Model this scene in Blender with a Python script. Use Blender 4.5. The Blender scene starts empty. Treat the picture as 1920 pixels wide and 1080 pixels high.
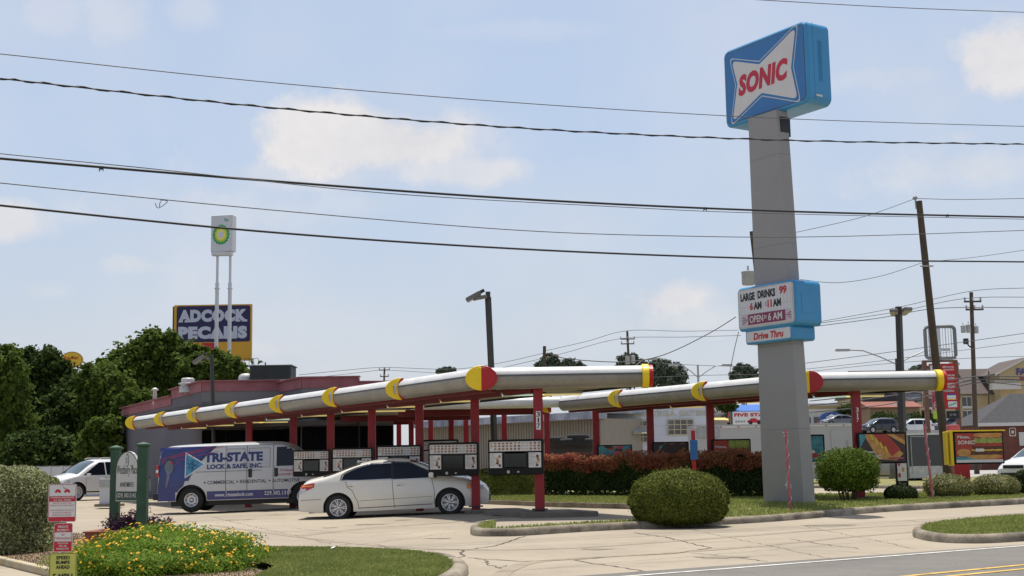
import bpy, bmesh, math, random
import numpy as np
from mathutils import Matrix, Vector
sc = bpy.context.scene
COL = sc.collection
# ---------------------------------------------------------------- camera
F = 2500.0; CAMH = 1.30
TH = math.atan(331 / F); PH = .016
V_F = Vector((0, math.cos(TH), math.sin(TH)))
_u0 = Vector((0, -math.sin(TH), math.cos(TH))); _r0 = Vector((1, 0, 0))
V_R = _r0 * math.cos(PH) - _u0 * math.sin(PH)
V_U = _u0 * math.cos(PH) + _r0 * math.sin(PH)
CAM = Vector((0, 0, CAMH))
cd = bpy.data.cameras.new('camera'); cam = bpy.data.objects.new('camera', cd); COL.objects.link(cam)
cam.matrix_world = Matrix(((V_R.x, V_U.x, -V_F.x, 0), (V_R.y, V_U.y, -V_F.y, 0), (V_R.z, V_U.z, -V_F.z, CAMH), (0, 0, 0, 1)))
cd.sensor_width = 36; cd.lens = F / 1920 * 36; cd.clip_end = 3000; cd.clip_start = .1
sc.camera = cam
def P(x, y, Z):
    """point seen at photo pixel (x, y) at distance Z in front of the camera"""
    d = V_F * F + V_R * (x - 960) - V_U * (y - 540)
    return CAM + d * (Z / d.y)
def G(x, y, z=0.0):
    d = V_F * F + V_R * (x - 960) - V_U * (y - 540)
    return CAM + d * ((z - CAMH) / d.z)
# ---------------------------------------------------------------- light
SUN_EL = math.radians(74); SUN_AZ = math.radians(2)     # azimuth of the sun from +Y towards +X
sdir = Vector((math.sin(SUN_AZ) * math.cos(SUN_EL), math.cos(SUN_AZ) * math.cos(SUN_EL), math.sin(SUN_EL)))
sl = bpy.data.lights.new('sun', 'SUN'); sl.energy = 4.9; sl.angle = math.radians(.55); sl.color = (1, .94, .84)
so = bpy.data.objects.new('sun', sl); COL.objects.link(so)
so.rotation_mode = 'QUATERNION'; so.rotation_quaternion = sdir.to_track_quat('Z', 'Y')
so.location = (0, 0, 60)
w = bpy.data.worlds.new("World"); sc.world = w; w.use_nodes = True
nt = w.node_tree; N = nt.nodes; Lk = nt.links
for n in list(N): N.remove(n)
def node(t, **k):
    n = N.new(t)
    for a, b in k.items(): setattr(n, a, b)
    return n
out = node('ShaderNodeOutputWorld'); bg = node('ShaderNodeBackground')
sky = node('ShaderNodeTexSky'); sky.sky_type = 'NISHITA'; sky.sun_disc = False
sky.sun_elevation = SUN_EL; sky.sun_rotation = SUN_AZ; sky.air_density = 1.0; sky.dust_density = 2.2; sky.ozone_density = 1.5; sky.altitude = 80
tc = node('ShaderNodeTexCoord')
def mth(op, a, b=None, c=None, clamp=False):
    n = node('ShaderNodeMath', operation=op); n.use_clamp = clamp
    for i, v in enumerate((a, b, c)):
        if v is None: continue
        if isinstance(v, (int, float)): n.inputs[i].default_value = v
        else: Lk.new(v, n.inputs[i])
    return n.outputs[0]
def vdot(vec):
    n = node('ShaderNodeVectorMath', operation='DOT_PRODUCT'); Lk.new(tc.outputs['Generated'], n.inputs[0]); n.inputs[1].default_value = vec
    return n.outputs['Value']
nz = node('ShaderNodeTexNoise'); nz.inputs['Scale'].default_value = 17; nz.inputs['Detail'].default_value = 12; nz.inputs['Roughness'].default_value = .62
Lk.new(tc.outputs['Generated'], nz.inputs['Vector'])
nzs = node('ShaderNodeTexNoise'); nzs.inputs['Scale'].default_value = 7; nzs.inputs['Detail'].default_value = 5
Lk.new(tc.outputs['Generated'], nzs.inputs['Vector'])
fzz = mth('SUBTRACT', nz.outputs['Fac'], .5); fz2 = mth('SUBTRACT', nzs.outputs['Fac'], .5)
clouds = [  # centre x, y, half width, half height, strength  (sky directions, in degrees once converted)
    (700, 262, 215, 62, .95), (860, 318, 130, 32, .7), (600, 325, 190, 36, .45), (420, 395, 270, 46, .36), (640, 385, 130, 30, .3),
    (1255, 566, 78, 30, .85), (1290, 600, 110, 32, .5), (1885, 105, 92, 66, .9), (1690, 140, 130, 26, .33), (1790, 310, 190, 46, .5), (1800, 258, 60, 18, .4),
    (5, 420, 70, 38, .75), (250, 496, 66, 20, .5), (215, 30, 60, 60, .42), (110, 25, 60, 40, .33), (360, 25, 50, 30, .3),
    (510, 650, 90, 22, .45), (90, 545, 60, 18, .25), (1000, 60, 200, 16, .16), (1500, 85, 180, 14, .16), (1840, 20, 100, 14, .2), (590, 690, 80, 14, .3)]
tot = None
for (cx, cy, hw, hh, st) in clouds:
    d = (P(cx, cy, 1) - CAM).normalized()
    rt = Vector((d.y, -d.x, 0)).normalized(); up = rt.cross(d)
    a = mth('DIVIDE', vdot(rt), hw / F); b = mth('DIVIDE', vdot(up), hh / F)
    b = mth('ADD', b, mth('MULTIPLY', fz2, 1.3))
    a = mth('ADD', a, mth('MULTIPLY', fzz, .8))
    # flat bases: the lower half is squeezed
    q = mth('SQRT', mth('ADD', mth('MULTIPLY', a, a), mth('MULTIPLY', b, b)))
    m = mth('SUBTRACT', 1.38, q)
    m = mth('ADD', m, mth('MULTIPLY', fzz, 2.8))
    m = mth('MULTIPLY', m, 1.25 if st > .6 else 1.0, clamp=True)
    gt = mth('GREATER_THAN', vdot(d), .9)
    m = mth('MULTIPLY', mth('MULTIPLY', m, gt), st)
    tot = m if tot is None else mth('MAXIMUM', tot, m)
# thin veil everywhere
veil = mth('MULTIPLY', mth('ADD', fz2, .12), 1.0, clamp=True)
tot = mth('MAXIMUM', tot, veil)
def mixc(f, a, b):
    n = node('ShaderNodeMix', data_type='RGBA')
    if isinstance(f, float): n.inputs[0].default_value = f
    else: Lk.new(f, n.inputs[0])
    for i, v in ((6, a), (7, b)):
        if isinstance(v, tuple): n.inputs[i].default_value = v
        else: Lk.new(v, n.inputs[i])
    return n.outputs[2]
sep = node('ShaderNodeSeparateXYZ'); Lk.new(tc.outputs['Generated'], sep.inputs[0])
mr_ = node('ShaderNodeMapRange'); Lk.new(sep.outputs[2], mr_.inputs[0]); mr_.inputs[1].default_value = .36; mr_.inputs[2].default_value = .75; mr_.inputs[3].default_value = .58; mr_.inputs[4].default_value = .0
skyc = mixc(mr_.outputs[0], sky.outputs[0], (6.05, 7.2, 9.1, 1))
hz = mth('SUBTRACT', 1.0, mth('MULTIPLY', sep.outputs[2], 4.2), clamp=True)
skyc = mixc(mth('MULTIPLY', mth('POWER', hz, 1.3), .85), skyc, (6.0, 6.25, 6.55, 1))
cshade = mixc(mth('ADD', mth('MULTIPLY', fzz, 2.5), .5, clamp=True), (6.5, 6.55, 6.9, 1), (8.0, 7.7, 7.6, 1))
skyc = mixc(tot, skyc, cshade)
Lk.new(skyc, bg.inputs[0]); bg.inputs[1].default_value = .1
Lk.new(bg.outputs[0], out.inputs[0])
sc.view_settings.view_transform = 'Standard'; sc.view_settings.look = 'None'; sc.view_settings.gamma = 1
sc.view_settings.exposure = 0.1
sc.render.engine = 'CYCLES'
# ---------------------------------------------------------------- materials
MT = {}
def mat(name, col, rough=.6, var=.08, scale=4.0, metal=0.0, bump=0.0, bscale=60.0, col2=None, island=0.0, spec=.4, emit=0.0, trans=0.0, coat=0.0, detail=6, contrast=1.0, uscale=None, stain=0.0, sscale=.25, speck=0.0):
    if name in MT: return MT[name]
    m = bpy.data.materials.new(name); m.use_nodes = True; t = m.node_tree; p = t.nodes['Principled BSDF']
    o = t.nodes['Material Output']
    tcn = t.nodes.new('ShaderNodeTexCoord'); vec = tcn.outputs['Object']
    if uscale:
        mp = t.nodes.new('ShaderNodeMapping'); mp.inputs['Scale'].default_value = uscale; t.links.new(vec, mp.inputs['Vector']); vec = mp.outputs[0]
    nn = t.nodes.new('ShaderNodeTexNoise'); nn.inputs['Scale'].default_value = scale; nn.inputs['Detail'].default_value = detail; nn.inputs['Roughness'].default_value = .6
    t.links.new(vec, nn.inputs['Vector'])
    mx = t.nodes.new('ShaderNodeMix'); mx.data_type = 'RGBA'
    mr = t.nodes.new('ShaderNodeMapRange'); mr.inputs[1].default_value = .5 - .22 / contrast; mr.inputs[2].default_value = .5 + .22 / contrast
    t.links.new(nn.outputs['Fac'], mr.inputs[0]); fac = mr.outputs[0]
    if island:
        ge = t.nodes.new('ShaderNodeNewGeometry'); mm = t.nodes.new('ShaderNodeMix'); mm.inputs[0].default_value = island
        t.links.new(fac, mm.inputs[2]); t.links.new(ge.outputs['Random Per Island'], mm.inputs[3]); fac = mm.outputs[0]
    t.links.new(fac, mx.inputs[0])
    c1 = tuple(c * (1 - var) for c in col) + (1,)
    c2 = (tuple(col2) + (1,)) if col2 else tuple(min(1, c * (1 + var)) for c in col) + (1,)
    mx.inputs[6].default_value = c1; mx.inputs[7].default_value = c2
    if stain or speck:      # worn patches with a shape of their own, and fine aggregate
        cur = mx.outputs[2]
        for amt, sc_, lo_, hi_, det_ in ((stain, sscale, .42, .64, 7), (stain * .6, sscale * 7, .5, .7, 5), (speck, 70, .35, .65, 2)):
            if not amt: continue
            n3 = t.nodes.new('ShaderNodeTexNoise'); n3.inputs['Scale'].default_value = sc_; n3.inputs['Detail'].default_value = det_; n3.inputs['Distortion'].default_value = .6
            t.links.new(vec, n3.inputs['Vector']); m3 = t.nodes.new('ShaderNodeMapRange'); m3.inputs[1].default_value = lo_; m3.inputs[2].default_value = hi_; m3.inputs[3].default_value = 1 + amt * .25; m3.inputs[4].default_value = 1 - amt
            t.links.new(n3.outputs['Fac'], m3.inputs[0]); m4 = t.nodes.new('ShaderNodeVectorMath'); m4.operation = 'SCALE'; t.links.new(cur, m4.inputs[0]); t.links.new(m3.outputs[0], m4.inputs['Scale']); cur = m4.outputs[0]
        t.links.new(cur, p.inputs['Base Color'])
    else: t.links.new(mx.outputs[2], p.inputs['Base Color'])
    p.inputs['Roughness'].default_value = rough; p.inputs['Metallic'].default_value = metal
    p.inputs['Specular IOR Level'].default_value = spec
    if coat: p.inputs['Coat Weight'].default_value = coat; p.inputs['Coat Roughness'].default_value = .05
    if emit: p.inputs['Emission Color'].default_value = tuple(col) + (1,); p.inputs['Emission Strength'].default_value = emit
    if bump:
        n2 = t.nodes.new('ShaderNodeTexNoise'); n2.inputs['Scale'].default_value = bscale; n2.inputs['Detail'].default_value = 4
        t.links.new(vec, n2.inputs['Vector'])
        bn = t.nodes.new('ShaderNodeBump'); bn.inputs['Strength'].default_value = min(1, bump); bn.inputs['Distance'].default_value = .02
        t.links.new(n2.outputs['Fac'], bn.inputs['Height']); t.links.new(bn.outputs[0], p.inputs['Normal'])
    if trans:
        tr = t.nodes.new('ShaderNodeBsdfTranslucent'); t.links.new(mx.outputs[2], tr.inputs[0])
        ms = t.nodes.new('ShaderNodeMixShader'); ms.inputs[0].default_value = trans
        t.links.new(p.outputs[0], ms.inputs[1]); t.links.new(tr.outputs[0], ms.inputs[2]); t.links.new(ms.outputs[0], o.inputs[0])
    MT[name] = m
    return m
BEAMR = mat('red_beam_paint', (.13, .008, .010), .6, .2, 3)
LOWF = mat('lower_fascia_shade', (.27, .25, .215), .40, .08, 1.5, metal=.2, stain=.15, sscale=1.5)  # fascia's lower half: its shade is painted in as a darker, greyer colour
WHITEP = mat('white_aluminium', (.66, .66, .65), .38, .05, 1.5, spec=.5, stain=.10, sscale=1.2)
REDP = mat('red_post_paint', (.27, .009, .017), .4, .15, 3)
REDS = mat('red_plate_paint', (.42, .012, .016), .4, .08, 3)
YELP = mat('yellow_plate_paint', (.85, .60, .015), .4, .05, 3)
SOFF = mat('soffit_panels', (.30, .27, .22), .6, .1, 1, uscale=(1, 6, 1))
BLACK = mat('black_plastic', (.012, .012, .013), .35, .2, 8)
RUBBER = mat('tyre_rubber', (.018, .018, .018), .8, .2, 20)
CHROME = mat('alloy', (.62, .62, .64), .28, .1, 10, metal=.85)
DARKM = mat('dark_metal', (.035, .034, .033), .5, .2, 6)
GREYM = mat('grey_metal', (.35, .36, .37), .45, .12, 5, metal=.3)
GLASS = mat('dark_glass', (.012, .016, .022), .04, .1, 2, spec=.8, coat=.5)
WINDG = mat('windshield_glass', (.05, .075, .085), .04, .1, 2, spec=.8, coat=.5)
WOODP = mat('treated_pole_wood', (.085, .062, .042), .85, .3, 6, bump=.4, uscale=(4, 4, .3))
# ---------------------------------------------------------------- mesh tools
def frame(o, x, up=(0, 0, 1)):
    x = Vector(x).normalized(); up = Vector(up); n = x.cross(up).normalized(); up = n.cross(x).normalized(); o = Vector(o)
    return Matrix(((x.x, up.x, n.x, o.x), (x.y, up.y, n.y, o.y), (x.z, up.z, n.z, o.z), (0, 0, 0, 1)))
def T(x, y, z): return Matrix.Translation((x, y, z))
def RZ(a): return Matrix.Rotation(a, 4, 'Z')
class MB:
    def __init__(s): s.v = []; s.f = []; s.mi = []; s.sm = []; s.mats = []
    def add(s, vs, fs, m, smooth=False, M=None):
        if m not in s.mats: s.mats.append(m)
        k = s.mats.index(m); b = len(s.v)
        s.v += [tuple(M @ Vector(v)) for v in vs] if M is not None else [tuple(v) for v in vs]
        for f in fs: s.f.append([b + i for i in f]); s.mi.append(k); s.sm.append(smooth)
        return s
    def box(s, c, d, m, M=None, bev=0.0, rz=0.0, seg=2):
        R = T(*c) @ RZ(rz)
        if M is not None: R = M @ R
        x, y, z = [q / 2 for q in d]
        if not bev:
            vs = [(-x, -y, -z), (x, -y, -z), (x, y, -z), (-x, y, -z), (-x, -y, z), (x, -y, z), (x, y, z), (-x, y, z)]
            return s.add(vs, [(0, 3, 2, 1), (4, 5, 6, 7), (0, 1, 5, 4), (1, 2, 6, 5), (2, 3, 7, 6), (3, 0, 4, 7)], m, False, R)
        bm = bmesh.new(); bmesh.ops.create_cube(bm, size=1)
        for v in bm.verts: v.co = (v.co.x * d[0], v.co.y * d[1], v.co.z * d[2])
        bmesh.ops.bevel(bm, geom=bm.edges[:], offset=bev, segments=seg, affect='EDGES', profile=.6)
        bm.verts.index_update()
        s.add([v.co[:] for v in bm.verts], [[v.index for v in f.verts] for f in bm.faces], m, False, R); bm.free(); return s
    def quad(s, a, b, c, d, m): return s.add([a, b, c, d], [(0, 1, 2, 3)], m)
    def poly(s, pts, m, M=None): return s.add(pts, [list(range(len(pts)))], m, False, M)
    def prism(s, poly, z0, z1, m, M=None, bev=0.0, mtop=None):
        n = len(poly)
        if bev:
            ins = offset(poly, -bev)
            vs = [(x, y, z0) for x, y in poly] + [(x, y, z1 - bev) for x, y in poly] + [(x, y, z1) for x, y in ins]
            s.add(vs, [(i, (i + 1) % n, n + (i + 1) % n, n + i) for i in range(n)] + [(n + i, n + (i + 1) % n, 2 * n + (i + 1) % n, 2 * n + i) for i in range(n)] + [list(range(n))[::-1]], m, False, M)
            return s.add([(x, y, z1) for x, y in ins], [list(range(n))], mtop or m, False, M)
        vs = [(x, y, z0) for x, y in poly] + [(x, y, z1) for x, y in poly]
        s.add(vs, [(i, (i + 1) % n, n + (i + 1) % n, n + i) for i in range(n)] + [list(range(n))[::-1]], m, False, M)
        return s.add([(x, y, z1) for x, y in poly], [list(range(n))], mtop or m, False, M)
    def tube(s, path, r, m, n=8, smooth=True, cap=True, M=None):
        path = [Vector(p) for p in path]; rr = r if isinstance(r, (list, tuple)) else [r] * len(path)
        vs = []; fs = []
        for i, p in enumerate(path):
            d = (path[min(i + 1, len(path) - 1)] - path[max(i - 1, 0)]).normalized()
            a = Vector((0, 0, 1)) if abs(d.z) < .9 else Vector((1, 0, 0))
            x = d.cross(a).normalized(); y = d.cross(x)
            for k in range(n):
                t = 2 * math.pi * k / n; vs.append(p + (x * math.cos(t) + y * math.sin(t)) * rr[i])
        for i in range(len(path) - 1):
            for k in range(n): fs.append((i * n + k, i * n + (k + 1) % n, (i + 1) * n + (k + 1) % n, (i + 1) * n + k))
        s.add(vs, fs, m, smooth, M)
        if cap: s.add(vs[:n], [list(range(n))], m, False, M); s.add(vs[-n:], [list(range(n))[::-1]], m, False, M)
        return s
    def lathe(s, prof, n, m, M=None, smooth=True):
        vs = []; fs = []
        for r, z in prof:
            for k in range(n): t = 2 * math.pi * k / n; vs.append((r * math.cos(t), r * math.sin(t), z))
        for i in range(len(prof) - 1):
            for k in range(n): fs.append((i * n + k, i * n + (k + 1) % n, (i + 1) * n + (k + 1) % n, (i + 1) * n + k))
        return s.add(vs, fs, m, smooth, M)
    def grid(s, fn, nu, nv, m, smooth=True, M=None):
        vs = [fn(i / nu, j / nv) for i in range(nu + 1) for j in range(nv + 1)]
        fs = [(i * (nv + 1) + j, (i + 1) * (nv + 1) + j, (i + 1) * (nv + 1) + j + 1, i * (nv + 1) + j + 1) for i in range(nu) for j in range(nv)]
        return s.add(vs, fs, m, smooth, M)
    def text(s, body, x0, y0, w, h, m, M, z=.004, bold=0.0, shear=0.0, space=1.0):
        vs, fs = textmesh(body, w, h, bold, shear, space)
        return s.add([(x0 + a, y0 + b, z) for a, b in vs], fs, m, False, M)
    def build(s, name, parent=None, kind=None, label=None):
        me = bpy.data.meshes.new(name); me.from_pydata(s.v, [], s.f)
        for m in s.mats: me.materials.append(m)
        me.polygons.foreach_set('material_index', s.mi); me.polygons.foreach_set('use_smooth', s.sm); me.update()
        o = bpy.data.objects.new(name, me); COL.objects.link(o)
        if parent is not None: o.parent = parent
        if kind: o['kind'] = kind
        if label: o['label'] = label
        return o
_tc = {}
def textmesh(body, w, h, bold, shear, space):
    key = (body, bold, shear, space)
    if key not in _tc:
        c = bpy.data.curves.new('t', 'FONT'); c.body = body; c.offset = bold; c.shear = shear; c.space_character = space; c.resolution_u = 3; c.size = 1
        o = bpy.data.objects.new('t', c); COL.objects.link(o)
        bpy.context.view_layer.update()
        me = bpy.data.meshes.new_from_object(o.evaluated_get(bpy.context.evaluated_depsgraph_get()))
        vs = [(v.co.x, v.co.y) for v in me.vertices]; fs = [list(p.vertices) for p in me.polygons]
        bpy.data.objects.remove(o); bpy.data.curves.remove(c); bpy.data.meshes.remove(me)
        xs = [v[0] for v in vs]; ys = [v[1] for v in vs]; x0, x1, y0, y1 = min(xs), max(xs), min(ys), max(ys)
        _tc[key] = ([((x - x0) / (x1 - x0), (y - y0) / max(y1 - y0, .01)) for x, y in vs], fs)
    vs, fs = _tc[key]
    return [(x * w, y * h) for x, y in vs], fs
def area(p): return sum(p[i][0] * p[(i + 1) % len(p)][1] - p[(i + 1) % len(p)][0] * p[i][1] for i in range(len(p))) / 2
def offset(poly, d):
    n = len(poly); sg = 1 if area(poly) > 0 else -1; o = []
    for i in range(n):
        p0, p1, p2 = [Vector(poly[j % n]) for j in (i - 1, i, i + 1)]
        a = (p1 - p0); b = (p2 - p1)
        if a.length < 1e-9 or b.length < 1e-9: o.append(tuple(p1)); continue
        a.normalize(); b.normalize(); na = Vector((a.y, -a.x)) * sg; nb = Vector((b.y, -b.x)) * sg
        m = na + nb; L = max(.5, m.length ** 2 / 2); m = m / L
        o.append((p1.x + m.x * d, p1.y + m.y * d))
    return o
def rrect(x0, y0, x1, y1, r, n=5):
    o = []
    for cx, cy, a in ((x1 - r, y1 - r, 0), (x0 + r, y1 - r, 90), (x0 + r, y0 + r, 180), (x1 - r, y0 + r, 270)):
        for k in range(n + 1): t = math.radians(a + 90 * k / n); o.append((cx + r * math.cos(t), cy + r * math.sin(t)))
    return o
def ell(cx, cy, a, b, n=28, t0=0, t1=360):
    full = t1 - t0 >= 360
    return [(cx + a * math.cos(math.radians(t0 + (t1 - t0) * k / (n if full else n - 1))), cy + b * math.sin(math.radians(t0 + (t1 - t0) * k / (n if full else n - 1)))) for k in range(n)]
def chaikin(p, k=2, q=.25):
    for _ in range(k):
        o = []
        for i in range(len(p)):
            a = Vector(p[i]); b = Vector(p[(i + 1) % len(p)]); o.append(tuple(a.lerp(b, q))); o.append(tuple(a.lerp(b, 1 - q)))
        p = o
    return p
def thing(name, label, cat, loc=(0, 0, 0), rz=0.0, group=None):
    o = bpy.data.objects.new(name, None); COL.objects.link(o); o.location = loc; o.rotation_euler = (0, 0, rz)
    o.empty_display_size = .2
    o['label'] = label; o['category'] = cat
    if group: o['group'] = group
    return o
def tag(o, label, cat, group=None, kind=None):
    o['label'] = label; o['category'] = cat
    if group: o['group'] = group
    if kind: o['kind'] = kind
    return o
def kids(o): return [c for c in COL.objects if c.parent == o]
def copy_tree(o, parent=None):
    c = o.copy(); COL.objects.link(c)
    if parent is not None: c.parent = parent
    for ch in kids(o): copy_tree(ch, c)
    return c
def recenter(o, loc):
    """move a single-mesh thing's origin to loc"""
    loc = Vector(loc); o.data.transform(Matrix.Translation(-loc)); o.location = loc; return o
def np_mesh(name, V, nq, m, parent=None, k=4, smooth=False):
    me = bpy.data.meshes.new(name); nv = len(V)
    me.vertices.add(nv); me.vertices.foreach_set('co', V.astype(np.float32).ravel())
    me.loops.add(nq * k); me.loops.foreach_set('vertex_index', np.arange(nq * k, dtype=np.int32))
    me.polygons.add(nq); me.polygons.foreach_set('loop_start', np.arange(0, nq * k, k, dtype=np.int32))
    try: me.polygons.foreach_set('loop_total', np.full(nq, k, dtype=np.int32))
    except Exception: pass
    me.update(calc_edges=True)
    if smooth: me.polygons.foreach_set('use_smooth', np.ones(nq, dtype=bool))
    me.materials.append(m)
    o = bpy.data.objects.new(name, me); COL.objects.link(o)
    if parent is not None: o.parent = parent
    return o
def leaf_quads(C, Nn, size, rng, aspect=2.0, droop=0.0):
    """diamond leaves at centres C facing about Nn"""
    n = len(C); r = rng.normal(size=(n, 3)); t = r - (r * Nn).sum(1, keepdims=True) * Nn; t /= np.linalg.norm(t, axis=1, keepdims=True) + 1e-9
    b = np.cross(Nn, t); s = size * rng.uniform(.6, 1.3, (n, 1))
    V = np.empty((n, 4, 3)); V[:, 0] = C - t * s * .5; V[:, 1] = C + b * s / aspect * .5; V[:, 2] = C + t * s * .5; V[:, 3] = C - b * s / aspect * .5
    return V.reshape(-1, 3)
def blob_pts(blobs, n, rng, shell=.35, lump=.25, seed=0):
    B = np.array([[*b[:3], *(b[3:6] if len(b) >= 6 else (b[3],) * 3)] for b in blobs], float)
    wt = (B[:, 3] * B[:, 5]) ** 1.0; wt /= wt.sum()
    idx = rng.choice(len(B), n, p=wt); d = rng.normal(size=(n, 3)); d /= np.linalg.norm(d, axis=1, keepdims=True)
    ph = rng.uniform(0, 6.28, 6)
    lum = 1 + lump * (np.sin(d[:, 0] * 5 + ph[0] + idx) * np.sin(d[:, 1] * 6 + ph[1]) + np.sin(d[:, 2] * 7 + ph[2] + idx * 2) * .7 * np.sin(d[:, 0] * 9 + ph[3]))
    rad = (1 - shell * rng.uniform(0, 1, n) ** 1.5) * lum
    rad = rad * np.where(rng.random(n) < .035, rng.uniform(1.04, 1.16, n), 1)
    return B[idx, :3] + d * rad[:, None] * B[idx, 3:6], d
def foliage(name, blobs, n, size, m, parent=None, seed=1, shell=.4, lump=.25, aspect=1.8, core=None, clip=None, jit=.8, up=.35, core_blobs=None):
    rng = np.random.default_rng(seed); C, d = blob_pts(blobs, n, rng, shell, lump)
    if clip is not None: k = clip(C); C = C[k]; d = d[k]
    Nn = d + rng.normal(size=d.shape) * jit + [0, 0, up]; Nn /= np.linalg.norm(Nn, axis=1, keepdims=True)
    V = leaf_quads(C, Nn, size, rng, aspect)
    nq = len(V) // 4
    if core:
        vs = []
        for bl in (core_blobs or blobs):
            r3 = np.array(bl[3:6] if len(bl) >= 6 else (bl[3],) * 3, float) * core; c = np.array(bl[:3], float); U, W = 12, 8
            for i in range(U):
                for j in range(W):
                    for (a, e) in ((i, j), (i + 1, j), (i + 1, j + 1), (i, j + 1)):
                        t = 2 * math.pi * a / U; q = math.pi * e / W - math.pi / 2
                        vs.append(c + r3 * np.array([math.cos(q) * math.cos(t), math.cos(q) * math.sin(t), math.sin(q)]))
        V = np.vstack([V, np.array(vs)]); nq += len(vs) // 4
    return np_mesh(name, V, nq, m, parent)
# ================================================================ ground
CONC = mat('concrete', (.335, .288, .22), .88, .10, .35, bump=.25, bscale=90, detail=10, stain=.12, sscale=.22, speck=.06)
CONC2 = mat('concrete_kerb', (.24, .205, .155), .85, .3, 1.6, stain=.4, sscale=2.2, bump=.5, bscale=60, detail=10, contrast=1.4)
ASPH = mat('asphalt', (.175, .165, .15), .88, .10, .8, bump=.35, bscale=120, detail=10, stain=.12, sscale=.5, speck=.25)
GRASSG = mat('turf', (.15, .17, .045), .9, .25, 1.5, col2=(.28, .25, .10), bump=.6, bscale=80)
STRAW = mat('pine_straw', (.20, .13, .075), .9, .35, 9, col2=(.36, .27, .17), bump=.8, bscale=70)
GRAVEL = mat('lot_gravel', (.33, .32, .30), .9, .2, 20)
FARG = mat('far_ground', (.22, .22, .17), .9, .2, .3)
WLINE = mat('white_road_paint', (.62, .60, .56), .7, .12, 12, stain=.25, sscale=5)
YLINE = mat('yellow_road_paint', (.62, .40, .09), .7, .15, 12, stain=.3, sscale=6)
CRACK = mat('crack_dark', (.09, .075, .055), .95, .3, 30)
def sst(a, b, x):
    t = max(0, min(1, (x - a) / (b - a))); return t * t * (3 - 2 * t)
def gh(x, y):
    h1 = max(0, min(.13, .03 * (x + 4.7))); h2 = max(0, min(.14, .02 * (x + 10.4)))
    k = sst(34, 40, y); return (h1 * (1 - k) + h2 * k) * sst(27.5, 33.5, y) - .09 * sst(36, 41, y) * (1 - sst(48, 55, y)) * (1 - sst(-8.5, -5.5, x))
def axis_pts(lo, hi, dense, step, far):
    o = [far[0]] + list(np.arange(lo, hi, step)) + [far[1]]; return o
gx = [-700, -300, -120, -60, -40] + list(np.arange(-30, 30.1, 1.5)) + [40, 60, 120, 300, 700]
gy = [-30, -10, 5] + list(np.arange(10, 70.1, 1.5)) + [90, 140, 300, 900, 2500]
vs = [(x, y, gh(x, y)) for x in gx for y in gy]; n = len(gy)
fs = [(i * n + j, (i + 1) * n + j, (i + 1) * n + j + 1, i * n + j + 1) for i in range(len(gx) - 1) for j in range(n - 1)]
MB().add(vs, fs, CONC, True).build('pavement', kind='structure')
def sheet(name, pts, m, dz=.004, kind='structure', z=None):
    """a flat sheet: pts are ground points (x, y)"""
    b = MB(); b.poly([(p[0], p[1], (gh(p[0], p[1]) if z is None else z) + dz) for p in pts], m); return b.build(name, kind=kind)
# road: its edge line runs from lower left to upper right
e0 = G(1172, 1080); e1 = G(1460, 1054); dr = (G(1920, 1021.5) - e1).normalized()
ea = e1 - dr * 60; eb = e1 + dr * 200; nr = Vector((dr.y, -dr.x, 0))
rb = MB()
rb.poly([tuple(ea + Vector((0, 0, .006))), tuple(ea + nr * 14 + Vector((0, 0, .006))), tuple(eb + nr * 14 + Vector((0, 0, .006))), tuple(eb + Vector((0, 0, .006)))], ASPH)
rb.build('road', kind='structure')
def stripe(name, a, b, wd, m, dz):
    a = Vector(a); b = Vector(b); d = (b - a).normalized(); q = Vector((d.y, -d.x, 0)) * wd / 2; k = Vector((0, 0, dz))
    o = MB(); nseg = 40
    for i in range(nseg):
        p = a.lerp(b, i / nseg); r_ = a.lerp(b, (i + 1) / nseg); o.quad(p - q + k, p + q + k, r_ + q + k, r_ - q + k, m)
    return o.build(name, kind='structure')
wa = G(1480, 1058.5); wb = G(1920, 1024.5); wd_ = (wb - wa).normalized()
stripe('edge_line', wa - wd_ * 30, wb + wd_ * 120, .09, WLINE, .0115)
for k, (p, q) in enumerate((((1717, 1080), (1920, 1060.5)), ((1800, 1080), (1920, 1068)))):
    ya = G(*p); yb = G(*q); yd = (G(1920, 1060.5) - G(1717, 1080)).normalized()
    stripe('centre_line', ya - yd * 40, ya + yd * 150, .095, YLINE, .0115)
def island(name, front, back, h=.14, kerb=.17, gm=GRASSG, kerb_m=CONC2, closed_kerb=False, zf=None, rnd=.035):
    """raised bed: kerb stones follow the polyline 'front', the bed fills front + back"""
    fr_ = [Vector((p[0], p[1], 0)) for p in front]
    kb = MB(); inner = []; rings = []
    for i, p in enumerate(fr_):
        a = fr_[max(i - 1, 0)]; b = fr_[min(i + 1, len(fr_) - 1)]; d = (b - a).normalized(); nn_ = Vector((-d.y, d.x, 0))   # points into the bed
        g = gh(p.x, p.y)
        rings.append([p + Vector((0, 0, g - .08)), p + nn_ * .01 + Vector((0, 0, g + h - .05)), p + nn_ * .05 + Vector((0, 0, g + h)), p + nn_ * (kerb - .02) + Vector((0, 0, g + h + .004)), p + nn_ * kerb + Vector((0, 0, g + h - .04))])
        inner.append(p + nn_ * kerb)
    vs = [v for r_ in rings for v in r_]; m_ = 5
    kb.add(vs, [(i * m_ + j, (i + 1) * m_ + j, (i + 1) * m_ + j + 1, i * m_ + j + 1) for i in range(len(rings) - 1) for j in range(m_ - 1)], kerb_m, True)
    kb.build(name + '_kerb', kind='structure')
    pts = [(p.x, p.y) for p in inner] + list(back)
    b = MB(); zz = h - .015
    b.poly([(x, y, gh(x, y) + zz) for x, y in pts], gm); b.build(name, kind='structure')
    return pts
def g2(u, v, z=0.0):
    p = G(u, v, z); return (p.x, p.y)
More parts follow.
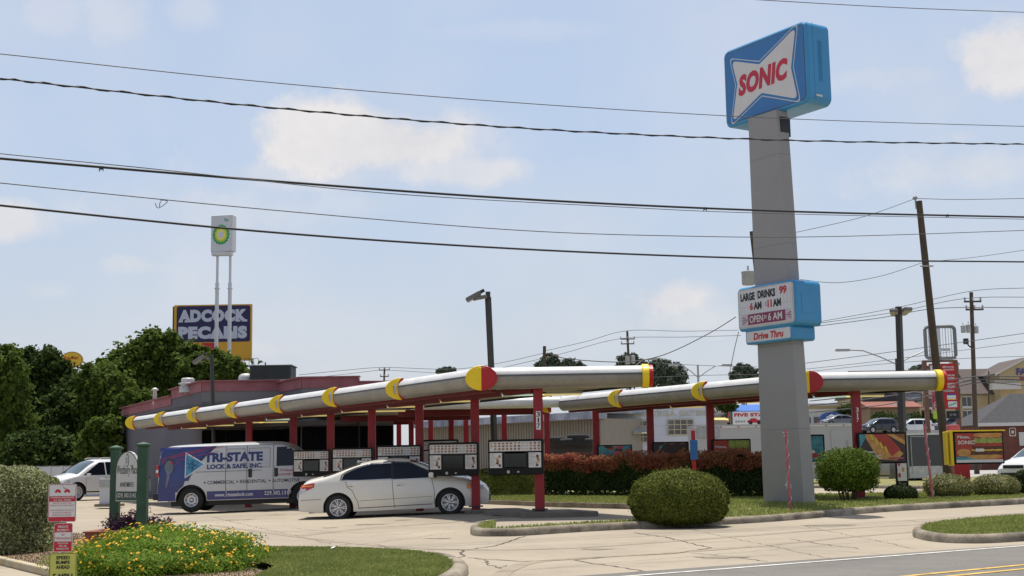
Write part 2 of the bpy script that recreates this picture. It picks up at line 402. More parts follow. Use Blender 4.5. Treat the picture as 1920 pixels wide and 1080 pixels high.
def curve_pts(pts, per=5):
    o = []
    for i in range(len(pts) - 1):
        p0, p1, p2, p3 = [Vector(pts[max(0, min(len(pts) - 1, j))]) for j in (i - 1, i, i + 1, i + 2)]
        for k in range(per):
            t = k / per; o.append(tuple(.5 * ((2 * p1) + (p2 - p0) * t + (2 * p0 - 5 * p1 + 4 * p2 - p3) * t * t + (3 * p1 - p0 - 3 * p2 + p3) * t ** 3)))
    o.append(tuple(pts[-1])); return o
# main island with the pylon
fr1 = curve_pts([g2(915, 988), g2(888, 992), g2(881, 999), g2(890, 1005), g2(930, 1006), g2(985, 1004.5), g2(1116, 996), g2(1266, 989), g2(1360, 984), g2(1460, 979), g2(1658, 967), g2(1856, 958.5), g2(1990, 951)])
bk1 = [g2(1990, 928, .1), g2(1860, 930, .1), g2(1600, 936, .1), g2(1480, 938, .1), g2(1380, 929, .1), g2(1200, 927, .1), g2(1000, 930, .1), g2(905, 934, .1), g2(903, 943, .15), g2(1030, 948, .15), g2(1188, 952, .15), g2(1225, 965, .15), g2(1195, 973, .14), g2(1130, 976, .14), g2(1000, 984, .14), g2(930, 989, .14)]
isl1 = island('grass_island', fr1, bk1)
# light edge stones behind the stalls
es = MB(); ep = [G(903, 943.5, .16), G(1030, 948.5, .16), G(1188, 952.5, .16)]
for a, b in zip(ep, ep[1:]):
    mid = (a + b) / 2; d = b - a; es.box((mid.x, mid.y, .19), (d.length, .14, .14), CONC2, rz=math.atan2(d.y, d.x))
es.build('stall_edge_kerb', kind='structure')
# near left island
fr2 = curve_pts([g2(470, 1112), g2(620, 1120), g2(800, 1118), g2(858, 1098), g2(879, 1078), g2(872, 1066), g2(840, 1054), g2(770, 1045), g2(640, 1040), g2(500, 1038.5)])
bk2 = [g2(485, 1045), g2(470, 1062), g2(520, 1078), g2(480, 1100)]
isl2 = island('lawn_corner', fr2, bk2, h=.12, kerb=.2)
# right island between drive and road
fr3 = curve_pts([g2(2040, 971), g2(1920, 976), g2(1810, 984), g2(1740, 992), g2(1713, 1000), g2(1716, 1009), g2(1760, 1017), g2(1840, 1019), g2(1920, 1015), g2(2040, 1008)])
isl3 = island('verge_island', fr3, [], h=.13, kerb=.16)
# island on the far side of the drive
fr4 = [g2(1500, 917, .1), g2(1600, 917.5, .1), g2(1760, 919, .1), g2(1990, 921, .1)]
isl4 = island('far_verge', fr4, [g2(1990, 898, .1), g2(1760, 899, .1), g2(1500, 901, .1)], h=.13)
sheet('gravel_lot', [g2(1300, 900, .12), g2(2100, 897, .12), (60, 75), (60, 140), (-5, 140), (-5, 60)], GRAVEL, .02)
sheet('far_lawn', [(-600, 140), (700, 140), (700, 2400), (-600, 2400)], FARG, .02)
sheet('wood_floor', [(-120, 76), (-19, 76), (-19, 140), (-120, 140)], mat('leaf_litter', (.06, .06, .03), .95, .3, 2), .02)
# mulch bed left with a yellow painted kerb
sheet('mulch_bed', [g2(-60, 1000), g2(155, 1003), g2(190, 1040), g2(330, 1062), g2(520, 1078), g2(470, 1120), g2(100, 1083), g2(-60, 1040)], STRAW, .03)
yk = MB(); a, b = G(-70, 1040), G(110, 1084)
mid = (a + b) / 2; d = b - a; yk.box((mid.x, mid.y, .05), (d.length, .13, .1), mat('worn_yellow_kerb', (.55, .42, .16), .8, .3, 6, col2=(.45, .42, .36)), rz=math.atan2(d.y, d.x), bev=.02)
yk.build('yellow_kerb', kind='structure')
# cracks
def crack(pts, wd=.03, seed=0):
    wd *= .75
    rn = random.Random(seed); p = [Vector(g2(*q)) for q in pts]; L = []
    for i in range(len(p) - 1):
        nsub = max(3, int((p[i + 1] - p[i]).length / .16)); d = (p[i + 1] - p[i]).normalized(); q = Vector((-d.y, d.x))
        for k in range(nsub): L.append(p[i].lerp(p[i + 1], k / nsub) + q * rn.uniform(-.035, .035))
    L.append(p[-1]); b = MB()
    for i in range(len(L) - 1):
        d = (L[i + 1] - L[i]).normalized(); q = Vector((-d.y, d.x)); w0 = wd * rn.uniform(.5, 1.3) / 2; w1 = wd * rn.uniform(.5, 1.3) / 2
        z0 = gh(*L[i]) + .005; z1 = gh(*L[i + 1]) + .005
        b.quad((*(L[i] - q * w0), z0), (*(L[i] + q * w0), z0), (*(L[i + 1] + q * w1), z1), (*(L[i + 1] - q * w1), z1), CRACK)
    b.build('pavement_crack', kind='structure')
for i, (c, wd) in enumerate([
    ([(982, 1006), (935, 1022), (880, 1031), (740, 1032), (655, 1036)], .05), ([(868, 1032), (864, 1039), (872, 1044), (843, 1049)], .05), ([(872, 1046), (930, 1050), (975, 1053), (1075, 1050), (1160, 1044), (1266, 1038), (1330, 1028)], .045),
    ([(1190, 999), (1250, 1008), (1300, 1020), (1334, 1028)], .04), ([(1330, 1028), (1460, 1025)], .025), ([(1296, 1037), (1440, 1053)], .03), ([(1075, 1051), (1150, 1062), (1205, 1071)], .035), ([(1160, 1078), (1205, 1071), (1240, 1073)], .035),
    ([(910, 1051), (918, 1060), (940, 1066)], .03), ([(935, 1065), (950, 1060)], .02), ([(575, 1033), (640, 1022), (660, 1020)], .03), ([(702, 1020), (745, 1032)], .025), ([(660, 995), (740, 990), (800, 987)], .02), ([(690, 1006), (760, 1001), (800, 996)], .02),
    ([(930, 1072), (1100, 1062), (1280, 1052), (1460, 1040)], .015), ([(980, 1024), (1130, 1021), (1260, 1012)], .012), ([(1300, 1018), (1400, 1014), (1470, 1010)], .018), ([(1480, 1011), (1560, 1023), (1610, 1029)], .03), ([(1695, 976), (1770, 981)], .02), ([(1640, 995), (1720, 1000)], .02),
    ([(545, 990), (620, 998), (740, 1000)], .02), ([(480, 1010), (640, 1018)], .012), ([(1660, 1040), (1560, 1033), (1470, 1030)], .012)]): crack(c, wd, i)
# tyre tracks worn into the drive
TRK = mat('tyre_track', (.285, .24, .178), .85, .1, 1, stain=.15, sscale=3)
for tr_ in ([(1900, 975), (1600, 990), (1300, 1012), (1000, 1030), (700, 1022), (400, 985)], [(1900, 985), (1640, 1003), (1350, 1030), (1040, 1050), (960, 1066), (930, 1090)], [(560, 1005), (700, 990), (860, 982), (1010, 972)], [(250, 985), (420, 975), (640, 972)], [(1900, 922), (1700, 925), (1540, 926), (1380, 925)]):
    pp = curve_pts([g2(*q_) for q_ in tr_], 10); b_ = MB()
    for i in range(len(pp) - 1):
        p_, q_ = Vector(pp[i]), Vector(pp[i + 1]); d_ = (q_ - p_).normalized(); e_ = Vector((-d_.y, d_.x)) * .11
        b_.quad((*(p_ - e_), gh(*p_) + .0035), (*(p_ + e_), gh(*p_) + .0035), (*(q_ + e_), gh(*q_) + .0035), (*(q_ - e_), gh(*q_) + .0035), TRK)
    b_.build('tyre_track', kind='structure')
# oil spots in the stalls
OIL = mat('oil_stain', (.255, .215, .16), .8, .15, 6, stain=.25, sscale=5)
rn = random.Random(77)
for (u, v, s_) in ((700, 985, .45), (760, 979, .3), (620, 990, .25), (450, 975, .4), (520, 968, .3), (940, 975, .3), (300, 990, .5), (1560, 985, .5), (1350, 1045, .4), (1120, 1030, .3), (820, 1010, .25), (1050, 962, .35)):
    c = G(u, v); n_ = 18; s_ *= .7; k_ = [rn.uniform(.45, 1.15) for _ in range(n_)]
    MB().poly([(c.x + s_ * 1.5 * k_[i] * math.cos(i * 6.283 / n_), c.y + s_ * k_[i] * math.sin(i * 6.283 / n_), gh(c.x, c.y) + .006) for i in range(n_)], OIL).build('oil_stain', kind='structure')
# slab joints
for a_, b_ in (((420, 1000), (1000, 985)), ((560, 1036), (905, 992)), ((1000, 1068), (1750, 1006)), ((1290, 992), (1560, 1048)), ((1500, 985), (1720, 1030)), ((150, 985), (640, 1000)), ((330, 955), (620, 1020))):
    crack([a_, b_], .016, 5)
# grass blades
BLADE = mat('grass_blades', (.15, .225, .045), .8, .2, 1.2, col2=(.39, .40, .14), island=.55, trans=.35, spec=.1)
def inside(pts, X, Y):
    r_ = np.zeros(len(X), bool); n = len(pts)
    for i in range(n):
        x0, y0 = pts[i]; x1, y1 = pts[(i + 1) % n]
        c = ((y0 > Y) != (y1 > Y)); r_ ^= c & (X < (x1 - x0) * (Y - y0) / ((y1 - y0) if y1 != y0 else 1e-9) + x0)
    return r_
def grass(pts, n, h, zoff, label, seed, wdt=.012, name='grass', m=BLADE):
    rng = np.random.default_rng(seed); a = np.array(pts); lo = a.min(0); hi = a.max(0)
    X = rng.uniform(lo[0], hi[0], n * 3); Y = rng.uniform(lo[1], min(hi[1], 46), n * 3); k = inside(pts, X, Y); X = X[k][:n]; Y = Y[k][:n]
    Z = np.array([gh(x, y) for x, y in zip(X, Y)]) + zoff
    hh = h * rng.uniform(.4, 1.3, len(X)); t = rng.uniform(0, 6.28, len(X)); dx = np.cos(t) * wdt; dy = np.sin(t) * wdt; lx = rng.normal(0, .4, len(X)) * hh; ly = rng.normal(0, .4, len(X)) * hh
    V = np.empty((len(X), 4, 3)); V[:, 0] = np.stack([X - dx, Y - dy, Z], 1); V[:, 1] = np.stack([X + dx, Y + dy, Z], 1)
    V[:, 2] = np.stack([X + dx * .3 + lx, Y + dy * .3 + ly, Z + hh], 1); V[:, 3] = np.stack([X - dx * .3 + lx, Y - dy * .3 + ly, Z + hh], 1)
    o = np_mesh(name, V.reshape(-1, 3), len(X), m); o['kind'] = 'stuff'; o['label'] = label; o['category'] = 'grass'
grass(isl1, 60000, .045, .12, 'short mown grass on the long island under the tall sign', 1, .014)
grass(isl2, 60000, .035, .10, 'sunlit mown grass on the near kerbed corner', 2)
grass(isl3, 18000, .045, .11, 'grass inside the kerbed verge beside the road', 3)
grass([g2(-60, 1000), g2(155, 1003), g2(190, 1040), g2(330, 1062), g2(520, 1078), g2(470, 1120), g2(100, 1083), g2(-60, 1040)], 26000, .03, .02, 'loose pine straw and twigs covering the mulch bed by the hedge', 4, .01, 'pine_straw', mat('straw_bits', (.22, .14, .08), .9, .3, 4, col2=(.45, .34, .22), island=.7))
# low post pads
PADC = mat('pad_concrete', (.17, .15, .125), .85, .25, 2, bump=.3)
# ================================================================ drive-in canopies
ROWT = math.atan(1510 / 2500.0)      # rows run back to the left
RD = Vector((-math.sin(ROWT), math.cos(ROWT), 0))
LAMPY = mat('lit_tube_warm', (.9, .74, .30), .5, .02, 3, emit=.35)
LAMPG = mat('lit_tube_pale', (.70, .95, .80), .5, .02, 3, emit=.35)
SEAM = mat('seam_shadow_grey', (.12, .12, .12), .6, .1, 5)
def canopy(label, corner, ztop, zbot, length, ncresc, step, depthx, posts, poff, group):
    """corner: front left corner of the roof; the row runs along RD, the front fascia along +X"""
    r_ = thing('drive_in_canopy', label, 'canopy', (corner[0], corner[1], 0), 0, group)
    hh = ztop - zbot; zc = (ztop + zbot) / 2; bul = .23
    end = RD * length
    s_ = MB()
    s_.prism([(0.02, 0.02), (depthx, 0.02), (depthx + end.x, end.y), (end.x + .02, end.y)], zbot + .06, ztop - .03, SOFF)
    s_.build('roof_slab', r_)
    # profile: bulge outwards
    prof = [(math.cos(t) * bul, math.sin(t) * hh / 2) for t in np.linspace(-math.pi / 2, math.pi / 2, 17)]
    def sweep(a, b, nrm, name):
        a = Vector(a); b = Vector(b); nrm = Vector(nrm); q = MB(); k = 8
        pr_ = [p for p in prof]
        pts = []
        for i in range(k + 1):
            p = a.lerp(b, i / k)
            for (o_, z_) in pr_: pts.append(p + nrm * o_ + Vector((0, 0, zc + z_)))
        n_ = len(pr_); fs_ = [(i * n_ + j, (i + 1) * n_ + j, (i + 1) * n_ + j + 1, i * n_ + j + 1) for i in range(k) for j in range(n_ - 1)]
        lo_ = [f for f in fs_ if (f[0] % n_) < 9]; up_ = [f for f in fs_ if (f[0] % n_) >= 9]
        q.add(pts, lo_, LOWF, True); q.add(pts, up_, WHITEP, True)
        z_ = .107 * hh; o_ = bul * math.sqrt(1 - (2 * z_ / hh) ** 2)
        # drip seam
        for dz, m_, e in ((0, SEAM, .012), (.022, SEAM, .004)):
            aa = a + nrm * (o_ + e); bb = b + nrm * (o_ + e)
            q.quad(aa + Vector((0, 0, zc + z_ + dz)), bb + Vector((0, 0, zc + z_ + dz)), bb + Vector((0, 0, zc + z_ + dz - .022)), aa + Vector((0, 0, zc + z_ + dz - .022)), m_)
        q.add([tuple(pts[j]) for j in range(n_)], [list(range(n_))], WHITEP); q.add([tuple(pts[k * n_ + j]) for j in range(n_)], [list(range(n_))], REDS)
        return q.build(name, r_)
    nl = Vector((-math.cos(ROWT), -math.sin(ROWT), 0))
    # the row side steps back at every plate: each piece is its own fascia
    L = step
    for i in range(ncresc):
        a = RD * (i * L); b = RD * min(length, (i + 1) * L)
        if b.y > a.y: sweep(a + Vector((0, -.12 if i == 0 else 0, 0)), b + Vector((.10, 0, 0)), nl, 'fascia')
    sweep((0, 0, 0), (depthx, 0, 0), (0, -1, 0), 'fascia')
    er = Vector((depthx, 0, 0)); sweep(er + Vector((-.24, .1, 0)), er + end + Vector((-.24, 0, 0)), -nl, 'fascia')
    def plate(o_, half, wdt=.40, front=True):
        q = MB(); M_ = frame((o_[0], o_[1], zc), (1, 0, 0))
        sgn = {'L': (90, 270), 'R': (-90, 90)}[half[0]]
        pts = ell(0, 0, wdt, hh / 2 + .035, 22, *sgn)
        m_ = YELP if half.endswith('y') else REDS
        q.prism(pts, -.03, .05, m_, M_, bev=.012)
        ins = ell(0, 0, wdt * .86, (hh / 2 + .03) * .86, 22, *sgn)
        q.prism(ins, .05, .064, m_, M_, bev=.008)
        if wdt > .4: q.prism([(a_ * .36 + .05, b_ * .975) for a_, b_ in pts], .052, .085, REDS, M_)
        return q.build('end_plate', r_)
    for i in range(1, ncresc):
        p = RD * (i * L) + Vector((.0, -.02, 0)); plate(p, 'Ly', .42)
    p = Vector((-.0, -.27, 0)); plate((p.x - .0, p.y), 'Ly', .37); plate((p.x + .0, p.y), 'Rr', .37)
    # right end: discs seen edge on
    q = MB(); M_ = frame((depthx + .0, -.02, zc), (0, -1, 0))
    q.prism(ell(0, 0, .36, hh / 2 + .03, 30), -.02, .13, YELP, M_, bev=.01); q.prism(ell(0, 0, .33, hh / 2 + .01, 30), -.12, -.02, REDS, M_, bev=.01)
    q.build('end_plate', r_)
    # red beams
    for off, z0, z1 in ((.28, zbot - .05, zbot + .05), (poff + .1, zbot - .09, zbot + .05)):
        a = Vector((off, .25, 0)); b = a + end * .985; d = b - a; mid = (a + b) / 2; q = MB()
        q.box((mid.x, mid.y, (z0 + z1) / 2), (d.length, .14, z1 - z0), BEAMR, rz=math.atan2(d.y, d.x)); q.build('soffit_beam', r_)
    for (px_, py_, pw) in posts:
        q = MB(); g_ = gh(corner[0] + px_, corner[1] + py_)
        q.box((px_, py_, (zbot + .05 + g_) / 2), (pw, pw, zbot + .05 - g_), REDP, bev=.012, seg=1)
        q.box((px_, py_, g_ + .02 + .14), (pw + .14, pw + .14, .03), DARKM)
        q.build('column', r_)
    for i in range(int(length / 3.2)):
        for k in range(1 if i % 3 else 2):
            q = MB(); c = RD * (i * 3.2 + 1.6) + Vector((1.5 + k * .9, 0, 0))
            q.box((c.x + .3, c.y, zbot - .03), (1.1, .09, .05), GREYM)
            q.tube([(c.x - .22, c.y - .05, zbot - .075), (c.x + .82, c.y - .05, zbot - .075)], .026, LAMPY if (i + k) % 5 else LAMPG, 6)
            q.build('light_fitting', r_)
    return r_
def rowpost(x1, x2, Z1):
    pass
ZA = 31.2; cA = P(903, 690, ZA); cAb = P(903, 730.5, ZA)
XA0 = 1560 / 2500 * 31.5                                       # the post row's offset
def rowpts(xs, X0):
    o = []
    for x in xs:
        Z = X0 * 2500 / (x + 550); o.append((P(x, 830, Z).x, Z))
    return o
A_posts = rowpts([1010, 891, 786.5, 697.5, 620, 550, 467], XA0)
GRPC = 'stepped drive-in canopies over the parking stalls'
lenA = (1440 / (253 + 545) - 1) * ZA / math.cos(ROWT)
canA = canopy('nearer drive-in canopy with seven yellow crescents, stretching back over the van and sedan', (cA.x, cA.y), cA.z, cAb.z, lenA, 8, lenA / 6.98, P(1213, 700, ZA).x - cA.x,
              [(x - cA.x, z - cA.y, .215 if i else .225) for i, (x, z) in enumerate(A_posts)], 1.1, GRPC)
ZB = 35.5; cB = P(1512, 699, ZB); cBb = P(1512, 735, ZB); XB0 = 31.0
B_posts = rowpts([1608, 1465, 1333, 1220, 1118, 1026, 946, 874, 808, 748], XB0)
lenB = (2062 / 1600 - 1) * ZB / math.cos(ROWT)
canB = canopy('farther drive-in canopy running behind the tall grey sign pylon', (cB.x, cB.y), cB.z, cBb.z, lenB, 4, 3.62 / math.cos(ROWT), P(1760, 700, ZB).x - cB.x,
              [(x - cB.x, z - cB.y, .225) for i, (x, z) in enumerate(B_posts[:5])], 1.1, GRPC)
# canopy along the rear of the lot joining both rows
ZC = 45.8; c0 = P(1049, 744, ZC); c1 = P(1049, 764, ZC); c2 = P(770, 757, ZC)
rr_ = thing('drive_in_canopy', 'low rear canopy linking the two rows of stalls, seen between red posts', 'canopy', (c0.x, c0.y, 0), 0, GRPC)
q = MB(); wX = c2.x - c0.x; q.prism([(0, .05), (0 + RD.x * 17, RD.y * 17), (wX + RD.x * 17, RD.y * 17), (wX, .05)], c1.z + .05, c0.z - .04, SOFF); q.build('roof_slab', rr_)
q = MB(); zc = (c0.z + c1.z) / 2; hh = c0.z - c1.z
q.grid(lambda a, b: (wX * a, -.22 * math.cos((b - .5) * math.pi), zc + math.sin((b - .5) * math.pi) * hh / 2), 6, 14, WHITEP); q.build('fascia', rr_)
for k in range(3):
    q = MB(); q.box((wX / 2 + RD.x * (1 + k * 5), 1 + k * 4.5, c1.z - .08), (abs(wX), .14, .22), BEAMR); q.build('soffit_beam', rr_)
for (x, z) in B_posts[5:] + [(P(846, 800, 52).x, 52), (P(771, 800, 55).x, 55)]:
    q = MB(); q.box((x - c0.x, z - c0.y, c1.z / 2 + .03), (.2, .2, c1.z), REDP); q.build('column', rr_)
# number plates 317 on the two front posts
WPLATE = mat('plaque_white', (.75, .75, .72), .5, .05, 8); TXTB = mat('letter_black', (.01, .01, .012), .5, .1, 8)
for (x, z), lab in ((A_posts[0], 'white house number 317 on the front red post beside the nearest menu board'), (B_posts[0], 'white house number 317 on the front post of the farther canopy')):
    t_ = thing('number_plaque', lab, 'house number', (x, z - .125, 2.10 if x < 3 else 2.25), 0, 'house number plaques')
    q = MB()
    if x < 3: q.box((-.0, 0, .215), (.105, .012, .43), WPLATE); q.build('plate', t_)
    q = MB()
    for i, c in enumerate('317'): q.text(c, -.038 + (.022 if c == '1' else 0), .30 - .135 * i, .032 if c == '1' else .076, .115, TXTB if x < 3 else WPLATE, frame((0, -.008, 0), (1, 0, 0)), bold=.02)
    q.build('digits', t_)
# kerbed pads under the posts
for i, (x0, y0, x1, y1, Zf) in enumerate(((985, 957, 1123, 958, 30.9), (872, 953, 995, 952, 33.3))):
    a = P(x0, y0, Zf); b = P(x1, y0, Zf); g0 = gh(a.x, Zf)
    q = MB(); q.prism([(a.x, Zf), (b.x, Zf + .25), (b.x - .6, Zf + 1.8), (a.x - 1.0, Zf + 1.8)] if i == 0 else [(a.x, Zf), (b.x, Zf + .2), (b.x - .3, Zf + 1.6), (b.x - .9, Zf + 1.6), (a.x + .1, Zf + .55)], g0 - .05, .21 if i == 0 else .19, PADC, bev=.02)
    q.build('post_pad', kind='structure')
# ================================================================ vehicles
def interp(pts, x):
    if x <= pts[0][0]: return pts[0][1]
    for (x0, z0), (x1, z1) in zip(pts, pts[1:]):
        if x <= x1: return z0 + (z1 - z0) * (x - x0) / (x1 - x0)
    return pts[-1][1]
def smoothp(pts, k=2):
    for _ in range(k):
        o = [pts[0]]
        for a, b in zip(pts, pts[1:]): o += [(a[0] * .75 + b[0] * .25, a[1] * .75 + b[1] * .25), (a[0] * .25 + b[0] * .75, a[1] * .25 + b[1] * .75)]
        o.append(pts[-1]); pts = o
    return pts
class Car:
    """x forward, y left, z up; surface given by side profile, belt line and plan taper"""
    def __init__(s, L, W, top, belt, sill, wheels, R, Ra, tum=.30, taper=.10, tp=4, crown=.04, nose=.10, tail=.05, edge=.05, bulge=.03):
        s.L = L; s.W = W / 2; s.top = smoothp(top); s.belt = smoothp(belt); s.sill = sill; s.wh = wheels; s.R = R; s.Ra = Ra
        s.tum = tum; s.taper = taper; s.tp = tp; s.crown = crown; s.nose = nose; s.tail = tail; s.edge = edge; s.bulge = bulge
    def te(s, x): return interp(s.top, x) - s.edge
    def zb(s, x):
        z = s.sill
        for xw in s.wh:
            d = abs(x - xw)
            if d < s.Ra: z = max(z, s.R * .98 + math.sqrt(s.Ra ** 2 - d * d) )
        e = min(1, max(0, (abs(x) - s.L / 2 + .5) / .5)); z = max(z, s.sill + .06 * e)
        return min(z, s.te(x) - .02)
    def w(s, x, z):
        pl = s.W * (1 - s.taper * abs(x / (s.L / 2)) ** s.tp)
        b = interp(s.belt, x)
        if z <= b:
            t = (z - s.sill) / max(.1, b - s.sill); k = 1 - s.bulge * (2 * t - .95) ** 2 - .02 * max(0, t - .9)
            wv = pl * k
        else: wv = pl * (1 - s.bulge * 1.1025 - .002) - (z - b) * s.tum
        te = s.te(x); rr = .09
        if z > te - rr: q = (z - te + rr) / rr; wv -= .05 * (1 - math.sqrt(max(0, 1 - q * q))) if q < 1 else .05
        return max(.05, wv)
    def bx(s, x, z):
        h = s.L / 2; f = sst(h - .7, h, x); r_ = sst(-h + .7, -h, x)
        zc = .45
        return x - s.nose * f * min(1, abs(z - zc) / .4) ** 2 + s.tail * r_ * min(1, abs(z - zc) / .6) ** 2
    def side(s, x, z, sg=-1, off=0.0): return (s.bx(x, z), sg * (s.w(x, z) + off), z)
    def topp(s, x, t, off=0.0):
        te = s.te(x); tp_ = te + s.edge + s.crown; z = te + (tp_ - te) * (1 - abs(t) ** 2.2) ; d = .01
        sl = (interp(s.top, x + d) - interp(s.top, x - d)) / (2 * d); nl = math.sqrt(1 + sl * sl)
        return (s.bx(x, te) - sl / nl * off, t * s.w(x, te), z + off / nl)
    def body(s, name, paint, parent):
        q = MB(); h = s.L / 2
        xs = set(np.round(np.linspace(-h, h, 60), 4)); xs |= set(np.round(np.linspace(h - .35, h, 9), 4)) | set(np.round(np.linspace(-h, -h + .35, 9), 4))
        for xw in s.wh:
            for a in range(0, 181, 10): xs.add(round(xw + s.Ra * math.cos(math.radians(a)), 4))
            xs.add(round(xw + s.Ra + .004, 4)); xs.add(round(xw - s.Ra - .004, 4))
        xs = sorted(x for x in xs if -h <= x <= h); nS = 18; nT = 6
        def col(x):
            o = []; zb = s.zb(x); te = s.te(x)
            for j in range(nS + 1): z = zb + (te - zb) * (1 - (1 - j / nS) ** 1.35); o.append((z, None))
            p = [s.side(x, z, -1) for z, _ in o]
            p += [s.topp(x, -1 + 2 * k / (2 * nT)) for k in range(1, 2 * nT)]
            p += [s.side(x, z, 1) for z, _ in reversed(o)]
            return p
        cols = [col(x) for x in xs]; n = len(cols[0]); vs = [v for c in cols for v in c]
        q.add(vs, [(i * n + j, (i + 1) * n + j, (i + 1) * n + j + 1, i * n + j + 1) for i in range(len(xs) - 1) for j in range(n - 1)], paint, True)
        q.add(cols[0], [list(range(n))[::-1]], paint, False); q.add(cols[-1], [list(range(n))], paint, False)
        # inner wheel wells and floor
        zt_ = s.R * .98 + s.Ra + .05; q.box((0, 0, (s.sill + zt_) / 2), (s.L * .90, 2 * s.W - .50, zt_ - s.sill), BLACK)
        return q.build(name, parent)
    def patch(s, x0, x1, lo, hi, m, q, sg=-1, off=.004, nx=24, nz=8):
        def fn(a, b):
            x = x0 + (x1 - x0) * a; l = lo(x) if callable(lo) else lo; u = hi(x) if callable(hi) else hi
            return s.side(x, l + (u - l) * b, sg, off)
        q.grid(fn, nx, nz, m)
    def toppatch(s, x0, x1, t0, t1, m, q, off=.006, nx=10, nt=10):
        q.grid(lambda a, b: s.topp(x0 + (x1 - x0) * a, t0 + (t1 - t0) * b, off), nx, nt, m)
    def line(s, pts, wd, m, q, sg=-1, off=.005):
        for (x0, z0), (x1, z1) in zip(pts, pts[1:]):
            n = max(1, int(math.hypot(x1 - x0, z1 - z0) / .08)); d = Vector((x1 - x0, z1 - z0)).normalized(); e = Vector((-d.y, d.x)) * wd / 2
            for k in range(n):
                a = Vector((x0, z0)).lerp(Vector((x1, z1)), k / n); b = Vector((x0, z0)).lerp(Vector((x1, z1)), (k + 1) / n)
                q.quad(s.side(*(a - e), sg, off), s.side(*(b - e), sg, off), s.side(*(b + e), sg, off), s.side(*(a + e), sg, off), m)
def strip_text(car, q, body, x0, z0, w, h, m, bold=0, shear=0, space=1.0, off=.006):
    vs, fs = textmesh(body, w, h, bold, shear, space)
    q.add([car.side(x0 + a, z0 + b, -1, off) for a, b in vs], fs, m)
def wheel(parent, x, y, R, wdt=.21, spokes=7, rimr=.66, style='twin'):
    s_ = -1 if y < 0 else 1
    M_ = T(x, y, R) @ Matrix.Rotation(math.pi / 2 * (1 if s_ < 0 else -1), 4, 'X')     # +z points outwards
    q = MB(); q.lathe([(.0, -.05), (rimr * R * .8, -.05), (rimr * R * .8, -.08)], 20, DARKM, M_); hub = q.build('wheel', parent)
    q = MB(); r1 = rimr * R
    q.lathe([(r1, -wdt / 2), (R * .93, -wdt / 2), (R * .99, -wdt / 2 + .03), (R, -wdt / 4), (R, wdt / 4), (R * .99, wdt / 2 - .03), (R * .93, wdt / 2), (R * .80, wdt / 2 + .004), (r1, wdt / 2 - .012)], 36, RUBBER, M_)
    q.build('tyre', hub)
    q = MB()
    q.lathe([(r1 * 1.01, wdt / 2 - .006), (r1 * .96, wdt / 2 + .002), (r1 * .90, wdt / 2 - .01), (r1 * .88, -.02), (r1 * .3, -.03)], 36, CHROME if style != 'twin' else CHROME, M_)
    q.lathe([(0, wdt / 2 - .01), (r1 * .17, wdt / 2 - .012), (r1 * .24, wdt / 2 - .05), (r1 * .24, -.02)], 18, CHROME, M_)
    if style == 'steel':
        q.lathe([(r1 * .22, .03), (r1 * .5, wdt / 2 - .02), (r1 * .62, wdt / 2 - .03), (r1 * .88, .01)], 36, CHROME, M_)
        for k in range(8):
            t = 2 * math.pi * k / 8; q.lathe([(0, .004), (r1 * .075, 0)], 8, BLACK, M_ @ T(r1 * .74 * math.cos(t), r1 * .74 * math.sin(t), wdt / 2 - .028))
            q.lathe([(0, .03), (r1 * .04, .02), (r1 * .04, 0)], 6, GREYM, M_ @ T(r1 * .32 * math.cos(t), r1 * .32 * math.sin(t), wdt / 2 - .035))
    else:
        for k in range(spokes):
            for dt in ((-.13, .13) if style == 'twin' else (0,)):
                t = 2 * math.pi * k / spokes + dt
                q.box((r1 * .55, 0, wdt / 2 - .022), (r1 * .78, r1 * (.105 if style == 'twin' else .2), .02), CHROME, M_ @ RZ(t) , bev=.004, seg=1)
        for k in range(5):
            t = 2 * math.pi * k / 5; q.lathe([(0, .012), (.012, .01), (.012, 0)], 6, DARKM, M_ @ T(r1 * .2 * math.cos(t + .4), r1 * .2 * math.sin(t + .4), wdt / 2 - .02))
    q.build('rim', hub); return hub
PEARL = mat('pearl_white_paint', (.70, .675, .61), .28, .03, 2, spec=.5, coat=.6)
WHITEC = mat('white_car_paint', (.70, .71, .72), .25, .02, 2, coat=.6)
SEAMC = mat('panel_gap', (.10, .095, .09), .6, .1, 8)
TAILR = mat('tail_lamp_red', (.45, .02, .02), .15, .1, 8, coat=.6)
AMBER = mat('amber_lens', (.75, .25, .05), .2, .1, 8, coat=.6)
LENS = mat('clear_lens', (.55, .57, .6), .08, .15, 10, coat=.8)
TINT = mat('tinted_glass', (.006, .008, .016), .06, .1, 2, spec=.32)
def mkcar(name, label, loc, rz, car, paint, group=None, windows=(), shield=None, rear=None, style='twin', spokes=5, details=None, both=True, wdt=.21, wy=None, rimr=.66, cat='car', tilt=0):
    r_ = thing(name, label, cat, loc, rz, group)
    if tilt: r_.rotation_euler = (0, -tilt, rz)
    car.body('body', paint, r_)
    for sg in ((-1, 1) if both else (-1,)):
        for (x0, x1, lo, hi) in windows:
            q = MB(); car.patch(x0, x1, lo, hi, TINT, q, sg); q.build('side_window', r_)
    if shield: q = MB(); car.toppatch(*shield, -.9, .9, WINDG, q); q.build('windshield', r_)
    if rear: q = MB(); car.toppatch(*rear, -.86, .86, GLASS, q); q.build('rear_window', r_)
    for xw in car.wh:
        for sg in (-1, 1): wheel(r_, xw, sg * (car.W - (wy or wdt / 2 + .02)), car.R, wdt, spokes, rimr, style)
    if details: details(car, r_)
    return r_
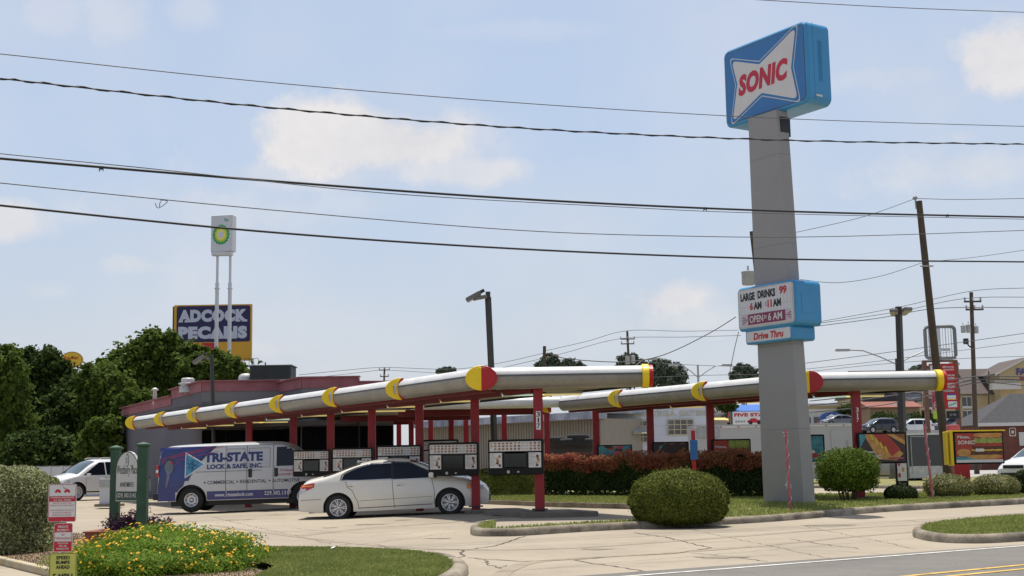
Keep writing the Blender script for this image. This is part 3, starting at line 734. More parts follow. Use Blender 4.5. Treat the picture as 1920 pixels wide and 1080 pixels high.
# --- white sedan
sed = Car(4.82, 1.80,
    top=[(-2.41, .86), (-2.37, .98), (-2.25, 1.055), (-1.95, 1.10), (-1.60, 1.16), (-1.05, 1.36), (-.62, 1.455), (-.1, 1.485), (.30, 1.465), (.75, 1.35), (1.30, 1.10), (1.50, 1.01), (1.95, .935), (2.25, .82), (2.37, .70), (2.41, .6)],
    belt=[(-2.41, .84), (-2.1, .98), (-1.2, .985), (0, .95), (1.3, .925), (2.0, .82), (2.41, .6)], sill=.21, wheels=(-1.40, 1.42), R=.325, Ra=.385, tum=.42, taper=.13, tp=3.2, crown=.02, nose=.12, tail=.09, bulge=.06)
def sed_details(c, r_):
    wz = lambda z: z
    for sg in (-1, 1):
        q = MB()
        for pts in ([(.02, .26), (.0, .55), (-.02, .97), (-.05, 1.0)], [(1.02, .30), (1.04, .62), (.98, .93)], [(-1.02, .72), (-.98, .60), (-.9, .45), (-.88, .3)], [(-1.02, .72), (-1.16, .83), (-1.2, .97)]): c.line(pts, .012, SEAMC, q, sg)
        c.line([(-.9, .29), (.98, .31)], .018, SEAMC, q, sg); c.line([(-.86, .47), (.98, .50)], .008, SEAMC, q, sg); c.line([(-2.36, .55), (-1.83, .55)], .010, SEAMC, q, sg)
        q.build('panel_gap', r_)
        q = MB(); c.patch(-2.40, -2.02, lambda x: .72 + .14 * (x + 2.40) / .38, lambda x: .93 + .04 * (x + 2.40) / .38, LENS if False else TAILR, q, sg, .008, 10, 4)
        tl = q.build('tail_lamp', r_)
        q = MB(); c.patch(-2.36, -2.06, lambda x: .875, lambda x: .915, AMBER, q, sg, .012, 8, 2); q.build('amber_strip', tl)
        q = MB(); c.patch(-2.39, -2.24, lambda x: .735 + .1 * (x + 2.39), lambda x: .84, LENS, q, sg, .012, 8, 3); q.build('clear_strip', tl)
        q = MB(); c.patch(1.86, 2.33, lambda x: .64 - .02 * (x - 1.86), lambda x: .80 - .18 * (x - 1.86), LENS, q, sg, .008, 12, 4); hl = q.build('headlight', r_)
        q = MB(); c.patch(1.86, 2.05, lambda x: .66, lambda x: .76, AMBER, q, sg, .012, 6, 3); q.build('amber_strip', hl)
        for xh, zh in ((-1.02, .865), (.20, .835)):
            q = MB(); p = Vector(c.side(xh, zh, sg)); q.box(p + Vector((0, sg * .028, 0)), (.20, .022, .03), CHROME if False else PEARL, bev=.008)
            q.box(p + Vector((-.05, sg * .01, -.006)), (.10, .012, .045), SEAMC)
            q.build('door_handle', r_)
        p = Vector(c.side(.98, 1.0, sg)); q = MB(); q.box(p + Vector((0, sg * .13, .03)), (.13, .21, .145), PEARL, bev=.045, seg=3); q.box(p + Vector((-.068, sg * .13, .03)), (.006, .17, .11), GLASS)
        q.box(p + Vector((.02, sg * .02, .0)), (.07, .1, .03), BLACK); q.build('wing_mirror', r_)
        q = MB(); c.line([(-.01, .98), (-.01, 1.40)], .07, BLACK, q, sg, .007); c.line([(-1.33, 1.0), (-1.30, 1.13), (-1.18, 1.21), (-.95, 1.30), (-.55, 1.395), (-.05, 1.42), (.42, 1.375), (.9, 1.14), (1.1, .975)], .022, BLACK, q, sg, .007)
        c.line([(-1.37, 1.01), (-.9, .985), (0, .965), (1.1, .955)], .014, CHROME, q, sg, .008); q.build('window_trim', r_)
    q = MB(); q.box((2.40, 0, .40), (.05, 1.1, .16), BLACK, bev=.02); q.box((2.37, 0, .58), (.06, .7, .1), CHROME, bev=.02); q.build('grille', r_)
    q = MB(); q.box((-2.43, 0, .80), (.02, .52, .14), mat('plate', (.6, .6, .58), .5, .1, 9)); q.build('number_plate', r_)
    q = MB(); q.add([(-1.0, -.01, 1.42), (-.82, -.01, 1.46), (-.97, -.01, 1.50), (-1.0, .01, 1.42), (-.82, .01, 1.46), (-.97, .01, 1.50)], [(0, 1, 2), (3, 5, 4), (0, 3, 4, 1), (1, 4, 5, 2), (2, 5, 3, 0)], PEARL); q.build('roof_aerial', r_)
sr = G(635, 974); Zs = 34.0; pr_ = P(635, 974, Zs); pf_ = P(843, 964, Zs)
sx = (pr_.x + pf_.x) / 2
zr = gh(pr_.x, Zs)
wt1 = lambda x: min(1.375 - 0.0, interp([(-1.30, 1.03), (-1.27, 1.12), (-1.18, 1.18), (-.95, 1.275), (-.55, 1.375), (-.1, 1.40), (0, 1.40)], x))
wt2 = lambda x: interp([(0, 1.40), (.42, 1.36), (.88, 1.135), (1.1, .985)], x)
sedan = mkcar('parked_car', 'pearl white sedan with dark windows and twin spoke wheels parked behind the front menu boards', (sx, Zs + .88, .01), 0, sed, PEARL,
    windows=[(-1.30, -.02, lambda x: .99 + .0 * x, wt1), (.0, 1.08, lambda x: .972, wt2)], spokes=7, shield=(.42, 1.42), rear=(-1.80, -.85), details=sed_details, group=None, wdt=.21, tilt=.032)
# --- locksmith van
VBLUE = mat('van_wrap_blue', (.018, .032, .155), .3, .25, 2, coat=.5)
VBLUE2 = mat('van_stripe_blue', (.02, .03, .17), .3, .1, 2, coat=.5)
VSILV = mat('van_wrap_silver', (.52, .52, .53), .3, .06, 1, coat=.5)
VTXT = mat('van_text_blue', (.03, .045, .16), .4, .05, 3); VBLK = mat('van_text_black', (.02, .02, .03), .4, .05, 3); VWH = mat('van_text_white', (.72, .72, .74), .4, .05, 3); VRED = mat('van_line_red', (.45, .03, .07), .4, .1, 3)
vanc = Car(5.69, 2.01,
    top=[(-2.845, 1.70), (-2.80, 1.93), (-2.70, 2.0), (-2.3, 2.035), (-1.0, 2.065), (.2, 2.07), (.9, 2.05), (1.25, 1.94), (1.75, 1.52), (2.05, 1.27), (2.5, 1.15), (2.75, 1.05), (2.845, .9)],
    belt=[(-2.845, 1.25), (1.5, 1.25), (2.2, 1.1), (2.845, .85)], sill=.34, wheels=(-1.80, 1.63), R=.375, Ra=.47, tum=.16, taper=.05, tp=8, crown=.03, nose=.08, tail=.05, edge=.05, bulge=.02)
def van_details(c, r_):
    q = MB()
    def bz(x): return .62
    for x0, x1 in ((-2.835, -2.28), (-1.32, 1.15), (2.11, 2.8)): c.patch(x0, x1, .36, bz, VBLUE2, q, -1, .004, 20, 3)
    q.build('blue_sill_band', r_)
    # blue rear with a swept front edge; radial ripples of the wheel opening are left free
    q = MB()
    def xe(z): return -2.06 + .98 * ((z - .62) / 1.4) ** 1.8
    ng = 40; nz_ = 30
    vs = []; fs = []
    zs = np.linspace(.62, 1.98, nz_ + 1)
    for z in zs:
        xa = -2.838; xb = xe(z)
        if z < .87:
            xb = min(xb, -1.80 - math.sqrt(max(0, .485 ** 2 - (z - .377) ** 2)))
        for k in range(ng + 1): vs.append(c.side(xa + (xb - xa) * k / ng, z, -1, .0045))
    fs = [(i * (ng + 1) + j, i * (ng + 1) + j + 1, (i + 1) * (ng + 1) + j + 1, (i + 1) * (ng + 1) + j) for i in range(nz_) for j in range(ng)]
    q.add(vs, fs, VBLUE, True)
    # soft edge: slanted slivers
    rn = random.Random(4)
    for k in range(26):
        d = (k + 1) / 26 * .12; L_ = [(xe(z) + d, z) for z in np.linspace(.95, 1.98, 8)]
        c.line(L_, .009 * (1 - k / 27), VBLUE, q, -1, .0045)
    for k, (za, zb_) in enumerate(((1.62, 1.97), (1.52, 1.93), (1.42, 1.83), (1.56, 1.96))):
        c.line([(-2.80 + .5 * (k == 2), za), (-2.2, za + (zb_ - za) * .45), (-1.2 + .12 * k, zb_)], .013, VRED, q, -1, .009)
    q.build('wrap_graphic', r_)
    q = MB()       # triangle emblem
    def tri(s_, m_, off):
        cx, cz = -1.80, 1.40; P3 = [(-1.99, 1.83), (-1.99, 1.03), (-1.36, 1.45)]
        P3 = [(cx + (a - cx) * s_, cz + (b - cz) * s_) for a, b in P3]
        q.grid(lambda a, b: c.side(*(Vector(P3[0]).lerp(Vector(P3[1]), b).lerp(Vector(P3[2]), a)), -1, off), 10, 6, m_)
    tri(1.0, VWH, .008); tri(.86, mat('emblem_blue', (.03, .16, .38), .3, .6, 5, col2=(.10, .38, .58)), .012)
    for t in range(5): c.line([(-1.80 + .12 * math.cos(t * 1.257), 1.42 + .12 * math.sin(t * 1.257)), (-1.80 + .04 * math.cos(t * 1.257 + .6), 1.42 + .04 * math.sin(t * 1.257 + .6))], .03, VTXT, q, -1, .016)
    q.build('triangle_emblem', r_)
    q = MB()       # car key picture
    KEY = mat('key_fob_dark', (.05, .05, .07), .4, .3, 10); KG = mat('key_buttons', (.10, .16, .17), .4, .2, 10)
    def blob(cx, cz, a, b, m_, off, n=24):
        q.add([c.side(cx + a * math.cos(2 * math.pi * k / n), cz + b * math.sin(2 * math.pi * k / n), -1, off) for k in range(n)], [list(range(n))], m_)
    blob(-2.50, 1.42, .185, .25, KEY, .010); blob(-2.505, 1.38, .15, .20, mat('key_face', (.16, .17, .22), .4, .3, 10), .014)
    for dx, dz, m_ in ((-.07, .08, KG), (.07, .1, VRED), (-.06, -.04, KG), (.06, -.03, KG), (0, -.13, KG)): blob(-2.50 + dx, 1.41 + dz, .045, .035, m_, .018, 12)
    for a in range(6): c.line([(-2.52 - .008 * a, 1.20 - .07 * a), (-2.528 - .008 * a, 1.13 - .07 * a)], .11 - .012 * a, mat('key_blade', (.17, .16, .24), .3, .2, 9), q, -1, .011)
    q.build('key_picture', r_)
    q = MB()
    strip_text(c, q, 'TRI-STATE', -1.42, 1.49, 1.80, .29, VTXT, .055)
    strip_text(c, q, 'LOCK & SAFE, INC.', -1.32, 1.26, 1.70, .17, VTXT, .05)
    c.line([(-1.66, 1.21), (.36, 1.21)], .012, VBLK, q, -1, .006)
    strip_text(c, q, 'COMMERCIAL', -1.30, .83, .83, .105, VBLK, .008); strip_text(c, q, 'RESIDENTIAL', -.31, .83, .82, .105, VBLK, .008); strip_text(c, q, 'AUTOMOTIVE', .67, .83, .84, .105, VBLK, .008)
    for xx in (-1.40, -.41, .57):
        q.add([c.side(xx, .92, -1, .006), c.side(xx, .85, -1, .006), c.side(xx + .06, .885, -1, .006)], [(0, 1, 2)], VBLK)
    strip_text(c, q, 'www.tristatelock.com', -1.08, .45, 1.16, .11, VWH, .012); strip_text(c, q, '229.382.1317', .43, .455, .82, .115, VWH, .012)
    strip_text(c, q, 'Professional', .93, 1.15, .56, .085, VRED, .01); strip_text(c, q, 'Locksmith Service', .80, 1.03, .80, .085, VRED, .01)
    q.build('lettering', r_)
    q = MB()
    WREC = mat('van_window_panel', (.50, .50, .53), .3, .05, 3)
    for x0, x1 in ((-.70, -.17), (-.04, .60)): c.patch(x0, x1, 1.30, 1.88, WREC, q, -1, .004, 8, 8)
    q.build('blanked_window', r_)
    q = MB()
    for x0, x1, z0, z1 in ((-.70, -.17, 1.30, 1.88), (-.04, .60, 1.30, 1.88)): c.line([(x0, z0), (x1, z0), (x1, z1), (x0, z1), (x0, z0)], .010, SEAMC, q, -1, .007)
    for x in (-.75, -.10, .70): c.line([(x, .40), (x, 1.97)], .016, SEAMC, q, -1, .007)
    c.line([(2.0, .45), (2.0, 1.2), (1.55, 1.3), (1.2, 1.92)], .016, SEAMC, q, -1, .007)
    c.line([(-2.80, 1.985), (.9, 1.99)], .012, SEAMC, q, -1, .006)
    for x in (-.75, .70): 
        for z in (1.22, .55): c.line([(x + .02, z), (x + .02, z + .12)], .03, GREYM, q, -1, .012)
    q.build('door_gap', r_)
    for x in (-.0, .79):
        p = Vector(c.side(x, 1.13, -1)); q = MB(); q.box(p + Vector((0, -.012, 0)), (.11, .035, .26), BLACK, bev=.02, seg=2); q.build('door_handle', r_)
    for sg in (-1, 1):
        q = MB(); q.box((-2.83, sg * .93, 1.28), (.07, .13, .36), TAILR, bev=.02); q.box((-2.835, sg * .935, 1.27), (.075, .135, .09), VWH, bev=.01); q.build('tail_lamp', r_)
        q = MB(); q.box((2.74, sg * .78, .92), (.12, .34, .2), LENS, bev=.03); q.build('headlight', r_)
        q = MB(); p = Vector(c.side(1.4, 1.38, sg)); q.box(p + Vector((0, sg * .16, .05)), (.13, .22, .26), BLACK, bev=.04); q.build('wing_mirror', r_)
    q = MB(); q.box((-2.90, 0, .50), (.14, 1.96, .20), BLACK, bev=.03); q.build('rear_bumper', r_)
    q = MB(); q.box((2.86, 0, .52), (.14, 1.9, .22), GREYM, bev=.04); q.box((2.84, 0, .86), (.04, 1.2, .2), BLACK, bev=.02); q.build('front_bumper', r_)
    q = MB()
    q.add([c.side(-2.846, .42, -1), (-2.85, .9, .42), (-2.85, .9, 1.9), c.side(-2.846, 1.9, -1)], [(0, 1, 2, 3)], VBLUE); q.build('rear_door', r_)
    q = MB(); q.box((-.2, 0, .34), (4.6, 1.3, .30), BLACK); q.build('underbody', r_)
vrear = P(289, 960, 42.4); VS = 42.4 / 41.0
van = mkcar('parked_van', 'silver and blue wrapped locksmith van with a triangle emblem, parked left of the white sedan', (vrear.x + 2.92 * VS, 42.4 + 1.0 * VS, P(355, 962, 42.4).z + .045), 0, vanc, VSILV,
    windows=[(.80, 1.85, lambda x: 1.32 + 0 * x, lambda x: min(1.90, 1.90 - max(0, (x - 1.18)) * .85))], shield=(1.22, 1.85), details=van_details, style='steel', both=True, wdt=.24, rimr=.56, cat='van', tilt=.016)
van.scale = (VS, VS, VS)
# --- other cars
SUVT = [(-2.3, .85), (-2.28, 1.10), (-2.15, 1.45), (-1.95, 1.62), (-1.4, 1.67), (0, 1.69), (.35, 1.66), (.75, 1.50), (1.25, 1.16), (1.45, 1.08), (2.05, .98), (2.25, .85), (2.3, .65)]
SUVB = [(-2.3, .95), (-1, 1.02), (1.2, 1.0), (2.0, .90), (2.3, .65)]
suv = Car(4.6, 1.88, SUVT, SUVB, .26, (-1.40, 1.42), .36, .43, tum=.32, taper=.10, tp=3.2, crown=.03, nose=.12, tail=.08)
def lamps(paint, roof=True):
    def f(c, r_):
        h = c.L / 2; zt = interp(c.belt, h - .35)
        for sg in (-1, 1):
            q = MB(); c.patch(h - .52, h - .06, zt - .17, zt - .02, LENS, q, sg, .01, 8, 3); q.build('headlight', r_)
            q = MB(); c.patch(-h + .03, -h + .32, zt - .02, zt + .18, TAILR, q, sg, .01, 8, 3); q.build('tail_lamp', r_)
            q = MB(); p = Vector(c.side(.95, interp(c.belt, .95) + .05, sg)); q.box(p + Vector((0, sg * .12, 0)), (.13, .2, .15), paint, bev=.04); q.build('wing_mirror', r_)
            q = MB()
            for xx in (-.95, .05, 1.02): c.line([(xx, c.sill + .06), (xx, interp(c.belt, xx) - .01)], .013, SEAMC, q, sg)
            c.line([(-.9, c.sill + .1), (1.0, c.sill + .1)], .05, BLACK, q, sg); q.build('panel_gap', r_)
            for xx in (-.75, .25):
                q = MB(); p = Vector(c.side(xx, interp(c.belt, xx) - .12, sg)); q.box(p + Vector((0, sg * .02, 0)), (.19, .03, .03), paint, bev=.008); q.build('door_handle', r_)
        q = MB(); q.box((h - .015, 0, zt - .16), (.08, 1.05, .15), BLACK, bev=.02); q.box((h - .0, 0, .38), (.06, 1.3, .14), BLACK, bev=.02); q.build('grille', r_)
        q = MB(); q.box((h - .01, 0, .52), (.10, .42, .11), mat('plate', (.6, .6, .58), .5, .1, 9)); q.build('number_plate', r_)
        if roof:
            q = MB()
            for sg in (-1, 1): q.tube([(-1.6, sg * .60, 1.70), (-1.5, sg * .6, 1.745), (0, sg * .6, 1.765), (.2, sg * .6, 1.72)], .018, GREYM, 6)
            q.build('roof_rail', r_)
    return f
SW = [(-1.75, -1.02, lambda x: 1.06, lambda x: min(1.56, 1.56 - max(0, -1.4 - x) * .8)), (-.97, .0, lambda x: 1.05, lambda x: 1.585), (.06, 1.12, lambda x: 1.045, lambda x: min(1.575, 1.575 - max(0, x - .3) * .63))]
pw = P(175, 937, 57); cw = (P(163, 930, 62).x, 60.5, gh(-10, 41) * 0)
mkcar('parked_car', 'white SUV facing the camera before the long pale vinyl fence', (P(168, 930, 61).x, 61.8, 0), math.radians(-131), suv, WHITEC, windows=SW, shield=(.42, 1.36), rear=(-2.27, -1.98), spokes=5, style='single', details=lamps(WHITEC)).scale = (1.04, 1.04, 1.08)
CGRP = 'cars in the raised lot before the hotel'
BLK = mat('black_car_paint', (.012, .013, .018), .2, .1, 2, coat=.8); GRY = mat('grey_car_paint', (.11, .12, .13), .25, .1, 2, coat=.7); SLV = mat('silver_car_paint', (.33, .31, .28), .3, .05, 2, metal=.3, coat=.5); DKB = mat('slate_car_paint', (.05, .06, .08), .25, .1, 2, coat=.6)
far_z = P(1700, 812, 82).z
def farcar(u, v, Z, rz, c, paint, label, **k):
    p = P(u, v, Z)
    return mkcar('parked_car', label, (p.x, Z, p.z), rz, c, paint, CGRP, details=lamps(paint, c is suv), style='single', both=True, **k)
fsed = Car(4.7, 1.8, sed.top, sed.belt, .22, (-1.38, 1.38), .325, .385, tum=.42, taper=.13, tp=3.2, crown=.02)
SWS = [(-1.30, -.04, lambda x: 1.0, wt1), (.03, 1.05, lambda x: .972, wt2)]
# background cars
farcar(1574, 800, 168, math.radians(188), fsed, GRY, 'grey sedan at the left end of the raised lot below the blue monument sign', windows=SWS, shield=(.42, 1.42), rear=(-1.80, -.85))
farcar(1648, 812, 156, math.radians(200), suv, BLK, 'black SUV in the raised lot right of the red post numbered 317', windows=SW, shield=(.42, 1.36), rear=(-2.27, -1.98))
farcar(1712, 813, 158, math.radians(184), suv, WHITEC, 'white SUV in the raised lot left of the red fuel price sign', windows=SW, shield=(.42, 1.36), rear=(-2.27, -1.98))
truck = Car(5.7, 1.98, [(-2.85, 1.0), (-2.84, 1.28), (-.95, 1.30), (-.90, 1.75), (-.6, 1.86), (.5, 1.88), (.85, 1.75), (1.35, 1.33), (1.6, 1.24), (2.5, 1.16), (2.8, 1.0), (2.85, .8)], [(-2.85, 1.22), (1.3, 1.2), (2.85, .95)], .42, (-1.75, 1.8), .41, .49, tum=.25, taper=.05, tp=6, crown=.02)
farcar(1790, 811, 162, math.radians(180), truck, DKB, 'dark slate pickup truck in the raised lot behind the leaning wooden pole', windows=[(-.8, .15, lambda x: 1.26, lambda x: 1.74), (.2, 1.25, lambda x: 1.25, lambda x: min(1.73, 1.73 - max(0, x - .55) * .7))], shield=(.62, 1.3))
p = P(1700, 905, 62)
lux = Car(5.1, 1.86, [(-2.55, .80), (-2.5, .98), (-2.3, 1.03), (-1.6, 1.07), (-1.25, 1.16), (-.8, 1.36), (-.3, 1.42), (.3, 1.42), (.7, 1.30), (1.2, 1.05), (1.4, .99), (2.3, .85), (2.5, .72), (2.55, .6)], [(-2.55, .85), (-1, .95), (1, .93), (2.55, .65)], .22, (-1.5, 1.45), .34, .40, tum=.42, taper=.12, tp=3.4, crown=.02)
mkcar('parked_car', 'old beige sedan with bright wheels half hidden behind the round shrub', (P(1642, 900, 70).x, 71.0, .1), math.pi, lux, SLV, windows=[(-1.2, -.1, lambda x: .985, lambda x: min(1.33, 1.33 - max(0, -.75 - x) * .6)), (0, 1.0, lambda x: .97, lambda x: min(1.33, 1.33 - max(0, x - .35) * .5))], shield=(.5, 1.3), rear=(-1.55, -.95), style='single', details=lamps(SLV, False))
mkcar('parked_car', 'white car nosing in at the right edge with a dark grille', (P(1925, 890, 60).x + 1.1, 60.5, .14), math.radians(212), suv, WHITEC, windows=SW, shield=(.42, 1.36), rear=(-2.27, -1.98), style='single', details=lamps(WHITEC))
mkcar('parked_car', 'dark SUV passing before the brick building at the right edge', (P(1880, 848, 150).x, 150, P(1880, 848, 150).z), math.radians(180), suv, BLK, windows=SW, shield=(.42, 1.36), rear=(-2.27, -1.98), style='single', details=lamps(BLK))
# ================================================================ restaurant building
STUC = mat('grey_stucco', (.115, .11, .135), .9, .08, .6, bump=.3, bscale=40, detail=9)
STUC2 = mat('light_stucco', (.165, .16, .17), .9, .08, .6, bump=.3, bscale=40, detail=9)
BAND = mat('faded_red_band', (.25, .08, .105), .75, .15, 1.2, col2=(.32, .125, .145))
ROOFG = mat('flat_roof_grey', (.3, .3, .29), .8, .1, 2)
def pt2(x, Z): q_ = P(x, 800, Z); return (q_.x, Z)
ZT = P(378, 716, 55.7).z
bld = thing('restaurant_building', 'grey stuccoed drive-in restaurant with a faded red parapet band behind the nearer canopy', 'restaurant', (pt2(378, 55.7)[0], 55.7, 0))
def bl(p): return (p[0] - bld.location.x, p[1] - bld.location.y)
p0 = bl(pt2(229, 73)); p0b = bl(pt2(322, 61.3)); p1 = bl(pt2(378, 55.7)); p2 = bl(pt2(524, 55.9)); p3 = bl(pt2(566, 53)); p4 = bl(pt2(673, 53)); p5 = bl(pt2(738, 53.2))
def wallseg(a, b, z0, z1, m, nm='wall', th=.3):
    a = Vector((*a, 0)); b = Vector((*b, 0)); d = b - a; mid = (a + b) / 2; n_ = Vector((-d.y, d.x, 0)).normalized() * th / 2; mid += n_
    q = MB(); q.box((mid.x, mid.y, (z0 + z1) / 2), (d.length, th, z1 - z0), m, rz=math.atan2(d.y, d.x)); return q.build(nm, bld)
zA = P(229, 757, 73).z; zB = P(322, 729, 61.3).z; zC_ = P(525, 717, 55.9).z; zD = P(620, 708, 53).z; zE = P(700, 717, 53.2).z
for a, b, z, m in ((p0, p0b, zB - .35, STUC), (p0b, p1, ZT, STUC), (p1, p2, ZT, STUC2), (p2, p3, zD, STUC), (p3, p4, zD, STUC2), (p4, p5, zE, STUC2)):
    wallseg(a, b, -.1, z - .02, m)
    va = Vector((*a, 0)); vb = Vector((*b, 0)); d = (vb - va).normalized(); n_ = Vector((d.y, -d.x, 0)) * .02
    aa = va + n_ ; bb = vb + n_
    q = MB(); mid = (aa + bb) / 2; L = (bb - aa).length
    q.box((mid.x, mid.y, z - .20), (L - .004, .05, .40), BAND, rz=math.atan2(d.y, d.x)); q.box((mid.x - n_.x * 3, mid.y - n_.y * 3, z + .025), (L + .08, .46, .05), BAND, rz=math.atan2(d.y, d.x)); q.build('parapet_band', bld)
q = MB()
roof = [p0, p0b, p1, p2, p3, p4, p5, (p5[0] + RD.x * 14, p5[1] + RD.y * 16), (p0[0] + 6, p0[1] + 2)]
q.prism(roof, 3.9, 4.1, ROOFG); q.build('roof', bld)
q = MB(); bk = [(p5[0] - .15, p5[1] + .2), (p5[0] - 1.5, p5[1] + 9)]
wallseg(bk[0], bk[1], -.1, zE - .3, STUC)
wallseg((p5[0] - 1.5, p5[1] + 9), (p0[0] + 6, p0[1] + 2), -.1, 4, STUC)
INT = mat('dark_shopfront', (.003, .003, .0035), .5, .2, 2, spec=.05)
def inface(a, b, t0, t1, z0, z1, m, off, nm, th=.05, extra=None):
    a = Vector((*a, 0)); b = Vector((*b, 0)); d = b - a; c = a + d * (t0 + t1) / 2; dn = d.normalized(); n_ = Vector((dn.y, -dn.x, 0)) * off
    q = MB(); q.box((c.x + n_.x, c.y + n_.y, (z0 + z1) / 2), (d.length * (t1 - t0), th, z1 - z0), m, rz=math.atan2(d.y, d.x)); o = q.build(nm, bld)
    return o, c + n_ * 1.5, d
DKW = mat('shaded_brown_wall', (.07, .055, .05), .8, .2, 2)
for a, b, t0, t1, z0, z1 in ((p1, p2, .02, .30, .1, 2.9), (p1, p2, .33, .62, .1, 2.9), (p1, p2, .65, .97, .1, 2.9), (p2, p3, .05, .95, .1, 2.9), (p3, p4, .02, .48, .1, 2.9), (p3, p4, .52, .98, .1, 2.9), (p4, p5, .05, .95, .1, 2.9)):
    o_, c_, d_ = inface(a, b, t0, t1, z0, z1, INT, .04, 'shop_window')
    q = MB(); dn = d_.normalized(); n_ = Vector((dn.y, -dn.x, 0)) * .075; A_ = Vector((*a, 0)) + d_ * t0 + n_; B_ = Vector((*a, 0)) + d_ * t1 + n_
    for z in (z0 + .03, z0 + .9, z1 - .03): q.box(((A_.x + B_.x) / 2, (A_.y + B_.y) / 2, z), ((B_ - A_).length, .03, .06), INT, rz=math.atan2(d_.y, d_.x))
    for k in range(4): c = A_.lerp(B_, k / 3); q.box((c.x, c.y, (z0 + z1) / 2), (.06, .035, z1 - z0), INT, rz=math.atan2(d_.y, d_.x))
    q.build('window_frame', bld)
q = MB()
SIGNC = [mat('poster_white', (.6, .6, .58), .6, .05, 3), mat('poster_red', (.4, .04, .03), .6, .1, 3), mat('poster_teal', (.06, .22, .24), .6, .1, 3)]
for k, (t, wq, hq, m) in enumerate(((.12, .5, .3, 2), (.25, .4, .5, 0), (.38, .25, .35, 1), (.52, .6, .3, 0), (.75, .4, .5, 0), (.86, .3, .3, 1))):
    c = Vector((*p1, 0)).lerp(Vector((*p2, 0)), t); q.box((c.x, c.y - .12, 1.5 + .2 * (k % 2)), (wq, .02, hq), SIGNC[m])
q.build('window_posters', bld)
# dark canopy lip over the shop front
q = MB(); q.prism([(p1[0] + .3, p1[1] - 1.2), (p4[0], p4[1] - 1.4), (p4[0], p4[1] - .05), (p3[0], p3[1] - .05), (p2[0], p2[1] - .06), (p1[0] + .3, p1[1] - .06)], 2.95, 3.12, DKW); q.build('awning', bld)
# things on the roof
ac = thing('roof_air_conditioner', 'dark louvred air conditioning unit on the restaurant roof', 'air conditioner', (P(512, 712, 62).x, 62, P(512, 714, 62).z))
q = MB(); q.box((0, 0, .33), (1.9, 1.5, .62), mat('ac_louvre', (.03, .035, .035), .6, .2, 5), bev=.03)
for k in range(9): q.box((0, -.76, .08 + .062 * k), (1.75, .02, .012), DARKM)
q.box((0, 0, .66), (2.0, 1.6, .05), mat('ac_top', (.10, .11, .11), .5, .1, 3), bev=.01); q.build('cabinet', ac)
q = MB(); q.box((.1, 0, -.28), (2.4, 1.4, .6), GREYM); q.build('curb', ac)
def lathe_thing(name, label, cat, x, y0, y1, Z, prof, m, group=None):
    a = P(x, y1, Z); b = P(x, y0, Z); t_ = b.z - a.z; q = MB(); q.lathe([(r_ * 1, z_ * t_) for r_, z_ in prof], 24, m); o = q.build(name); o.location = (a.x, Z, a.z); tag(o, label, cat, group); return o
ROOFM = mat('galvanised', (.5, .5, .49), .5, .1, 5, metal=.2)
lathe_thing('exhaust_fan', 'round white ribbed exhaust fan on the restaurant roof', 'exhaust fan', 352, 709, 730, 58, [(.36, -.3), (.36, .25), (.30, .28), (.30, .42), (.40, .45), (.40, .55), (.28, .60), (.28, .8), (.30, .85), (.24, 1), (0, 1.02)], ROOFM)
lathe_thing('vent_pipe', 'thin capped vent pipe near the left end of the restaurant roof', 'vent pipe', 290, 727, 748, 65, [(.09, -.5), (.09, .75), (.17, .76), (.17, .86), (.06, 1), (0, 1)], ROOFM)
lathe_thing('roof_vent_hood', 'white curved hood vent left of the roof air conditioner', 'roof vent', 461, 700, 718, 62, [(.35, -.3), (.35, .5), (.30, .8), (.18, .96), (0, 1)], ROOFM)
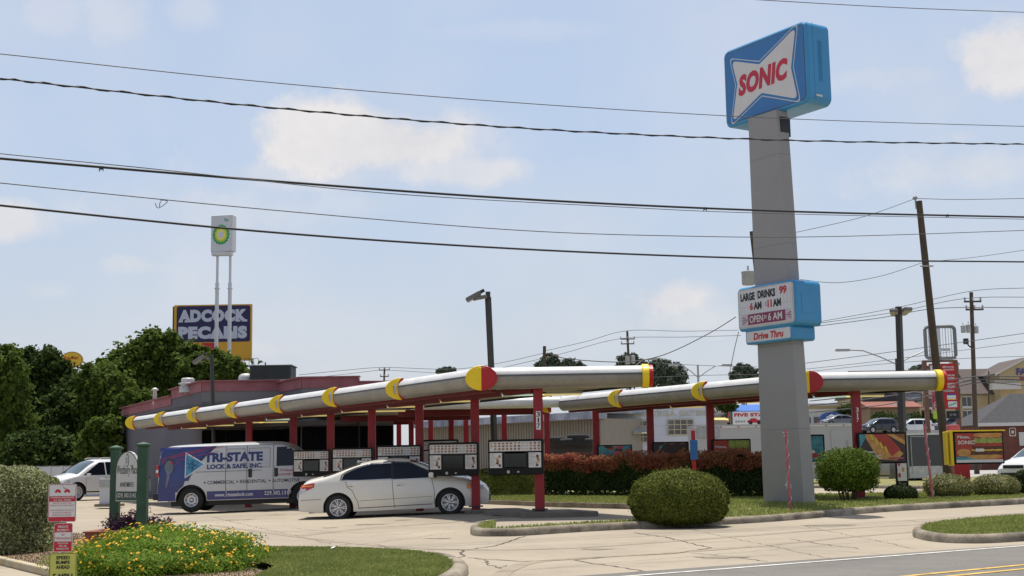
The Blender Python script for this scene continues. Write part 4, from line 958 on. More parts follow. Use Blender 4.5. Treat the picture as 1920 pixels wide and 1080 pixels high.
# ================================================================ menu boards
BFR = mat('menu_frame_black', (.008, .008, .008), .5, .1, 6, spec=.2); PAPER = mat('menu_paper', (.60, .585, .56), .5, .06, 5); SCR = mat('menu_screen', (.006, .008, .008), .12, .3, 2, spec=.6)
FOOD = [mat('food_red', (.30, .07, .05), .6, .2, 20), mat('food_brown', (.28, .14, .07), .6, .3, 20), mat('food_yellow', (.50, .34, .18), .6, .2, 20), mat('food_green', (.16, .24, .13), .6, .2, 20), mat('food_dark', (.12, .05, .03), .6, .2, 20)]
LINEG = mat('print_grey', (.25, .24, .24), .6, .1, 20)
def blobq(q, cx, cy, a, b, z, m, rn, n=9):
    q.add([(cx + a * math.cos(2 * math.pi * k / n) * rn.uniform(.8, 1.1), cy + b * math.sin(2 * math.pi * k / n) * rn.uniform(.8, 1.1), z) for k in range(n)], [list(range(n))], m)
def mk_board(label, loc, rz, wd, ht):
    r_ = thing('menu_board', label, 'menu board', loc, rz, 'drive-in menu boards'); F_ = frame((0, -.07, 0), (1, 0, 0)); rn = random.Random(3)
    q = MB(); q.prism(rrect(-wd / 2, 0, wd / 2, ht, .04), -.10, .0, BFR, F_, bev=.012)
    for a, b, c, d in ((-wd / 2, -.0, wd / 2, .02),): q.box((0, -.03, ht - .012), (wd - .06, .10, .02), BFR)
    q.build('housing', r_)
    q = MB(); x0 = -wd / 2 + .045; x1 = wd / 2 - .045; y1 = ht - .055; y0 = ht * .665
    q.prism(rrect(x0, y0, x1, y1, .008, 2), .002, .006, PAPER, F_)
    cw = (x1 - x0) / 13
    for r3 in range(3):
        for c in range(13):
            cx = x0 + cw * (c + .5); cy = y0 + (y1 - y0) * (.18 + .30 * r3)
            if c in (8, 9):
                for k in range(2): q.add([(cx - cw * .4, cy + .02 * k, .009), (cx + cw * .35, cy + .02 * k, .009), (cx + cw * .35, cy + .02 * k + .007, .009), (cx - cw * .4, cy + .02 * k + .007, .009)], [(0, 1, 2, 3)], LINEG, False, F_)
                continue
            if c == 0 and r3 == 0: continue
            ch = rn.choice
            q2 = [(cx + rn.uniform(-.01, .01), cy + .012)]
            vs = [(cx + (cw * .36) * math.cos(2 * math.pi * k / 8), cy + .012 + .024 * math.sin(2 * math.pi * k / 8), .009) for k in range(8)]; q.add(vs, [list(range(8))], rn.choice(FOOD[:3] + [FOOD[1]]), False, F_)
            vs = [(cx + .012 + (cw * .2) * math.cos(2 * math.pi * k / 7), cy + .020 + .012 * math.sin(2 * math.pi * k / 7), .011) for k in range(7)]; q.add(vs, [list(range(7))], rn.choice(FOOD), False, F_)
            q.add([(cx - cw * .4, cy - .035, .009), (cx + cw * .1, cy - .035, .009), (cx + cw * .1, cy - .028, .009), (cx - cw * .4, cy - .028, .009)], [(0, 1, 2, 3)], LINEG, False, F_)
    q.build('menu_strip', r_)
    for sg in (-1, 1):
        q = MB(); pw_ = wd * .225; px0 = x0 if sg < 0 else x1 - pw_; py0 = ht * .20; py1 = ht * .62
        q.prism(rrect(px0, py0, px0 + pw_, py1, .006, 2), .002, .006, PAPER, F_)
        for k in range(9):
            yy = py1 - .03 - k * (py1 - py0 - .05) / 9; ln = rn.uniform(.25, .5) * pw_
            q.add([(px0 + .012, yy, .009), (px0 + .012 + ln, yy, .009), (px0 + .012 + ln, yy + .008, .009), (px0 + .012, yy + .008, .009)], [(0, 1, 2, 3)], LINEG, False, F_)
        for k in range(5):
            cx = px0 + pw_ * rn.uniform(.62, .84); cy = py0 + (py1 - py0) * (.16 + .15 * k)
            vs = [(cx + pw_ * rn.uniform(.07, .16) * math.cos(a * .785), cy + rn.uniform(.025, .045) * math.sin(a * .785), .010 + k * .0006) for a in range(8)]; q.add(vs, [list(range(8))], rn.choice((FOOD[1], FOOD[2], FOOD[4], FOOD[3], FOOD[1])), False, F_)
        q.build('poster', r_)
    q = MB(); q.prism(rrect(-wd * .20, ht * .22, wd * .20, ht * .60, .01), .002, .010, SCR, F_); q.build('screen', r_)
    q = MB(); q.prism(ell(-wd * .13, ht * .085, .036, .036, 20), .001, .010, PAPER, F_); q.prism(ell(-wd * .13, ht * .085, .014, .014, 12), .010, .016, BFR, F_); q.prism(ell(wd * .05, ht * .085, .03, .022, 16), .001, .006, GREYM, F_); q.build('call_button', r_)
    q = MB(); q.box((0, -.02, ht / 2), (.5, .10, ht * .6), DARKM); q.build('bracket', r_)
    return r_
BA = math.radians(-14)
blabs = ['nearest and largest menu board, alone on the front red post at the right', 'menu board standing in front of the white sedan nose', 'menu board directly above the windshield of the white sedan', 'menu board above the trunk and rear roof of the sedan', 'menu board covering the nose of the locksmith van, farthest of the row']
bpx = [(916, 1019, 823, 891), (804, 899, 829, 893), (707, 793, 834, 893), (623, 702, 839, 893.5), (550, 622, 843, 894)]
for i, (x0, x1, y0, y1) in enumerate(bpx):
    Z = A_posts[i][1] - .17; a = P(x0, y1, Z); b = P(x1, y0, Z); wd = (b.x - a.x) / math.cos(BA) * .985
    if i == 0: bp = mk_board(blabs[0], ((a.x + b.x) / 2, Z - .12, a.z), BA, 1.36, .855); o = bp; w0 = 1.36; h0 = .855
    else: o = copy_tree(bp); o['label'] = blabs[i]; o.location = ((a.x + b.x) / 2, Z - .12, a.z)
    s_ = wd / w0; o.scale = (s_, 1, (b.z - a.z) / h0)
o = copy_tree(bp); o['label'] = 'menu board partly hidden behind the second board, between the red posts'; a = P(795, 880, 37.5); b = P(861, 824, 37.5); o.location = ((a.x + b.x) / 2, 37.2, a.z); o.scale = ((b.x - a.x) / 1.36 * 1.02, 1, (b.z - a.z) / .855)
# ---------------------------------------------------------------- food posters
PRED = mat('ad_red', (.42, .05, .03), .35, .15, 3); PBRN = mat('ad_brown', (.20, .06, .02), .35, .35, 6, col2=(.42, .17, .05)); PGRN = mat('ad_lettuce', (.25, .36, .07), .4, .3, 10, col2=(.42, .5, .12)); PORG = mat('ad_orange', (.62, .24, .05), .35, .25, 6, col2=(.7, .4, .12)); PBLU = mat('ad_blue', (.05, .22, .32), .35, .4, 5, col2=(.12, .42, .5)); PPNK = mat('ad_pink', (.45, .08, .14), .35, .4, 6)
PWH = mat('ad_white', (.72, .7, .68), .4, .05, 6); PYEL = mat('ad_mustard', (.75, .50, .06), .4, .1, 6); PMEAT = mat('ad_patty', (.10, .035, .015), .4, .4, 12); PDK = mat('ad_dark', (.05, .03, .03), .35, .3, 6)
def wavy(x0, x1, yc, h, amp, n=16, ph=0):
    up_ = [(x0 + (x1 - x0) * k / n, yc + h / 2 + amp * math.sin(k * 1.3 + ph)) for k in range(n + 1)]; dn_ = [(x0 + (x1 - x0) * k / n, yc - h / 2 + amp * .5 * math.sin(k * 1.7 + ph)) for k in range(n, -1, -1)]; return up_ + dn_
def art(q, kind, w_, h_, F_):
    """the food picture printed on a panel of size w_ x h_ (origin lower left)"""
    lay = [0.004]
    def L(pts, m):
        lay[0] += .0015; pts = [(min(w_ - .005, max(.005, a)), min(h_ - .005, max(.005, b))) for a, b in pts]; q.add([(a, b, lay[0]) for a, b in pts], [list(range(len(pts)))], m, False, F_)
    R_ = [(.004, .004), (w_ - .004, .004), (w_ - .004, h_ - .004), (.004, h_ - .004)]
    if kind == 'burger':
        L(R_, PRED); L([(0.004, 0.004), (w_, .004), (w_, h_ * .10), (.004, h_ * .10)], PWH); L([(.004, h_ * .10), (w_ * .55, h_ * .10), (w_ * .4, h_ * .22), (.004, h_ * .2)], PBLU)
        L(ell(w_ * .62, h_ * .20, w_ * .36, h_ * .10, 20), PORG); L(wavy(w_ * .32, w_ * .99, h_ * .32, h_ * .12, .012), PMEAT); L(wavy(w_ * .34, w_ * .99, h_ * .42, h_ * .05, .01, ph=1), PYEL); L(wavy(w_ * .36, w_ * .99, h_ * .50, h_ * .12, .012, ph=2), PMEAT)
        L(wavy(w_ * .42, w_ * .99, h_ * .60, h_ * .09, .012, ph=3), PRED); L(wavy(w_ * .40, w_ * .99, h_ * .74, h_ * .16, .02, ph=1), PGRN); L(ell(w_ * .72, h_ * .93, w_ * .34, h_ * .10, 20), PORG)
        L(ell(w_ * .17, h_ * .34, w_ * .15, h_ * .13, 20), PORG); L(wavy(w_ * .42, w_ * .60, h_ * .42, h_ * .10, .012, ph=4), PWH)
        for t_, y_, x_, ww, hh_ in (('Mmm,', .80, .05, .26, .12), ('SONIC', .62, .05, .36, .13)): q.text(t_, w_ * x_, h_ * y_, w_ * ww, h_ * hh_, PWH, F_, z=lay[0] + .004, bold=.03)
    elif kind == 'hotdog':
        L(R_, PDK); L([(w_ * .1, h_), (w_ * .45, h_), (w_ * .95, h_ * .3), (w_ * .8, h_ * .05), (w_ * .4, h_ * .1)], PORG); L([(w_ * .3, h_), (w_ * .6, h_), (w_ * .9, h_ * .45), (w_ * .7, h_ * .2)], PRED); L([(w_ * .6, h_), (w_, h_), (w_, h_ * .6)], PORG); L([(w_ * .75, h_), (w_, h_), (w_, h_ * .75)], PBRN)
        L([(.004, h_ * .5), (w_ * .15, h_ * .9), (w_ * .12, h_), (.004, h_)], PBLU)
        for k in range(9):
            a = (w_ * (.18 + .05 * k), h_ * (.92 - .075 * k + (.14 if k % 2 else 0))); b = (w_ * (.18 + .05 * (k + 1)), h_ * (.92 - .075 * (k + 1) + (.14 if (k + 1) % 2 else 0)))
            L([(a[0], a[1]), (b[0], b[1]), (b[0] + .045, b[1] + .03), (a[0] + .045, a[1] + .03)], PYEL)
        for t_, y_, x_, ww, hh_ in (('Mmm,', .30, .08, .26, .12), ('SONIC', .12, .08, .38, .14)): q.text(t_, w_ * x_, h_ * y_, w_ * ww, h_ * hh_, PWH, F_, z=lay[0] + .004, bold=.03)
        L([(w_ * .62, h_ * .10), (w_ * .95, h_ * .10), (w_ * .95, h_ * .16), (w_ * .62, h_ * .16)], PPNK)
    elif kind == 'mix':
        L(R_, PBLU)
        rn = random.Random(5)
        for k in range(14): L(ell(w_ * rn.random(), h_ * rn.random(), w_ * .12, h_ * .12, 9), rn.choice([PPNK, PBLU, PBRN, PRED, PDK]))
    elif kind == 'fries':
        L(R_, PDK)
        rn = random.Random(9)
        for k in range(16):
            a = w_ * rn.random(); b = h_ * rn.random(); L([(a, b), (a + .2, b + .16), (a + .16, b + .22), (a - .04, b + .05)], rn.choice([PBRN, PDK, PBLU, PBRN]))
    elif kind == 'green':
        L(R_, PGRN); L([(.004, .004), (w_ * .42, .004), (w_ * .42, h_), (.004, h_)], PRED); L(wavy(w_ * .4, w_ * .98, h_ * .5, h_ * .3, .02), PBRN)
        q.text('Mmm,', w_ * .04, h_ * .62, w_ * .32, h_ * .14, PWH, F_, z=lay[0] + .004, bold=.03); q.text('SONIC', w_ * .04, h_ * .38, w_ * .36, h_ * .15, PWH, F_, z=lay[0] + .004, bold=.03)
    elif kind == 'slush':
        L(R_, PBLU)
        for cx, cy, m in ((.5, .75, PBLU), (.3, .6, PPNK), (.7, .55, PBLU), (.45, .35, PWH), (.6, .2, PRED)): L(ell(w_ * cx, h_ * cy, w_ * .2, h_ * .1, 12), m)
def poster(label, x0, x1, y0, y1, Z, kind, rz=0.0, post=False, group='food poster boards on the farther stalls'):
    a = P(x0, y1, Z); b = P(x1, y0, Z); w_ = b.x - a.x; h_ = b.z - a.z
    r_ = thing('food_poster_board', label, 'poster board', (a.x, Z, a.z), rz, group)
    q = MB(); q.prism(rrect(-.04, -.04, w_ + .04, h_ + .04, .04), -.10, -.0, BFR, frame((0, 0, 0), (1, 0, 0)), bev=.01); q.build('housing', r_)
    q = MB(); art(q, kind, w_, h_, frame((0, -.002, 0), (1, 0, 0))); q.build('food_picture', r_)
    return r_, w_, h_
for lab, x0, x1, y0, y1, xi, kind in (('poster board with hot dog picture below the farther canopy by post 317', 1613, 1696, 813, 867, 0, 'hotdog'), ('narrow teal drinks poster just right of the tall pylon', 1500, 1543, 817, 864, 1, 'slush'), ('green and red burger poster above the hedge left of the pylon', 1339, 1405, 825, 866, 2, 'green'),
        ('dark brown fries poster above the middle of the red tipped hedge', 1226, 1289, 830, 866, 3, 'fries'), ('blue and pink poster above the left part of the hedge', 1123, 1183, 835, 868, 4, 'mix')):
    poster(lab, x0, x1, y0, y1, B_posts[xi][1] - .25, kind)
r_, w_, h_ = poster('large burger poster on a yellow and red pedestal near the right edge', 1793, 1878, 811, 868, 38, 'burger', 0, group=None)
q = MB(); q.box((-.13, .05, h_ / 2), (.09, .30, h_ + .16), YELP, bev=.02); q.box((-.24, .09, h_ / 2), (.07, .26, h_ + .1), YELP, bev=.02); q.box((w_ / 2, -.0, h_ + .06), (w_ + .16, .16, .035), YELP, bev=.01); q.build('yellow_trim', r_)
q = MB(); gz0 = -r_.location.z + .1; q.box((.16, .12, gz0 / 2 - .04), (.42, .3, -gz0), REDS, bev=.02); q.build('pedestal', r_); q = MB(); q.box((.0, .12, h_ + .14), (.34, .2, .2), mat('pink_cap', (.55, .12, .14), .5, .1, 4), bev=.03); q.build('cap', r_)
# slim promo stand between the shrubs
a = P(1680, 902, 38); b = P(1699, 833, 38); st = thing('promo_stand', 'slim black promotion stand with food pictures between the small clipped bush and the round shrub', 'sign stand', ((a.x + b.x) / 2, 38, .12)); w_ = b.x - a.x; h_ = b.z - .12
q = MB(); q.box((0, 0, h_ / 2), (w_, .10, h_), BFR, bev=.015); q.box((0, 0, .03), (w_ + .14, .4, .05), BFR); q.build('frame', st)
q = MB(); F_ = frame((-w_ / 2 + .04, -.056, h_ * .35), (1, 0, 0)); q.prism([(0, 0), (w_ - .08, 0), (w_ - .08, h_ * .6), (0, h_ * .6)], 0, .003, PWH, F_)
for k, m in enumerate((PRED, PORG, PPNK, PBRN, PRED)): q.prism(ell(.05 + .08 * (k % 2) * (w_ / .25), h_ * (.1 + .1 * k), .04, .07, 10), .003, .006, m, F_)
q.text('Taste', .02, -.12, w_ - .14, .07, PWH, F_, z=.004); q.build('picture', st)
# ================================================================ the tall pylon sign
SA = math.radians(32.5); Sa = Vector((-math.sin(SA), math.cos(SA), 0)); Sb = Vector((math.cos(SA), math.sin(SA), 0))
pc = Vector((6.76, 33.68, .12))
BLUE1 = mat('sign_cabinet_blue', (.035, .25, .50), .35, .06, 1.5, coat=.2); BLUE2 = mat('sign_face_blue', (.035, .17, .42), .35, .05, 1.5); OFFW = mat('sign_white', (.62, .60, .59), .45, .04, 2); CRED = mat('sign_red', (.50, .02, .05), .4, .06, 3)
PYL = mat('pylon_grey_paint', (.28, .275, .275), .6, .05, .8, bump=.1, bscale=20, stain=.02, sscale=.8)
py = thing('pylon_sign', 'tall grey pylon with tilted blue drive-in sign box and reader board beside the grass', 'sign', pc)
ztop = P(1457, 225, 33.2).z + .25 - pc.z; zrb = P(1490, 522, 32.5).z - pc.z
MS = Matrix(((Sa.x, Sb.x, 0, 0), (Sa.y, Sb.y, 0, 0), (0, 0, 1, 0), (0, 0, 0, 1)))
q = MB()
def pbox(z0, z1, wa0, wb0, wa1, wb1, m):
    k0 = .09 * (1 - z0 / 5); k1 = .09 * (1 - z1 / 5)
    vs = [(sx_ * wa0 / 2, sy_ * wb0 / 2 + k0, z0) for sx_, sy_ in ((-1, -1), (1, -1), (1, 1), (-1, 1))] + [(sx_ * wa1 / 2, sy_ * wb1 / 2 + k1, z1) for sx_, sy_ in ((-1, -1), (1, -1), (1, 1), (-1, 1))]
    q.add(vs, [(0, 3, 2, 1), (4, 5, 6, 7), (0, 1, 5, 4), (1, 2, 6, 5), (2, 3, 7, 6), (3, 0, 4, 7)], m, False, MS)
zs_ = [-.1, 1.95, 4.05, 6.6, 8.9, ztop]; wa_ = [1.42, 1.36, 1.25, 1.17, 1.09, 1.03]
for i in range(5): pbox(zs_[i], zs_[i + 1] - .006, wa_[i], .39, wa_[i + 1], .39, PYL); pbox(zs_[i + 1] - .006, zs_[i + 1], wa_[i + 1] - .01, .38, wa_[i + 1] - .01, .38, SEAMC)
q.build('column', py)
q = MB(); q.box((-wa_[5] / 2 - .005, 0, ztop - .42), (.02, .36, .5), BLACK, MS); q.build('access_panel', py)
q = MB(); q.box((wa_[5] * .0, -.20, ztop - .62), (.5, .012, .34), PYL, MS); q.build('hatch', py)
# sign frame: x runs from far (left in the photo) to near, y up
def sframe(z): return frame(Vector((0, 0, z)), -Sa)     # normal then points left towards the drive
Wm, Tm = 3.13, .77; zm0 = P(1520, 191, 32.35).z - pc.z; zm1 = P(1512, 36.5, 32.35).z - pc.z; Hm = zm1 - zm0
FM = T(.21, .17, 0) @ sframe(zm0)
nrm = Vector((FM[0][2], FM[1][2], FM[2][2]))
q = MB(); out_ = rrect(-Wm / 2, 0, Wm / 2, Hm, .20, 6); q.prism(out_, -Tm / 2, Tm / 2, BLUE1, FM, bev=.05)
q2 = offset(out_, -.055); 

for k in range(34): q.box((Wm / 2 + .004, Hm * .28 + k * Hm * .50 / 34, -.05), (.012, .014, .13), mat('vent_slot', (.034, .235, .475), .5, .1, 3), FM)
q.box((Wm / 2 + .002, Hm * .5, .17), (.004, Hm * .96, .006), BLUE2, FM); q.box((Wm / 2 + .014, .2, .05), (.02, .05, .2), WHITEP, FM)
q.build('sign_cabinet', py)
q = MB(); fp = rrect(-Wm / 2 + .11, .11, Wm / 2 - .11, Hm - .11, .11, 5)
q.prism(fp, Tm / 2 + .001, Tm / 2 + .006, BLUE2, FM)
for e in range(4): pass
q.prism(offset(fp, .02), Tm / 2 - .001, Tm / 2 + .0005, SEAMC, FM)
bow = [(.115, .84), (.45, .665), (.885, .95), (.815, .48), (.875, .075), (.465, .30), (.10, .06), (.175, .52)]
bw = [((u_ - .5) * Wm, v_ * Hm) for u_, v_ in bow]
def rnd(p, d):
    p = offset(p, d); n = len(p); o = []
    for i in range(n):
        a, b, c = Vector(p[i - 1]), Vector(p[i]), Vector(p[(i + 1) % n]); r2 = .20 if i in (0, 2, 4, 6) else .05
        s0 = b + (a - b).normalized() * r2; s1 = b + (c - b).normalized() * r2
        for k in range(6): t = k / 5; o.append(tuple(s0.lerp(b, t).lerp(b.lerp(s1, t), t)))
    return o
q.prism(rnd(bw, .085), Tm / 2 + .006, Tm / 2 + .009, OFFW, FM); q.prism(rnd(bw, .062), Tm / 2 + .009, Tm / 2 + .012, BLUE2, FM); q.prism(rnd(bw, 0), Tm / 2 + .012, Tm / 2 + .016, OFFW, FM)
q.build('emblem_face', py)
q = MB(); 
vs, fs = textmesh('SONIC', 1.86, .57, .055, .18, 1.06)
q.add([(-.98 + a, .345 * Hm + b + .02 * a, Tm / 2 + .022) for a, b in vs], fs, CRED, False, FM)
q.build('lettering', py)
# reader board
Wr, Tr = 2.13, .85; zr0 = P(1492, 608, 32.5).z - pc.z; Hr = zrb - zr0; FR = sframe(zr0)
q = MB(); q.prism(rrect(-Wr / 2, 0, Wr / 2, Hr, .14, 6), -Tr / 2, Tr / 2, BLUE1, FR, bev=.04); 
for a, b, c, d in ((Wr / 2 + .003, Hr * .3, .2, .5),): q.box((Wr / 2 + .004, Hr * .48, .0), (.006, Hr * .42, .46), BLUE1, FR)
q.build('reader_cabinet', py)
RW = mat('reader_white', (.60, .60, .62), .4, .05, 2); RTRIM = mat('reader_trim', (.50, .48, .45), .4, .1, 4)
q = MB(); q.prism(rrect(-Wr / 2 + .06, .07, Wr / 2 - .06, Hr - .055, .09), Tr / 2 + .001, Tr / 2 + .012, RTRIM, FR); q.prism(rrect(-Wr / 2 + .09, .12, Wr / 2 - .11, Hr - .09, .05), Tr / 2 + .012, Tr / 2 + .016, RW, FR)
for k in range(3): q.box((0, .30 + .3 * k, Tr / 2 + .018), (Wr - .22, .006, .004), mat('track', (.42, .42, .44), .5, .1, 5), FR)
for k in range(16): q.box((-Wr / 2 + .16 + k * (Wr - .32) / 15, Hr * .5, Tr / 2 + .017), (.004, Hr - .24, .003), mat('track', (.42, .42, .44), .5, .1, 5), FR)
q.build('reader_face', py)
TBK = TXTB; TRD = mat('letter_red', (.48, .02, .03), .5, .08, 5)
MAG = mat('banner_magenta', (.22, .035, .09), .5, .1, 3)
q = MB(); z_ = Tr / 2 + .020; hx = -Wr / 2
q.text('LARGE', hx + .16, Hr * .68, .53, .205, TBK, FR, z=z_, bold=.05); q.text('DRINKS', hx + .80, Hr * .69, .64, .205, TBK, FR, z=z_, bold=.05); q.text('99', hx + 1.58, Hr * .715, .26, .205, TRD, FR, z=z_, bold=.05)
q.text('6', hx + .50, Hr * .455, .11, .195, TRD, FR, z=z_, bold=.05); q.text('AM', hx + .64, Hr * .455, .29, .195, TBK, FR, z=z_, bold=.05); q.text(':', hx + 1.06, Hr * .50, .05, .10, TRD, FR, z=z_, bold=.03); q.text('11', hx + 1.15, Hr * .46, .15, .195, TRD, FR, z=z_, bold=.05); q.text('AM', hx + 1.34, Hr * .46, .29, .195, TBK, FR, z=z_, bold=.05)
q.build('changeable_letters', py)
q = MB(); q.prism([(hx + .16, .14), (Wr / 2 - .16, .14), (Wr / 2 - .16, .42), (hx + .16, .42)], z_ - .002, z_ + .002, mat('banner_pale', (.50, .46, .50), .5, .1, 6), FR); q.prism([(hx + .42, .145), (Wr / 2 - .36, .145), (Wr / 2 - .36, .415), (hx + .42, .415)], z_ + .002, z_ + .004, MAG, FR)
for sgn_, xx in ((-1, hx + .42), (1, Wr / 2 - .36)):
    for k in range(3): q.add([(xx, .28, z_ + .005), (xx + sgn_ * .2, .17 + .08 * k, z_ + .005), (xx + sgn_ * .2, .20 + .08 * k, z_ + .005)], [(0, 1, 2)], MAG, False, FR)
q.text('OPEN', hx + .48, .19, .50, .18, OFFW, FR, z=z_ + .008, bold=.02); q.text('BY', hx + 1.02, .25, .10, .09, OFFW, FR, z=z_ + .008, bold=.02); q.text('6 AM', hx + 1.16, .19, .50, .19, OFFW, FR, z=z_ + .008, bold=.02)
q.build('banner', py)
Wd, Td = 1.69, .78; zd0 = P(1485, 635.5, 32.6).z - pc.z; zd1 = P(1485, 609, 32.6).z - pc.z + .03; Hd = zd1 - zd0; FD = sframe(zd0)
q = MB(); q.prism(rrect(-Wd / 2, 0, Wd / 2, Hd, .08), -Td / 2, Td / 2, BLUE1, FD, bev=.03); q.build('lower_cabinet', py)
q = MB(); q.prism(rrect(-Wd / 2 + .06, .055, Wd / 2 - .05, Hd - .055, .04), Td / 2 + .001, Td / 2 + .005, OFFW, FD); q.text('Drive Thru', -Wd / 2 + .32, .10, 1.08, Hd - .2, TRD, FD, z=Td / 2 + .01, bold=.035, shear=.15); q.build('lower_face', py)
# ================================================================ entrance sign, notices
GRN = mat('green_post_paint', (.035, .085, .05), .6, .25, 4, bump=.2); CREAM = mat('sign_cream', (.56, .55, .53), .6, .06, 3)
es_ = thing('entrance_sign', 'arched white apartment sign between two green posts', 'sign', (P(238, 900, 20).x, 20, .3))
def lx(x, Z=20): return P(x, 900, Z).x - es_.location.x
def lz(y, x=238, Z=20): return P(x, y, Z).z - es_.location.z
# board: far left side, near right
for (xx, yt, wdp, dz_) in ((216.5, 842, .135, .36), (268, 836, .145, -.25)):
    q = MB(); a = lx(xx, 20 + dz_); h1 = lz(yt, xx, 20 + dz_); q.box((a, dz_, (h1 - .3) / 2), (wdp, wdp, h1 + .3), GRN, bev=.012)
    q.box((a, dz_, h1 + .012), (wdp + .05, wdp + .05, .03), GRN, bev=.008)
    q.add([(a - .08, dz_ - .08, h1 + .027), (a + .08, dz_ - .08, h1 + .027), (a + .08, dz_ + .08, h1 + .027), (a - .08, dz_ + .08, h1 + .027), (a, dz_, h1 + .06)], [(0, 1, 4), (1, 2, 4), (2, 3, 4), (3, 0, 4)], GRN)
    q.build('post', es_)
bxa, bxb = lx(219, 20.26), lx(262, 19.82); FE = frame((bxa, .26, lz(942)), (bxb - bxa, -.44, 0)); wE = math.hypot(bxb - bxa, .44); hE = lz(846) - lz(942)
arch = [(0, 0), (wE, 0), (wE, hE * .60)] + [(wE / 2 + wE / 2 * math.cos(math.radians(a)), hE * .60 + hE * .40 * math.sin(math.radians(a))) for a in range(10, 171, 10)] + [(0, hE * .60)]
q = MB(); q.prism(arch, -.02, .02, CREAM, FE, bev=.004); q.build('panel', es_)
q = MB(); ring = offset(arch, -.015)
for i in range(len(arch)):
    a = arch[i]; b = arch[(i + 1) % len(arch)]; c = ring[(i + 1) % len(arch)]; d = ring[i]; q.add([(a[0], a[1], .0225), (b[0], b[1], .0225), (c[0], c[1], .0225), (d[0], d[1], .0225)], [(0, 1, 2, 3)], GRN, False, FE)
q.prism([(.03, .03), (wE - .03, .03), (wE - .03, .16), (.03, .16)], .021, .024, GRN, FE)
q.text('(229) 382-2142', .05, .055, wE - .10, .08, CREAM, FE, z=.028, bold=.02)
q.text('Westbury Place', .03, hE * .50, wE - .06, .17, GRN, FE, z=.024, bold=.0); q.text('APARTMENTS', .13, hE * .30, wE - .26, .07, GRN, FE, z=.024, bold=.01)
for a_, b_ in ((.045, .10), (.034, .085)): q.prism(ell(wE / 2, hE * .82, a_, b_, 20), .021, .023 + (.001 if a_ < .04 else 0), GRN if a_ > .04 else CREAM, FE)
q.text('S', wE / 2 - .015, hE * .82 - .04, .03, .08, GRN, FE, z=.028); q.build('lettering', es_)
BRICK = mat('planter_brick', (.26, .075, .045), .8, .25, 6, col2=(.33, .13, .09), bump=.4)
pl = thing('brick_planter', 'low red brick planter at the foot of the arched sign', 'planter', (P(215, 1000, 20).x, 20.1, 0))
q = MB(); x0 = P(157, 1000, 19.5).x - pl.location.x; x1 = P(318, 1000, 20).x - pl.location.x; zt = P(180, 1000, 19.5).z
q.box(((x0 + x1) / 2, -.5, zt / 2), (x1 - x0, .12, zt), BRICK); q.box((x0 + .06, .15, zt / 2), (.12, 1.18, zt), BRICK); q.box((x1 - .06, .15, zt / 2), (.12, 1.18, zt), BRICK); q.box(((x0 + x1) / 2, .8, zt / 2), (x1 - x0, .12, zt), BRICK)
q.box(((x0 + x1) / 2, -.5, zt + .014), (x1 - x0 + .05, .18, .025), BRICK, bev=.008); q.box((x0 + .05, .15, zt + .012), (.18, 1.2, .025), BRICK, bev=.008); q.build('wall', pl)
q = MB(); q.box(((x0 + x1) / 2, .15, zt - .08), (x1 - x0 - .2, 1.2, .05), STRAW); q.build('soil', pl)
PUR = mat('purple_leaves', (.055, .012, .035), .6, .3, 3, col2=(.11, .03, .07), island=.6, trans=.15)
c = P(250, 985, 19.9); o = foliage('purple_plant', [(c.x - .18, 20.0, c.z - .02, .30, .28, .20), (c.x + .05, 20.0, c.z + .02, .24, .25, .22), (c.x + .34, 20.1, c.z - .04, .22, .25, .16)], 2600, .075, PUR, None, 5, shell=.9, lump=.3, aspect=3.2)
recenter(o, (c.x, 20, zt - .05)); tag(o, 'dark purple leafy plants growing around the green sign posts', 'plant')
NW = mat('notice_white', (.66, .65, .63), .5, .05, 4); NR = mat('notice_red', (.50, .02, .035), .5, .08, 4); NY = mat('notice_yellow', (.55, .55, .12), .5, .2, 4); NB = mat('notice_print', (.03, .03, .02), .6, .1, 4)
ZN = 15.0
sp = thing('sign_post', 'square steel post carrying the stacked warning notices at the lower left', 'post', (P(118, 1000, ZN).x, ZN + .03, 0))
q = MB(); q.box((0, 0, P(118, 925, ZN).z / 2), (.045, .03, P(118, 915, ZN).z), GREYM); q.build('pole', sp)
def notice(name, label, cx, x0, x1, y0, y1, base, bord, fn):
    a = P(x0, y1, ZN); b = P(x1, y0, ZN); w_ = b.x - a.x; h_ = b.z - a.z; r_ = thing(name, label, 'notice', (a.x, ZN, a.z), 0, None); F_ = frame((0, 0, 0), (1, 0, 0))
    q = MB(); q.prism(rrect(0, 0, w_, h_, .02), -.003, .002, base, F_); pts = offset(rrect(0, 0, w_, h_, .02), -.006); q.build('plate', r_)
    q = MB(); p_ = offset(rrect(0, 0, w_, h_, .02), -.005); i_ = offset(rrect(0, 0, w_, h_, .02), -.010)
    for i in range(len(p_)):
        j = (i + 1) % len(p_); q.add([(*p_[i], .0035), (*p_[j], .0035), (*i_[j], .0035), (*i_[i], .0035)], [(0, 1, 2, 3)], bord, False, F_)
    fn(q, w_, h_, F_); 
    for yy in (.015, h_ - .015): q.prism(ell(w_ / 2, yy, .005, .005, 8), .003, .007, GREYM, F_)
    q.build('printing', r_); return r_
def band(q, w_, y0, y1, F_, m=NR, x=.012): q.prism([(x, y0), (w_ - x, y0), (w_ - x, y1), (x, y1)], .0025, .004, m, F_)
def tl(q, s, w_, xc, y, ww, h, F_, m, b=.02): q.text(s, xc * w_ - ww * w_ / 2, y, ww * w_, h, m, F_, z=.006, bold=b)
